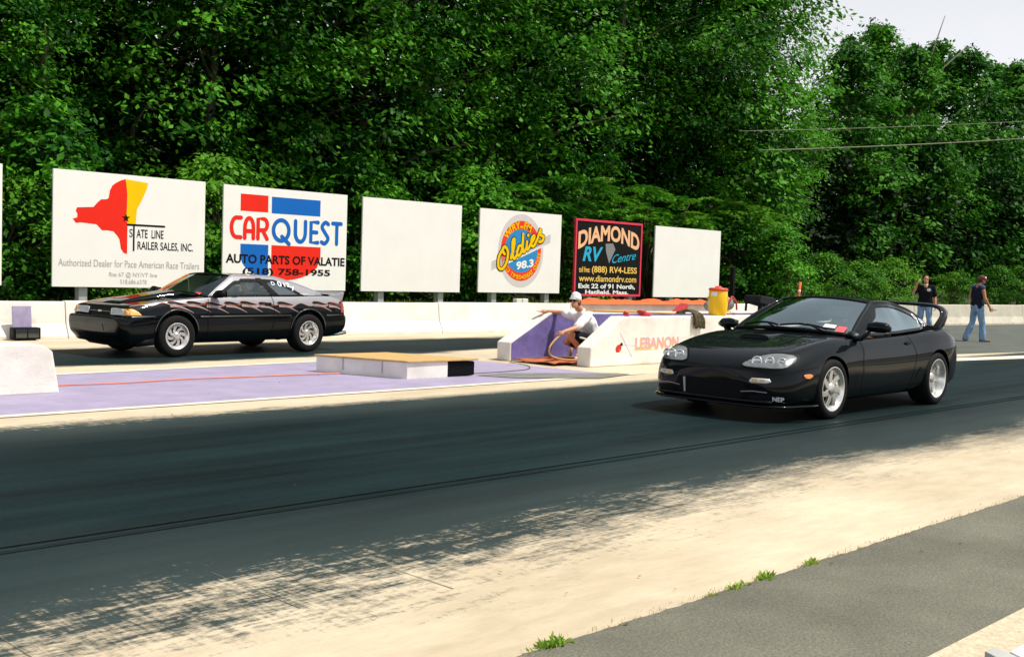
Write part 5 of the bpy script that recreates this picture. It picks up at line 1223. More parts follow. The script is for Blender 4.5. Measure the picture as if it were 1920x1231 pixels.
    for s in (1, -1):
        poly = [(a*s, b) for a, b in hl]
        h = decal(bv, [poly], 'x', 'headlight', M['lens_housing'], t, 0.006, 0.03, 1, thick=0.004)
        decal(bv, stroke_quads(poly, 0.012, True), 'x', 'headlight_edge', BT, h, 0.007, 0.05, 1)
        for cy_, cz_, rr in ((0.485, 0.608, 0.054), (0.615, 0.618, 0.048), (0.720, 0.615, 0.042)):
            loc, nor, _, _ = bv.ray_cast(Vector((4, cy_*s, cz_)), Vector((-1, 0, 0)))
            if loc is None: continue
            d = (nor*0.8+Vector((1.6, 0.5, 0.15))).normalized(); q = d.to_track_quat('Z', 'Y').to_matrix()
            mb = MB(); mb.lathe([(rr, 0.0), (rr*1.05, 0.014), (rr*0.88, 0.018), (rr*0.80, 0.010), (rr*0.30, -0.002), (0, 0.006)], (0, 0, 0), 22, 'z')
            mb.v = [tuple(q @ Vector(v)+loc+d*0.004) for v in mb.v]; mb.build('lamp_ring', M['lens_ring'], h, smooth=True)
        ts = [(a*s, b) for a, b in ((0.47, 0.415), (0.49, 0.395), (0.66, 0.402), (0.69, 0.418), (0.67, 0.448), (0.50, 0.448))]
        k = decal(bv, [ts], 'x', 'turn_signal', M['lens'], t, 0.006, 0.03, 1, thick=0.008)
        for a, b in ((0.505, 0.56), (0.585, 0.635)):
            decal(bv, [[(a*s, 0.408), (b*s, 0.410), (b*s, 0.438), (a*s, 0.438)]], 'x', 'bulb', M['amber_pale'], k, 0.017, 0.03, 1)
    # mouth of the front bumper, side ducts, lip
    decal(bv, [[(-0.40, 0.40), (0.40, 0.40), (0.45, 0.30), (0.36, 0.215), (-0.36, 0.215), (-0.45, 0.30)]], 'x', 'intake_opening', M['black_trim'], t, 0.004, 0.05, 1)
    mb = MB()
    for k in range(9): mb.box(2.225, 2.232, -0.22+0.05*k, -0.215+0.05*k, 0.235, 0.33)
    for k in range(4): mb.box(2.226, 2.231, -0.24, 0.22, 0.24+0.028*k, 0.243+0.028*k)
    mb.build('intercooler', mat('fin_metal', (0.10, 0.11, 0.06), 0.5, 0.5, var=0.3), t)
    decal(bv, [[(-0.34, 0.39), (-0.31, 0.39), (-0.30, 0.24), (-0.32, 0.23)]], 'x', 'intake_strut', M['steel_post'], t, 0.012, 0.04, 1)
    # front lip: sweeps round the corners
    pl = []
    for i in range(33):
        a = -1+i/16; yv = 0.80*a; loc, nor, _, _ = bv.ray_cast(Vector((4, yv, 0.20)), Vector((-1, 0, 0)))
        if loc is not None: pl.append(Vector((loc.x+0.02, loc.y*1.02, 0.165)))
    for s in (1,):
        e0 = pl[0]; e1 = pl[-1]; pl = [Vector((1.66, -0.915, 0.17)), Vector((1.80, -0.90, 0.17))]+pl+[Vector((1.80, 0.90, 0.17)), Vector((1.66, 0.915, 0.17))]
    mb = MB(); mb.tube(pl, 0.034, 8, flat=(0.45, 1.0)); mb.build('front_lip', BP, t, smooth=True)
    mb = MB(); mb.tube([p+Vector((0.01, 0, 0.045)) for p in pl[4:-4]], 0.018, 6); mb.build('lip_edge', BP, t, smooth=True)
    for s in (1, -1):
        decal(bv, [[(0.45*s, 0.25), (0.52*s, 0.285), (0.68*s, 0.285), (0.73*s, 0.262), (0.68*s, 0.225), (0.50*s, 0.222)]], 'x', 'corner_duct', M['black_trim'], t, 0.005, 0.04, 1)
        decal(bv, [stroke_poly(p, 0.009) for p in ([(0.38*s, 0.300), (0.52*s, 0.315)], [(0.52*s, 0.315), (0.66*s, 0.308)])], 'x', 'duct_edge_shine', M['silver_paint'], t, 0.012, 0.03, 1)  # silver strokes paint the shine along the duct edge
    vs, fs = text_flat('NEP', 0.02); lo, hi = vs.min(0), vs.max(0); out = []; mb = MB()
    for u, w in vs:
        q = (u-lo[0])/(hi[0]-lo[0]); r = (w-lo[1])/(hi[1]-lo[1]); yy = 0.705+0.085*q; zz = 0.225+0.045*r-0.006*q
        loc, nor, _, _ = bv.ray_cast(Vector((4, yy, zz)), Vector((-1, 0, 0))); out.append((loc+nor*0.008) if loc else (1.9, yy, zz))
    mb.add(out, fs); mb.build('lip_lettering', M['chalk'], t)
    # hood scoop with a dark mouth
    def top_z(x, y):
        loc, _, _, _ = bv.ray_cast(Vector((x, y, 3)), Vector((0, 0, -1))); return loc.z if loc else 0.8
    def scoop(xa, xb, yc, w, h, nm):
        mb = MB(); vs = []; n = 9
        for j in range(n):
            k = j/(n-1); x = xa+(xb-xa)*k
            for i in range(11):
                s = i/5-1; y = yc+s*w*(1-0.15*k); z = top_z(x, y)+h*(1-k)**1.3*max(0, 1-s**4)-0.004*(abs(s) > 0.95); vs.append((x, y, z))
        mb.add(vs, [(j*11+i, j*11+i+1, (j+1)*11+i+1, (j+1)*11+i) for j in range(n-1) for i in range(10)]); mb.build(nm, BP, t, smooth=True, solid=0.006)
        mb = MB(); top = [(xa+0.004, yc+(i/5-1)*w*0.93, top_z(xa, yc+(i/5-1)*w*0.93)+(h-0.010)*max(0, 1-(i/5-1)**4)) for i in range(11)]; bot = [(xa+0.006, p[1], top_z(xa, p[1])+0.003) for p in top]
        mb.add(top+bot, [(i, i+1, 12+i, 11+i) for i in range(10)]); mb.build('scoop_mouth', M['dark_cloth'], t)
    scoop(1.40, 0.96, -0.02, 0.20, 0.045, 'hood_scoop')
    # door mirrors on stalks
    for s in (1, -1):
        mr = MB(); mr.tube([(0.66, 0.79*s, 0.835), (0.65, 0.87*s, 0.84), (0.62, 0.93*s, 0.90), (0.60, 0.955*s, 0.95)], [0.055, 0.05, 0.036, 0.03], 10, flat=(0.6, 1.2)); mr.ell((0.64, 0.745*s, 0.875), (0.10, 0.025, 0.045)); mo = mr.build('door_mirror', BP, t, smooth=True)
        mb = MB(); mb.tube([(0.60, 0.915*s, 0.935), (0.595, 0.94*s, 0.965), (0.59, 1.01*s, 0.975), (0.585, 1.11*s, 0.970), (0.58, 1.17*s, 0.955)], [0.028, 0.056, 0.064, 0.060, 0.028], 14, flat=(0.95, 1.0)); mb.build('mirror_shell', BP, mo, smooth=True)
        mb = MB(); mb.add([(0.512, 0.945*s, 0.915), (0.512, 1.12*s, 0.915), (0.512, 1.12*s, 1.01), (0.512, 0.945*s, 1.01)], [(0, 1, 2, 3)]); mb.build('mirror_glass', M['chrome'], mo)
        if s < 0:
            for ch in mo.children: ch.location = (0.02, 0.13, -0.035)
            mo.location = (0.0, 0.03, -0.02)
    # door handle, side intake ahead of the rear wheel, lamps and plate at the back
    for s in (1, -1):
        decal(bv, [ellipse(-0.50, 0.765, 0.07, 0.018, 16)], 'y', 'door_handle', M['black_trim'], t, 0.008, 0.04, s, thick=0.006)
        decal(bv, [[(-0.80, 0.40), (-0.84, 0.47), (-0.80, 0.47), (-0.74, 0.40), (-0.72, 0.35), (-0.76, 0.34)]], 'y', 'side_duct', M['black_trim'], t, 0.005, 0.04, s)
        for yy in (0.34, 0.48, 0.60): decal(bv, [ellipse(yy*s, 0.70, 0.055, 0.05, 16)], 'x', 'tail_lamp', M['red_lens'], t, 0.006, 0.04, -1, thick=0.008)
    mb = MB()
    for s in (1, -1): mb = MB(); mb.lathe([(0.0, 0.03), (0.040, 0.03), (0.045, 0), (0.052, -0.0), (0.052, 0.15), (0.0, 0.16)], (-2.40, -0.45*1, 0.27), 20, 'x') if s == 1 else mb
    mb.build('exhaust_tip', M['chrome'], t, smooth=True)
    # tall hoop spoiler
    path = [(-1.72, 0.690, 0.90), (-1.76, 0.705, 0.98), (-1.83, 0.71, 1.06), (-1.88, 0.685, 1.125), (-1.90, 0.62, 1.172), (-1.91, 0.50, 1.192), (-1.91, 0.28, 1.20), (-1.91, 0.0, 1.203)]
    path = smooth_path(path+[(a, -b, c) for a, b, c in path[-2::-1]], 4)
    mb = MB(); vs = []; fs = []; prof = [(0.14, 0.0), (0.10, 0.018), (0.02, 0.024), (-0.08, 0.014), (-0.14, 0.0), (-0.08, -0.012), (0.02, -0.018), (0.10, -0.014)]; n = 8
    for i, p in enumerate(path):
        p = Vector(p); tt = (Vector(path[min(i+1, len(path)-1)])-Vector(path[max(i-1, 0)])).normalized(); nn = tt.cross(Vector((1, 0, 0))).normalized()
        if nn.dot(Vector((0, p.y, p.z-0.6))) < 0: nn = -nn
        ch = 0.85+0.5*max(0, (1.08-p.z)/0.2)
        for a, b in prof: vs.append(p+Vector((a*ch, 0, 0))+nn*b*1.15)
    for i in range(len(path)-1):
        for k in range(n): fs.append((i*n+k, i*n+(k+1) % n, (i+1)*n+(k+1) % n, (i+1)*n+k))
    fs += [tuple(range(n)), tuple(range((len(path)-1)*n, len(path)*n))]
    mb.add(vs, fs); mb.build('rear_spoiler', BP, t, smooth=True)
    for ax, dish, wd, yy in ((1.275, 0.035, 0.235, 0.79), (-1.275, 0.085, 0.275, 0.785)):
        for s in (1, -1): wheel(t, ax, yy, 0.318, 0.236, wd, s, spokes7, dish)
    return t
# ---------------------------------------------------------------- boxy black and silver hatchback coupe on the far lane
def flame_coupe(pose):
    global arches_z
    x0, y0, yaw, sc = pose; arches_z = 0.36
    t = thing('flame_coupe', 'boxy black hatchback coupe with silver flame paint and polished wheels in the far lane', 'car', (x0, y0, 0), yaw, scale=sc)
    BP, SP, BT = M['black_paint'], M['silver_paint'], M['black_trim']
    #      x     zc    zs    ys    zu    yu    zm    ym    zl    yl    zr    yr
    st = [( 2.215, .590, .588, .66, .57, .70, .50, .71, .44, .70, .385, .66),
          ( 2.200, .612, .610, .72, .585, .765, .50, .775, .42, .76, .345, .71),
          ( 2.12, .622, .620, .745, .59, .82, .50, .835, .38, .815, .275, .76),
          ( 2.085, .626, .624, .755, .595, .83, .50, .845, .37, .825, .25, .77),
          ( 2.06, .768, .758, .755, .66, .83, .52, .845, .36, .83, .21, .78),
          ( 1.98, .800, .785, .765, .70, .835, .54, .855, .36, .84, .21, .79),
          ( 1.62, .858, .842, .795, .76, .855, .58, .870, .36, .85, .22, .80),
          ( 1.276, .895, .878, .805, .80, .862, .60, .878, .36, .855, .22, .80),
          ( 0.98, .922, .905, .81, .83, .865, .60, .878, .36, .858, .22, .80),
          ( 0.80, .940, .920, .81, .84, .865, .60, .878, .36, .858, .22, .80),
          ( 0.74, .942, .924, .81, .84, .865, .60, .878, .36, .858, .22, .80),
          ( 0.64, .945, .928, .81, .845, .865, .60, .878, .36, .858, .22, .80),
          ( 0.20, .95, .938, .81, .85, .865, .60, .878, .36, .858, .22, .80),
          (-0.50, .95, .945, .81, .855, .865, .60, .878, .36, .858, .22, .80),
          (-1.00, .96, .950, .81, .86, .866, .60, .880, .36, .860, .22, .80),
          (-1.276, .97, .955, .81, .86, .866, .60, .880, .36, .860, .23, .80),
          (-1.56, .985, .962, .81, .86, .865, .60, .878, .36, .858, .24, .80),
          (-1.62, .990, .962, .80, .86, .862, .60, .876, .36, .856, .24, .80),
          (-1.82, .992, .955, .79, .85, .850, .60, .865, .36, .845, .26, .79),
          (-2.02, .985, .940, .77, .84, .830, .60, .845, .37, .83, .30, .77),
          (-2.08, .97, .925, .76, .83, .815, .62, .83, .38, .82, .32, .76),
          (-2.105, .66, .65, .76, .63, .81, .56, .83, .40, .82, .33, .76),
          (-2.18, .640, .635, .72, .61, .78, .55, .80, .41, .78, .36, .72),
          (-2.22, .615, .61, .64, .59, .70, .54, .72, .44, .70, .40, .64)]
    body, bv = car_body('body', st, t, BP, ((1.276, 0.362, 0.56), (-1.276, 0.362, 0.56)), (0.72, -1.58), crease={4: 0.55, 5: 0.2, 8: 0.5}, xcrease={0: 0.5, 1: 0.5, 3: 0.7, 4: 0.7, -1: 0})
    cowl = (0.84, 0.16, 0.775, 0.955, 0.02); head = (0.21, 0.08, 0.61, 1.300, 0.030); rear = (-0.68, 0.03, 0.60, 1.305, 0.04); deck = (-1.72, -0.05, 0.68, 1.005, 0.015)
    cv, patch = canopy(None)
    grid_mb(patch(cowl, head, 0.02)).build('windscreen', M['glass_clear'], t, smooth=True)
    grid_mb(patch(head, rear, 0.010)).build('roof', BP, t, smooth=True, solid=0.02)
    grid_mb(patch(rear, deck, 0.015)).build('rear_window', M['glass_tint'], t, smooth=True)
    A0, A1, R1, D1 = cv(cowl, 1), cv(head, 1), cv(rear, 1), cv(deck, 1)
    up = [tuple(A0)]+[tuple(A0.lerp(A1, k)+Vector((0, 0, 0.015*math.sin(math.pi*k)))) for k in (.25, .5, .75)]+[tuple(A1)]+[tuple(A1.lerp(R1, k)+Vector((0, 0.006, 0.012*math.sin(math.pi*k)))) for k in (.33, .66)]+[tuple(R1)]+[tuple(R1.lerp(D1, k)+Vector((0, 0.01*math.sin(math.pi*k), 0.018*math.sin(math.pi*k)))) for k in (.25, .5, .75)]+[tuple(D1)]
    low = [(A0.x, A0.y+0.015, 0.928), (0.2, 0.808, 0.942), (-0.4, 0.812, 0.95), (-1.0, 0.806, 0.955), (D1.x, D1.y+0.06, 0.968)]
    def upz(x): return interp([(p[0], p[2]) for p in up], x, 1)
    def lowz(x): return interp([(p[0], p[2]) for p in low], x, 1)
    gs = {}
    for s in (1, -1):
        o = grid_mb(side_patch(low, up, s, 0.014)).build('side_window', M['glass_clear'], t, smooth=True); gs[s] = bvh_of([o])
        xs = [A0.x-0.004-0.04*i for i in range(80)]; xs = [x for x in xs if x > D1.x+0.005]
        def strip(fa, fb, nm, m, off, x_from=9, x_to=-9):
            q = [x for x in xs if x_to <= x <= x_from]
            polys = [[(a, fa(a)), (b, fa(b)), (b, fb(b)), (a, fb(a))] for a, b in zip(q, q[1:]) if fa(a)-fb(a) > 0.002 or fa(b)-fb(b) > 0.002]
            return decal(gs[s], polys, 'y', nm, m, t, off, 0.06, s)
        wA = lambda x: 0.075 if x > 0.02 else 0.045
        fC = lambda x: 0.045 if x > -0.70 else 0.045+0.12*min(1, (-0.70-x)/0.5)
        inn = lambda x: max(upz(x)-(wA(x) if x > -0.70 else fC(x)), lowz(x)-0.01)
        strip(lambda x: upz(x)-0.003, inn, 'silver_pillar', SP, 0.010)
        strip(lambda x: max(inn(x)+0.004, lowz(x)), lambda x: max(inn(x)-(0.055 if x > -0.02 else 0.05), lowz(x)-0.01), 'black_window_frame', BT, 0.008)
        strip(lambda x: min(lowz(x)+0.022, inn(x)), lambda x: lowz(x)-0.01, 'black_belt_strip', BT, 0.009)
        xb0, xb1 = -0.56, -0.30
        decal(gs[s], [[(xb0, lowz(xb0)-0.005), (xb0-0.14, lowz(xb0)-0.005), (xb1-0.11, upz(xb1)-0.03), (xb1, upz(xb1)-0.03)]], 'y', 'door_pillar', BT, t, 0.011, 0.06, s)
        # tinted film of the rear quarter window
        q = [x for x in xs if x < -0.52]
        decal(gs[s], [[(a, inn(a)-0.03), (b, inn(b)-0.03), (b, lowz(b)+0.02), (a, lowz(a)+0.02)] for a, b in zip(q, q[1:]) if inn(b)-0.03 > lowz(b)+0.02], 'y', 'quarter_window', M['glass_dark'], t, 0.005, 0.06, s)
        mb = MB(); mb.tube([tuple(Vector((p[0], p[1]*s, p[2]))) for p in smooth_path(up, 3)], 0.018, 8); mb.build('drip_rail', SP if s > 0 else M['red_flame'], t, smooth=True)
    mb = MB(); mb.tube([cv(cowl, i/10-1) for i in range(21)], 0.020, 6); mb.build('cowl_trim', BT, t, smooth=True)
    mb = MB(); mb.tube([cv(head, i/10-1) for i in range(21)], 0.014, 6); mb.build('header_trim', BT, t, smooth=True)
    for y1, y2 in ((0.60, -0.02), (-0.05, -0.62)):
        mb = MB(); pts = []
        for i in range(7):
            k = i/6; s = (y1+(y2-y1)*k)/cowl[2]; pts.append(cv(cowl, s).lerp(cv(head, s), 0.03+0.05*math.sin(math.pi*k))+Vector((0.02, 0, 0.02)))
        mb.tube(pts, 0.010, 6); mb.build('wiper', BT, t, smooth=True)
    cabin_bits(t, 0.82, 0.95, M['tan_seat'], 0.37, -0.22)
    mb = MB(); q = [cv(cowl, s).lerp(cv(head, s), k)+Vector((0.012, 0, 0.016)) for s, k in ((0.66, 0.02), (0.80, 0.02), (0.80, 0.11), (0.66, 0.11))]; mb.add(q, [(0, 1, 2, 3)]); mb.build('pink_tech_card', M['pink_card'], t)
    def glass_text(side, s, xa, xb, za, zb):
        vs, fs = text_flat(s, 0.01); lo, hi = vs.min(0), vs.max(0); mb = MB(); out = []
        for u, w in vs:
            q = (u-lo[0])/(hi[0]-lo[0]); r = (w-lo[1])/(hi[1]-lo[1]); x = xa+(xb-xa)*q; z = za+(zb-za)*r
            loc, nor, _, _ = gs[side].ray_cast(Vector((x, 3*side, z)), Vector((0, -side, 0))); y = (loc.y if loc else 0.7*side); out.append((x, y+0.014*side, z))
        mb.add(out, fs); return mb.build('shoe_polish_number', M['chalk'], t)
    glass_text(1, 'D', -0.60, -0.67, 1.135, 1.195); glass_text(1, '0', -0.73, -0.81, 1.115, 1.20); glass_text(1, '12', -0.86, -0.98, 1.11, 1.18); glass_text(1, '7', -0.98, -1.06, 1.045, 1.115)
    mb = MB(); loc, _, _, _ = gs[1].ray_cast(Vector((-1.2, 3, 0.992)), Vector((0, -1, 0))); yb = loc.y+0.012
    mb.add([(-1.15, yb, 0.985), (-1.32, yb, 0.985), (-1.32, yb, 1.0), (-1.15, yb, 1.0)], [(0, 1, 2, 3)]); mb.build('window_sticker', M['white_card'], t)
    # ---- silver upper paint with flame licks on each side
    zb = lambda x: 0.800+0.022*math.sin(x*9.5)+0.02*math.sin(x*17+1)
    for s in (1, -1):
        xs = [(1.98 if s > 0 else 0.6)-0.05*i for i in range(84 if s > 0 else 54)]
        ztop = lambda x: interp([(r[0], r[2]) for r in st], x, 1)-0.004
        zlow = lambda x: max(min(zb(x), ztop(x)), ztop(x)-0.16+0.0) if x > 1.4 else zb(x)
        taper = lambda x: ztop(x)-(ztop(x)-zlow(x))*min(1, (2.0-x)/0.55)
        polys = [[(a, ztop(a)), (b, ztop(b)), (b, taper(b)), (a, taper(a))] for a, b in zip(xs, xs[1:])]
        decal(bv, polys, 'y', 'silver_flank', SP, t, 0.006, 0.03, s)
        drops = []; lines = []; licks = []
        for i, xh in enumerate((1.42, 1.10, 0.78, 0.42, 0.12, -0.24, -0.62, -1.36, -1.70, -1.98)):
            zh = 0.842+0.008*math.sin(i*2.1); L_ = 0.32
            top = smooth_path([(xh+0.02, zh), (xh-0.02, zh+0.022), (xh-0.12, zh+0.018), (xh-0.22, zh-0.006), (xh-L_, zh-0.030)], 4)
            bot = smooth_path([(xh-L_, zh-0.036), (xh-0.2, zh-0.038), (xh-0.10, zh-0.022), (xh-0.02, zh-0.024), (xh+0.02, zh)], 4)
            drops += [[top[k], top[k+1], bot[len(bot)-2-k], bot[len(bot)-1-k]] for k in range(len(top)-1)]
            outline = top+bot[1:]
            lines += stroke_quads(outline, 0.005)
            lick = smooth_path([(xh-0.02, zh-0.045), (xh-0.18, zh-0.062), (xh-0.30, zh-0.10), (xh-0.42, zh-0.155)], 5)
            licks += stroke_quads(lick, [0.036*(1-k/len(lick))+0.004 for k in range(len(lick))])
            lines += stroke_quads([(a, b-0.018*(1-k/len(lick))-0.002) for k, (a, b) in enumerate(lick)], 0.005)
        lines += stroke_quads([(a, taper(a)) for a in xs], 0.006)
        decal(bv, licks, 'y', 'silver_licks', SP, t, 0.0075, 0.03, s)
        decal(bv, drops, 'y', 'black_flames', BP, t, 0.009, 0.03, s); decal(bv, lines, 'y', 'orange_pinstripe', M['orange_line'], t, 0.0105, 0.03, s)
        # mouldings, seams, arch lips, lamps
        seamz = 0.628
        decal(bv, [[(a, seamz+0.012), (b, seamz+0.012), (b, seamz-0.012), (a, seamz-0.012)] for a, b in ((2.05, 1.66), (0.89, -0.89), (-1.66, -2.05))], 'y', 'side_moulding', M['arch_gloss'], t, 0.010, 0.06, s, thick=0.006)
        for ax in (1.276, -1.276):
            pts = [(ax+0.378*math.cos(a), arches_z+0.378*math.sin(a)) for a in [math.pi*(0.02+0.96*i/16) for i in range(17)]]
            decal(bv, stroke_quads(pts, 0.020), 'y', 'wheel_arch_lip', M['arch_gloss'], t, 0.008, 0.06, s, thick=0.006)
        decal(bv, [stroke_poly([a, b], 0.008) for a, b in (((0.72, 0.90), (0.74, 0.62)), ((0.74, 0.62), (0.70, 0.26)), ((-0.52, 0.94), (-0.56, 0.62)), ((-0.56, 0.62), (-0.50, 0.26)))], 'y', 'door_seam', BT, t, 0.0115, 0.03, s)
        decal(bv, [[(-0.36, 0.845), (-0.48, 0.845), (-0.48, 0.805), (-0.36, 0.805)]], 'y', 'door_handle', BT, t, 0.012, 0.05, s, thick=0.008)
        hlm = [(0.335, 0.640), (0.33, 0.735), (0.40, 0.745), (0.66, 0.742), (0.70, 0.70), (0.705, 0.640)]
        decal(bv, [[(a*s, b) for a, b in hlm]], 'x', 'headlight', M['lens'], t, 0.014, 0.04, 1, thick=0.008)
        decal(bv, [[(a*s, b) for a, b in ((0.70, 0.640), (0.695, 0.742), (0.755, 0.742), (0.80, 0.70), (0.82, 0.645))]], 'x', 'corner_lamp', M['amber_pale'], t, 0.014, 0.03, 1, thick=0.008)
        decal(bv, [[(2.07, 0.645), (2.06, 0.740), (2.01, 0.744), (1.93, 0.700), (1.88, 0.645)]], 'y', 'corner_lamp', M['amber_pale'], t, 0.010, 0.03, s, thick=0.006)
        decal(bv, [[(-2.00, 0.845), (-2.075, 0.845), (-2.085, 0.66), (-2.00, 0.66)]], 'y', 'tail_lamp', M['red_lens'], t, 0.010, 0.04, s, thick=0.006)
        decal(bv, [[(0.40*s, 0.90), (0.80*s, 0.89), (0.80*s, 0.68), (0.40*s, 0.68)]], 'x', 'tail_lamp', M['red_lens'], t, 0.010, 0.04, -1, thick=0.006)
        decal(bv, [[(a, 0.585), (b, 0.585), (b, 0.572), (a, 0.572)] for a, b in ((2.12, 1.68), (-1.68, -2.12))], 'y', 'bumper_strip', BT, t, 0.008, 0.05, s)
        mb = MB(); mb.tube([(0.58, 0.82*s, 0.955), (0.575, 0.90*s, 0.985), (0.57, 1.0*s, 0.992), (0.565, 1.06*s, 0.985)], [0.045, 0.062, 0.064, 0.035], 12, flat=(1.0, 1.1)); mo = mb.build('door_mirror', BT, t, smooth=True)
        mb = MB(); mb.add([(0.497, 0.89*s, 0.935), (0.497, 1.03*s, 0.935), (0.497, 1.03*s, 1.035), (0.497, 0.89*s, 1.035)], [(0, 1, 2, 3)]); mb.build('mirror_glass', M['chrome'], mo)
        mb = MB(); mb.tube([(-1.80, 0.66*s, 0.27), (-2.10, 0.66*s, 0.285), (-2.28, 0.66*s, 0.31)], 0.032, 10); mb.tube([(-1.80, 0.57*s, 0.27), (-2.10, 0.57*s, 0.285), (-2.28, 0.57*s, 0.31)], 0.032, 10); mb.build('tailpipe', M['chrome'], t, smooth=True)
    # hood: silver margins, red and yellow flame along the far edge, raised cowl scoop
    for s in (1, -1):
        q = [(x, interp([(r[0], r[3]) for r in st], x, 1)) for x in [2.02-0.06*i for i in range(22)]]
        decal(bv, [[(a, ya*s*0.995), (b, yb_*s*0.995), (b, (yb_-(0.05 if s > 0 else 0.15)-0.05*(2-b)*0.6)*s), (a, (ya-(0.05 if s > 0 else 0.15)-0.05*(2-a)*0.6)*s)] for (a, ya), (b, yb_) in zip(q, q[1:])], 'z', 'hood_flame', SP if s > 0 else M['red_flame'], t, 0.007, 0.03, 1)
        decal(bv, [stroke_poly([a, b], 0.010) for a, b in (((0.80, 0.765*s), (1.40, 0.752*s)), ((1.40, 0.752*s), (2.02, 0.70*s)))], 'z', 'hood_seam', BT, t, 0.010, 0.03, 1)
    def top_z(x, y):
        loc, _, _, _ = bv.ray_cast(Vector((x, y, 3)), Vector((0, 0, -1))); return loc.z if loc else 0.9
    mb = MB(); n = 12; vs = []
    for j in range(n):
        k = j/(n-1); x = 1.92-1.02*k
        for i in range(13):
            s = i/6-1; w = 0.24+0.10*k; h = 0.075*k**0.8*min(1, (1-abs(s))*5); vs.append((x, s*w, top_z(x, s*w)+h+0.010))
    mb.add(vs, [(j*13+i, j*13+i+1, (j+1)*13+i+1, (j+1)*13+i) for j in range(n-1) for i in range(12)]); mb.build('cowl_hood_scoop', BP, t, smooth=True, solid=0.01)
    decal(bv, [[(-0.33, 0.728), (0.33, 0.728), (0.33, 0.648), (-0.33, 0.648)]], 'x', 'grille', BT, t, 0.005, 0.05, 1)
    mb = MB(); mb.box(2.075, 2.085, -0.32, 0.32, 0.684, 0.690); mb.build('grille_bar', M['steel_post'], t)
    mb = MB(); mb.ell((2.09, 0, 0.687), (0.012, 0.060, 0.020)); mb.build('oval_badge', M['chrome'], t, smooth=True)
    decal(bv, [[(-0.30, 0.50), (0.30, 0.50), (0.34, 0.40), (-0.34, 0.40)]], 'x', 'lower_grille', M['black_paint'], t, 0.006, 0.05, 1)
    # chin, hatch spoiler, number plate panel
    mb = MB(); mb.tube([(1.66, -0.83, 0.245), (1.90, -0.77, 0.225), (1.99, -0.5, 0.215), (2.01, 0, 0.21), (1.99, 0.5, 0.215), (1.90, 0.77, 0.225), (1.66, 0.83, 0.245)], 0.045, 8, flat=(1.2, 0.6)); mb.build('chin_spoiler', BT, t, smooth=True)
    mb = MB(); prof = [(-1.76, 0.992), (-1.98, 1.005), (-2.12, 1.040), (-2.125, 1.030), (-2.07, 0.965), (-1.98, 0.96)]
    mb.prism(prof, -0.76, 0.76, axis='y'); mb.build('hatch_spoiler', SP, t, bevel=0.012)
    mb = MB()
    for s in (1, -1): mb.prism([(-1.76, 0.975), (-1.98, 1.0), (-2.118, 1.034), (-2.07, 0.88), (-1.85, 0.90)], 0.762*s, 0.80*s, axis='y')
    mb.build('spoiler_end', SP, t, bevel=0.01)
    # running gear glimpsed under the floor
    mb = MB(); mb.box(-0.25, 0.9, -0.5, 0.5, 0.185, 0.26); mb.tube([(-1.276, -0.7, 0.30), (-1.276, 0.7, 0.30)], 0.05, 8); mb.ell((-1.276, 0, 0.28), (0.16, 0.16, 0.13)); mb.build('underbody', BT, t)
    for ax, dish in ((1.276, 0.04), (-1.276, 0.075)):
        for s in (1, -1): wheel(t, ax, 0.765, 0.325, 0.205, 0.225 if ax > 0 else 0.26, s, turbine8, dish)
    return t
M['arch_gloss'] = mat('arch_gloss', (0.010, 0.022, 0.022), 0.3, coat=1.0)  # teal tone paints the highlight on the arch lips; side mouldings share it
# ================================================================== PEOPLE
def cap(mb, a, ra, b, rb, n=14):
    a, b = Vector(a), Vector(b); d = b-a; L = d.length
    if L < 1e-6: d = Vector((0, 0, 1))
    d.normalize(); path = []; rs = []
    for k in range(5): th = math.pi/2*(1-k/4.0); path.append(a-d*ra*math.sin(th)); rs.append(max(0.001, ra*math.cos(th)))
    for k in range(5): th = math.pi/2*(k/4.0); path.append(b+d*rb*math.sin(th)); rs.append(max(0.001, rb*math.cos(th)))
    mb.tube(path, rs, n)
def blob(name, prims, m, parent, voxel=0.009, sm=3, wrinkle=0.0, wscale=9.0):
    mb = MB()
    for p in prims:
        if p[0] == 'c': cap(mb, *p[1:])
        elif p[0] == 'e':
            k = len(mb.v); mb.ell((0, 0, 0), p[2], 0, 20, 14); q = p[3] if len(p) > 3 else Matrix.Identity(3)
            mb.v[k:] = [tuple(q @ Vector(v)+Vector(p[1])) for v in mb.v[k:]]
    o = mb.build(name, m, None, smooth=True)
    md = o.modifiers.new('re', 'REMESH'); md.mode = 'VOXEL'; md.voxel_size = voxel; bake(o)
    bm = bmesh.new(); bm.from_mesh(o.data)
    for _ in range(sm): bmesh.ops.smooth_vert(bm, verts=bm.verts, factor=0.5, use_axis_x=True, use_axis_y=True, use_axis_z=True)
    if wrinkle:
        bm.normal_update()
        for v in bm.verts: v.co += v.normal*wrinkle*noise.noise(Vector((v.co.x*wscale, v.co.y*wscale, v.co.z*wscale*0.7)))
    bm.to_mesh(o.data); bm.free(); o.data.polygons.foreach_set('use_smooth', [True]*len(o.data.polygons)); o.data.materials.clear(); o.data.materials.append(m)
    L = parent.location; o.data.transform(Matrix.Translation(-L)); o.parent = parent
    return o
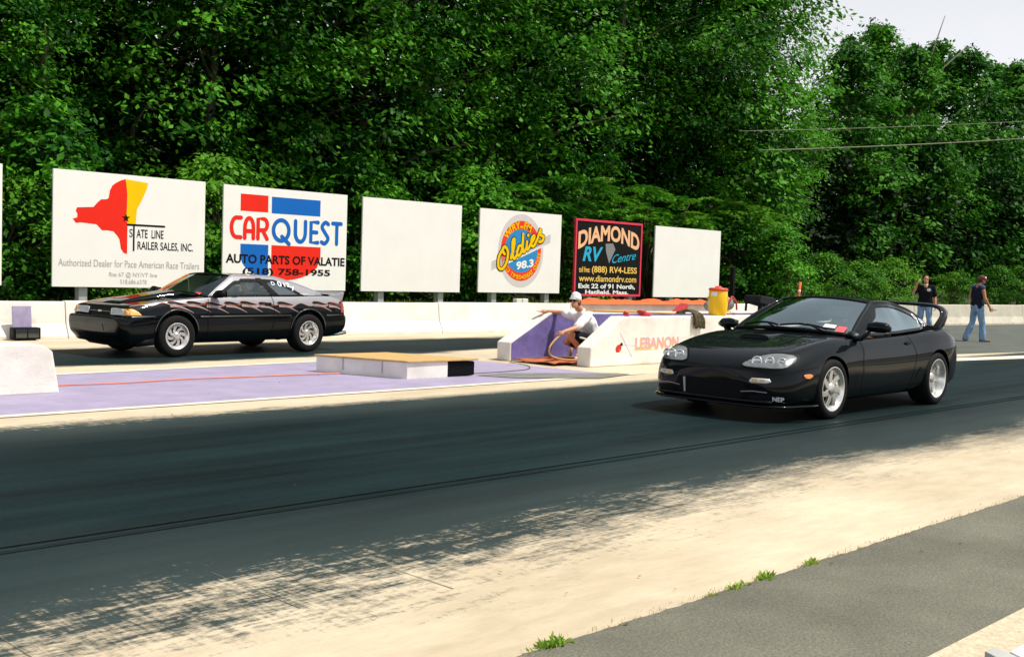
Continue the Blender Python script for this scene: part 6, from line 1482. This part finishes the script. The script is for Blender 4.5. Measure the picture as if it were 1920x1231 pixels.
def hand_prims(w, d, side, curl=0.6, palm_n=None):
    """palm from the wrist along d; palm_n is the way the palm faces; side points to the thumb"""
    w, d, side = Vector(w), Vector(d).normalized(), Vector(side); side = (side-d*side.dot(d)).normalized(); pn = palm_n if palm_n is not None else d.cross(side)
    pn = Vector(pn); pn = (pn-d*pn.dot(d)).normalized(); out = [('c', w, 0.027, w+d*0.045, 0.034), ('c', w+d*0.05+side*0.022, 0.017, w+d*0.085+side*0.030, 0.015), ('c', w+d*0.05-side*0.022, 0.017, w+d*0.080-side*0.030, 0.013), ('c', w+d*0.04, 0.022, w+d*0.085, 0.017)]
    for i, (off, L) in enumerate(((0.033, 0.072), (0.011, 0.080), (-0.011, 0.075), (-0.032, 0.060))):
        b = w+d*0.09+side*off; c1 = (d*math.cos(curl*0.7)+pn*math.sin(curl*0.7)).normalized(); c2 = (d*math.cos(curl*1.8)+pn*math.sin(curl*1.8)).normalized()
        m = b+c1*L*0.5; e = m+c2*L*0.5; out += [('c', b, 0.0105, m, 0.0095), ('c', m, 0.0095, e, 0.008)]
    tb = w+d*0.035+side*0.032; tm = tb+(side*0.75+d*0.7+pn*0.2).normalized()*0.042; te = tm+(d*0.9+side*0.15+pn*0.45).normalized()*0.032
    return out+[('c', tb, 0.015, tm, 0.012), ('c', tm, 0.0115, te, 0.009)]
def head_prims(c, f, up):
    c, f, up = Vector(c), Vector(f).normalized(), Vector(up).normalized(); f = (f-up*f.dot(up)).normalized(); r = f.cross(up)
    q = Matrix((r, f, up)).transposed()
    P = lambda a, b, z: c+r*a+f*b+up*z
    pr = [('e', P(0, -0.008, 0.035), (0.074, 0.094, 0.085), q), ('e', P(0, 0.012, -0.040), (0.058, 0.072, 0.070), q), ('c', P(0, 0.055, -0.085), 0.026, P(0, 0.066, -0.088), 0.020),
          ('c', P(0, 0.086, 0.010), 0.011, P(0, 0.106, -0.022), 0.015), ('c', P(-0.04, 0.072, 0.030), 0.013, P(0.04, 0.072, 0.030), 0.013),
          ('c', P(-0.022, 0.080, -0.056), 0.009, P(0.022, 0.080, -0.056), 0.009), ('c', P(-0.018, 0.079, -0.068), 0.009, P(0.018, 0.079, -0.068), 0.009),
          ('c', P(0.072, -0.004, 0.018), 0.012, P(0.074, -0.004, -0.016), 0.009), ('c', P(-0.072, -0.004, 0.018), 0.012, P(-0.074, -0.004, -0.016), 0.009)]
    return pr, P, q
def face_bits(t, P, eye=True):
    L = t.location
    for s in (1, -1):
        if eye:
            mb = MB(); mb.ell(tuple(P(0.030*s, 0.079, 0.012)-L), (0.011, 0.011, 0.007)); mb.build('eye', M['white_card'], t, smooth=True)
            mb = MB(); mb.ell(tuple(P(0.030*s, 0.088, 0.012)-L), (0.005, 0.005, 0.005)); mb.build('pupil', M['hair'], t, smooth=True)
        mb = MB(); mb.tube([tuple(P(0.014*s, 0.086, 0.034)-L), tuple(P(0.030*s, 0.083, 0.040)-L), tuple(P(0.048*s, 0.070, 0.034)-L)], 0.004, 5); mb.build('eyebrow', M['hair'], t)
    mb = MB(); mb.tube([tuple(P(-0.022, 0.083, -0.061)-L), tuple(P(0, 0.092, -0.061)-L), tuple(P(0.022, 0.083, -0.061)-L)], 0.0035, 5); mb.build('mouth', M['lip'], t)
M['cap_maroon'] = mat('cap_maroon', (0.16, 0.02, 0.03), 0.85, var=0.3, vscale=12)
M['lip'] = mat('lip', (0.35, 0.10, 0.08), 0.5)
def hair_cap(t, P, m, lo=-0.03, grow=0.010, back=True):
    c = []
    c.append(('e', P(0, -0.022, 0.045), (0.074+grow, 0.088+grow, 0.084+grow)))
    if back: c.append(('e', P(0, -0.050, -0.005), (0.066+grow, 0.052+grow, 0.070)))
    return c
def torso(J, r=0.0, chest=1.0):
    pc = (Vector(J['hipL'])+Vector(J['hipR']))/2; sc = (Vector(J['shL'])+Vector(J['shR']))/2; ac = (Vector(J['shR'])-Vector(J['shL'])).normalized(); ah = (Vector(J['hipR'])-Vector(J['hipL'])).normalized()
    b = pc.lerp(sc, 0.12); w = pc.lerp(sc, 0.42); ch = pc.lerp(sc, 0.76); am = (ac+ah).normalized(); out = []
    for s in (1, -1):
        out += [('c', b+ah*0.075*s, 0.108+r, w+am*0.062*s, 0.102+r), ('c', w+am*0.062*s, 0.102+r, ch+ac*0.080*s, 0.108*chest+r), ('c', ch+ac*0.080*s, 0.108*chest+r, sc+ac*0.120*s-(sc-ch)*0.1, 0.062+r)]
    out += [('c', w, 0.11+r, ch, 0.115*chest+r)]
    return out
def arm(J, s, r=0.0, upto=1.0):
    a, b, c = Vector(J['sh'+s]), Vector(J['el'+s]), Vector(J['wr'+s])
    if upto <= 1: return [('c', a, 0.058+r, a.lerp(b, upto), 0.052+r)]
    return [('c', a, 0.055, b, 0.040), ('c', b, 0.041, b.lerp(c, 0.35), 0.040), ('c', b.lerp(c, 0.35), 0.040, c, 0.027)]
def leg(J, s, r=0.0, knee=1.0, flare=0.0):
    a, b, c = Vector(J['hip'+s]), Vector(J['kn'+s]), Vector(J['an'+s])
    return [('c', a, 0.088+r, b, 0.058+r), ('c', b, 0.056+r, b.lerp(c, 0.3), 0.055+r+flare*0.5), ('c', b.lerp(c, 0.3), 0.055+r+flare*0.5, c, 0.038+r+flare)]
def shoe(parent, an, toe, m, name='shoe'):
    an, toe = Vector(an), Vector(toe); d = (toe-an); d.z = 0; d.normalize(); base = Vector((an.x, an.y, toe.z))
    pr = [('c', base-d*0.055+Vector((0, 0, 0.038)), 0.040, base+d*0.10+Vector((0, 0, 0.038)), 0.044), ('c', base+d*0.10+Vector((0, 0, 0.036)), 0.044, base+d*0.185+Vector((0, 0, 0.030)), 0.034), ('c', base-d*0.02+Vector((0, 0, 0.05)), 0.044, an+Vector((0, 0, 0.0)), 0.044)]
    o = blob(name, pr, m, parent, 0.009, 2)
    zmin = toe.z-parent.location.z
    for v in o.data.vertices: v.co.z = max(v.co.z, zmin)
    return o
def frame_at(x, y, facing):
    f = Vector(facing); f.z = 0; f.normalize(); r = f.cross(Vector((0, 0, 1)))
    return lambda a, b, z: Vector((x, y, 0))+r*a+f*b+Vector((0, 0, z))      # a: person's right, b: ahead

def standing(label, x, y, facing, pose, top_m, trouser_m, sleeve, shoe_m, skin_m, hgt=1.0):
    t = thing('person', label, 'person', (x, y, 0)); Q = frame_at(x, y, facing); J = {k: Q(*[c*hgt for c in v]) for k, v in pose.items() if k not in ('face',)}
    f = Q(*pose['face'])-Q(0, 0, 0); up = (J['head']-J['neck']).normalized()*0.5+Vector((0, 0, 0.5)); hp, P, q = head_prims(J['head'], f, up)
    right = Q(1, 0, 0)-Q(0, 0, 0); fwd = Q(0, 1, 0)-Q(0, 0, 0)
    body = hp+[('c', J['head']+Vector((0, 0, -0.05)), 0.056, J['neck'], 0.060), ('c', J['neck'], 0.066, (J['shL']+J['shR'])/2-Vector((0, 0, 0.05)), 0.09)]+torso(J)+arm(J, 'L', 0, 2)+arm(J, 'R', 0, 2)+leg(J, 'L')+leg(J, 'R')
    for s in 'LR':
        d = J['ha'+s]-J['wr'+s]; body += hand_prims(J['wr'+s], d, pose_side(pose, s, Q, J), 1.1 if s == 'R' else 0.6)
    for s in 'LR': body += [('c', J['an'+s], 0.036, J['an'+s]+(J['to'+s]-J['an'+s])*0.4, 0.03)]
    blob('body', body, skin_m, t, 0.0078, 2)
    pr = torso(J, 0.020, 1.05)+[('c', (J['shL']+J['shR'])/2-Vector((0, 0, 0.03)), 0.085, J['neck']-Vector((0, 0, 0.035)), 0.068)]
    hip = (J['hipL']+J['hipR'])/2
    ah = (J['hipR']-J['hipL']).normalized()
    for s in (1, -1): pr += [('c', hip+ah*0.085*s+Vector((0, 0, 0.10)), 0.125, hip+ah*0.090*s-Vector((0, 0, 0.02)), 0.122)]
    for s in 'LR': pr += arm(J, s, 0.022, sleeve) if sleeve > 0.1 else [('c', J['sh'+s], 0.064, J['sh'+s]+Vector((0, 0, -0.02)), 0.062)]
    blob('shirt', pr, top_m, t, 0.010, 3, 0.012, 8)
    pr = leg(J, 'L', 0.022, flare=0.026)+leg(J, 'R', 0.022, flare=0.026)+[('c', hip+ah*0.08+Vector((0, 0, 0.06)), 0.112, hip-ah*0.08+Vector((0, 0, 0.06)), 0.112)]
    for s in (1, -1): pr += [('c', hip+ah*0.07*s+Vector((0, 0, 0.02))-fwd*0.025, 0.112, hip+ah*0.07*s-Vector((0, 0, 0.06))-fwd*0.02, 0.106)]
    blob('jeans', pr, trouser_m, t, 0.010, 3, 0.016, 9)
    for s in 'LR': shoe(t, J['an'+s], J['to'+s], shoe_m)
    return t, J, P, q, Q
def pose_side(pose, s, Q, J):
    f = Q(0, 1, 0)-Q(0, 0, 0); return pose.get('side'+s) if isinstance(pose.get('side'+s), Vector) else f
def base_pose(): return dict(head=(0, 0.02, 1.645), neck=(0, 0.0, 1.50), shL=(-0.185, 0, 1.435), shR=(0.185, 0, 1.435), elL=(-0.26, -0.03, 1.14), elR=(0.26, -0.03, 1.14), wrL=(-0.28, 0.06, 0.90), wrR=(0.28, 0.06, 0.90),
    haL=(-0.28, 0.08, 0.8), haR=(0.28, 0.08, 0.8), hipL=(-0.095, 0, 0.93), hipR=(0.095, 0, 0.93), knL=(-0.12, 0.03, 0.50), knR=(0.12, 0.03, 0.50), anL=(-0.13, 0, 0.085), anR=(0.13, 0, 0.085), toL=(-0.16, 0.18, 0.0), toR=(0.16, 0.18, 0.0), face=(0, 1, 0))

# -- man facing us with his right hand raised to his ear
V1 = Vector((-31.2, -14.0, 0)).normalized()
p = base_pose(); p.update(elR=(0.33, 0.10, 1.24), wrR=(0.235, 0.18, 1.53), haR=(0.175, 0.16, 1.63), knL=(-0.13, 0.05, 0.50), face=(-0.08, 1, -0.05))
a1 = at(1731, 640, 14.2); t, J, P, q, Q = standing('man in black T-shirt and blue jeans facing us, one hand raised to his ear', a1.x, 14.2, V1, p, M['black_shirt'], M['denim'], 0.72, M['shoe_brown'], M['skin'])
face_bits(t, P); blob('hair', hair_cap(t, P, None, grow=0.008), M['hair'], t, 0.008, 2)
# keep the face clear: the hair sits back on the skull
L = t.location
mb = MB(); c = Q(-0.085, 0.15, 1.36)-L; r_ = Q(1, 0, 0)-Q(0, 0, 0); n_ = 14
mb.add([tuple(c+r_*0.055*math.cos(2*math.pi*k/n_)+Vector((0, 0, 0.045*math.sin(2*math.pi*k/n_)))) for k in range(n_)], [tuple(range(n_))]); mb.build('chest_print', M['white_card'], t)
mb = MB(); mb.tube([tuple(Q(-0.05, 0.075, 1.515)-L), tuple(Q(0, 0.098, 1.485)-L), tuple(Q(0.05, 0.075, 1.515)-L)], 0.012, 6); mb.build('collar', M['white_card'], t, smooth=True)
mb = MB(); h = J['haR']; mb.tube([tuple(h+Vector((0, 0, -0.07))), tuple(h+Vector((0, 0, 0.04)))], [0.022, 0.022], 10); o = mb.build('phone', M['white_card'], None, bevel=0.004)
tag(o, 'small pale phone held to the ear of the man in the black T-shirt', 'phone')
# -- man turned away, looking down to the right
vr = Vector((30.2, 12.3, 0)).normalized(); rr = Vector((vr.y, -vr.x, 0))
p = base_pose(); p.update(head=(0.01, 0.09, 1.63), neck=(0, 0.02, 1.495), knL=(-0.14, -0.02, 0.50), knR=(0.15, 0.06, 0.50), anL=(-0.20, -0.17, 0.085), anR=(0.17, 0.08, 0.085), toL=(-0.30, -0.03, 0), toR=(0.23, 0.26, 0), elL=(-0.34, 0.03, 1.18), wrL=(-0.24, 0.20, 1.02), haL=(-0.13, 0.26, 0.98), elR=(0.27, 0.02, 1.14), wrR=(0.26, 0.19, 0.92), haR=(0.25, 0.24, 0.83), face=(0.25, 1, -0.35))
a2 = gnd(1829, 640); t, J, P, q, Q = standing('man in a sleeveless dark shirt and blue jeans turned away, looking down to the right', a2.x, a2.y, rr*0.78+vr*0.62, p, M['navy_shirt'], M['denim'], 0.0, M['shoe_brown'], M['skin_dark'], 1.02)
L = t.location
blob('hair', [('e', P(0, -0.03, 0.0), (0.080, 0.078, 0.075)), ('c', P(0.05, 0.035, -0.065), 0.03, P(-0.05, 0.035, -0.065), 0.03)], M['hair'], t, 0.008, 2)
blob('cap', [('e', P(0, -0.005, 0.072), (0.086, 0.104, 0.062), q), ('c', P(0.0, -0.005, 0.06), 0.088, P(0, -0.008, 0.065), 0.088)], M['cap_maroon'], t, 0.008, 2)
blob('cap_front', [('e', P(0, 0.060, 0.090), (0.060, 0.045, 0.045), q)], M['white_cloth'], t, 0.008, 2)
mb = MB(); vs = []
for i in range(9):
    a = -1.0+i/4; vs += [tuple(P(0.075*math.sin(a), 0.075*math.cos(a)+0.01, 0.062)-L), tuple(P(0.085*math.sin(a), 0.10*math.cos(a)+0.075, 0.040)-L)]
mb.add(vs, [(2*i, 2*i+1, 2*i+3, 2*i+2) for i in range(8)]); mb.build('cap_bill', M['red_cloth'], t, smooth=True, solid=0.006)
pr = [('c', J['shL']+Vector((0, 0, 0.012)), 0.070, J['neck']-Vector((0, 0, 0.035)), 0.074), ('c', J['shR']+Vector((0, 0, 0.012)), 0.070, J['neck']-Vector((0, 0, 0.035)), 0.074)]
blob('shoulder_yoke', pr, M['blue_cloth'], t, 0.009, 2, 0.006)
mb = MB(); h = J['haR']; mb.hexa([tuple(h+rr*a+Vector((0, 0, b))+vr*c) for a, b, c in ((-0.02, -0.02, -0.004), (0.14, 0.02, -0.004), (0.14, 0.02, 0.004), (-0.02, -0.02, 0.004), (-0.02, 0.03, -0.004), (0.14, 0.06, -0.004), (0.14, 0.06, 0.004), (-0.02, 0.03, 0.004))])
tag(mb.build('paper_slip', M['white_card'], None), 'white paper slip held by the man in the sleeveless shirt', 'paper')

# -- crouching starter between the walls
def crouching():
    base = gnd(1085, 668); t = thing('person', 'man in white cap, white T-shirt and black shorts crouching between the walls', 'person', (14.25, 12.5, 0))
    A = lambda px, py, Y: at(px, py, Y)
    J = dict(head=A(1079, 566, 12.45), neck=A(1089, 581, 12.48), shL=A(1102, 593, 12.30), shR=A(1077, 591, 12.72), elL=A(1079, 615, 12.20), wrL=A(1056, 622, 12.25), haL=A(1048, 630, 12.27),
        elR=A(1046, 585, 13.05), wrR=A(1022, 583, 13.19), haR=A(1010, 584, 13.22), hipL=A(1126, 643, 12.38), hipR=A(1116, 640, 12.62), knL=A(1067, 626, 12.32), knR=A(1062, 640, 12.72), anL=A(1091, 659, 12.36), toL=A(1072, 671, 12.30), anR=A(1104, 660, 12.75), toR=A(1082, 668, 12.76))
    J['toL'].z = 0.05; J['toR'].z = 0.05
    f = (A(1060, 571, 12.40)-A(1079, 566, 12.45)); f.normalize(); up = Vector((0.12, 0, 1)); hp, P, q = head_prims(J['head'], f, up)
    body = hp+[('c', J['head']+Vector((0.02, 0, -0.05)), 0.056, J['neck'], 0.060)]+torso(J)+arm(J, 'L', 0, 2)+arm(J, 'R', 0, 2)+leg(J, 'L')+leg(J, 'R')
    body += hand_prims(J['wrL'], J['haL']-J['wrL'], Vector((0, -0.3, 1)), 1.25)+hand_prims(J['wrR'], J['haR']-J['wrR'], Vector((0.2, -1, 0)), 0.15)
    for s in 'LR': body += [('c', J['an'+s], 0.036, J['an'+s].lerp(J['to'+s], 0.5), 0.03)]
    blob('body', body, M['skin'], t, 0.0075, 2)
    hip = (J['hipL']+J['hipR'])/2
    pr = torso(J, 0.026, 1.08)+arm(J, 'L', 0.022, 0.80)+arm(J, 'R', 0.022, 0.55)+[('c', (J['shL']+J['shR'])/2, 0.09, J['neck']+Vector((0.01, 0, -0.02)), 0.07), ('c', hip+Vector((0, 0, 0.10)), 0.15, hip+Vector((0.03, 0, 0.02)), 0.15)]
    blob('shirt', pr, M['white_cloth'], t, 0.009, 2, 0.022, 11)
    pr = []
    for s in 'LR':
        a, b = J['hip'+s], J['kn'+s]; pr += [('c', a, 0.118, a.lerp(b, 0.82), 0.092)]
    pr += [('c', J['hipL'], 0.125, J['hipR'], 0.125)]
    blob('shorts', pr, M['black_shirt'], t, 0.009, 3, 0.014, 9)
    a, b = J['hipL'], J['knL']; side = Vector((-0.15, -1, 0.15)).normalized(); L = t.location
    mb = MB(); mb.tube([tuple(a.lerp(b, k)+side*(0.112-0.022*k)+Vector((0, 0, -0.03))-L) for k in (0.25, 0.5, 0.78)], 0.016, 6); mb.build('shorts_stripe', M['white_cloth'], t, smooth=True)
    for s in 'LR':
        b, c = J['kn'+s], J['an'+s]; blob('sock', [('c', b.lerp(c, 0.72), 0.048, c, 0.044)], M['white_cloth'], t, 0.008, 2); shoe(t, c+Vector((0, 0, -0.01)), J['to'+s], M['shoe_white'])
    face_bits(t, P, False)
    mb = MB()
    for s in (1, -1): mb.tube([tuple(P(0.052*s, 0.074, 0.014)-L), tuple(P(0.030*s, 0.093, 0.012)-L), tuple(P(0.010*s, 0.098, 0.012)-L)], [0.010, 0.017, 0.010], 8); mb.tube([tuple(P(0.05*s, 0.074, 0.018)-L), tuple(P(0.078*s, -0.01, 0.018)-L)], 0.004, 5)
    mb.build('sunglasses', M['black_trim'], t, smooth=True)
    blob('hair', [('e', P(0, -0.045, -0.005), (0.082, 0.066, 0.080), q), ('c', P(0.072, -0.005, 0.0), 0.016, P(0.070, 0.0, -0.03), 0.012), ('c', P(-0.072, -0.005, 0.0), 0.016, P(-0.070, 0.0, -0.03), 0.012)], M['brown_hair'], t, 0.008, 2)
    cp = blob('cap', [('e', P(0, -0.002, 0.068), (0.090, 0.108, 0.078), q), ('c', P(0, 0.02, 0.10), 0.075, P(0, -0.03, 0.10), 0.07)], M['white_cloth'], t, 0.008, 2)
    for v in cp.data.vertices:
        w = v.co+L; d = (w-P(0, 0, 0.040)).dot(up.normalized())
        if d < 0: v.co -= up.normalized()*d
    mb = MB(); mb.hexa([tuple(P(a, b, c)-L) for a, b, c in ((-0.06, 0.09, 0.040), (0.06, 0.09, 0.040), (0.05, 0.125, 0.036), (-0.05, 0.125, 0.036), (-0.06, 0.09, 0.052), (0.06, 0.09, 0.052), (0.05, 0.125, 0.046), (-0.05, 0.125, 0.046))]); mb.build('cap_bill', M['white_cloth'], t, bevel=0.004)
    c = J['shR'].lerp(J['hipR'], 0.35)+Vector((-0.15, -0.10, 0)); 
    mb = MB(); h = J['haL']; pts = smooth_path([tuple(h+Vector((0.03, 0, 0.02))), tuple(h), tuple(A(1036, 642, 12.28)), tuple(A(1030, 654, 12.28)), tuple(A(1034, 667, 12.3)), tuple(Vector((13.75, 12.25, 0.075))), tuple(Vector((14.2, 12.2, 0.07))), tuple(Vector((14.9, 12.4, 0.07)))], 7)
    mb.tube(pts, 0.016, 8); tag(mb.build('hose', M['hose'], None, smooth=True), 'tan hose looping from the crouching man\'s hand to the orange mat', 'hose')
    a = A(1072, 648, 12.9); b = A(1069, 670, 12.9); mb = MB(); mb.tube([(a.x, a.y, a.z), (b.x, b.y, 0.06)], 0.022, 8); tag(mb.build('wooden_stick', M['wood_pole'], None, smooth=True), 'short wooden stick standing behind the crouching man\'s leg', 'stick')
crouching()

# -- drivers, seated in the cars
def driver(car, label, helmet, sx, seat_y=0.37):
    x0, y0, yaw, sc = car; c, s = math.cos(yaw), math.sin(yaw)
    Wp = lambda p: Vector((x0+sc*(c*p[0]-s*p[1]), y0+sc*(s*p[0]+c*p[1]), sc*p[2]))
    b = Wp((sx, seat_y, 0.45)); t = thing('person', label, 'person', tuple(b))
    y = seat_y
    J = {k: Wp(v) for k, v in dict(head=(sx-0.10, y, 1.13), neck=(sx-0.13, y, 1.00), shL=(sx-0.15, y+0.18, 0.93), shR=(sx-0.15, y-0.18, 0.93), elL=(sx+0.02, y+0.25, 0.76), elR=(sx+0.02, y-0.25, 0.76), wrL=(sx+0.26, y+0.15, 0.85), wrR=(sx+0.26, y-0.15, 0.85),
        haL=(sx+0.33, y+0.10, 0.88), haR=(sx+0.33, y-0.10, 0.88), hipL=(sx-0.10, y+0.09, 0.56), hipR=(sx-0.10, y-0.09, 0.56), knL=(sx+0.36, y+0.12, 0.62), knR=(sx+0.36, y-0.12, 0.62), anL=(sx+0.72, y+0.10, 0.42), anR=(sx+0.72, y-0.10, 0.42)).items()}
    f = Wp((1, 0, 0))-Wp((0, 0, 0)); hp, P, q = head_prims(J['head'], f+Vector((0, -0.25, 0)), (0, 0, 1))
    body = hp+[('c', J['head']+Vector((0, 0, -0.05)), 0.056, J['neck'], 0.06)]+torso(J)+arm(J, 'L', 0, 2)+arm(J, 'R', 0, 2)+leg(J, 'L')+leg(J, 'R')
    for k in 'LR': body += hand_prims(J['wr'+k], J['ha'+k]-J['wr'+k], Vector((0, 0, 1)), 1.2)
    blob('body', body, M['skin'], t, 0.009, 2)
    face_bits(t, P, not helmet); L = t.location
    blob('shirt', torso(J, 0.018)+arm(J, 'L', 0.018, 0.95)+arm(J, 'R', 0.018, 0.95), M['black_shirt'] if helmet else M['grey_seat'], t, 0.011, 2, 0.008)
    blob('trousers', leg(J, 'L', 0.02)+leg(J, 'R', 0.02), M['denim'], t, 0.012, 2)
    if helmet:
        h = blob('helmet', [('e', P(0, -0.045, 0.03), (0.128, 0.115, 0.145), q)], M['white_panel'], t, 0.010, 2)
        blob('helmet_brow', [('e', P(0, 0.035, 0.080), (0.098, 0.092, 0.055), q)], M['black_trim'], t, 0.009, 2)
        mb = MB()
        for k in (1, -1): mb.ell(tuple(P(0.030*k, 0.088, 0.012)-L), (0.020, 0.020, 0.014))
        mb.build('sunglasses', M['black_trim'], t, smooth=True)
    else:
        blob('hair', hair_cap(t, P, None, grow=0.006), M['hair'], t, 0.008, 2)
    return t
SPORTS_POSE = (12.4642, 6.9545, 3.1466, 1.03)
COUPE_POSE = (9.9422, 16.7772, 3.2019, 1.0)
sports_car(SPORTS_POSE); flame_coupe(COUPE_POSE)
driver(SPORTS_POSE, 'bareheaded driver dimly seen through the sports car windscreen', False, -0.25)
driver(COUPE_POSE, 'driver in white helmet and dark glasses inside the flame painted coupe', True, -0.22)
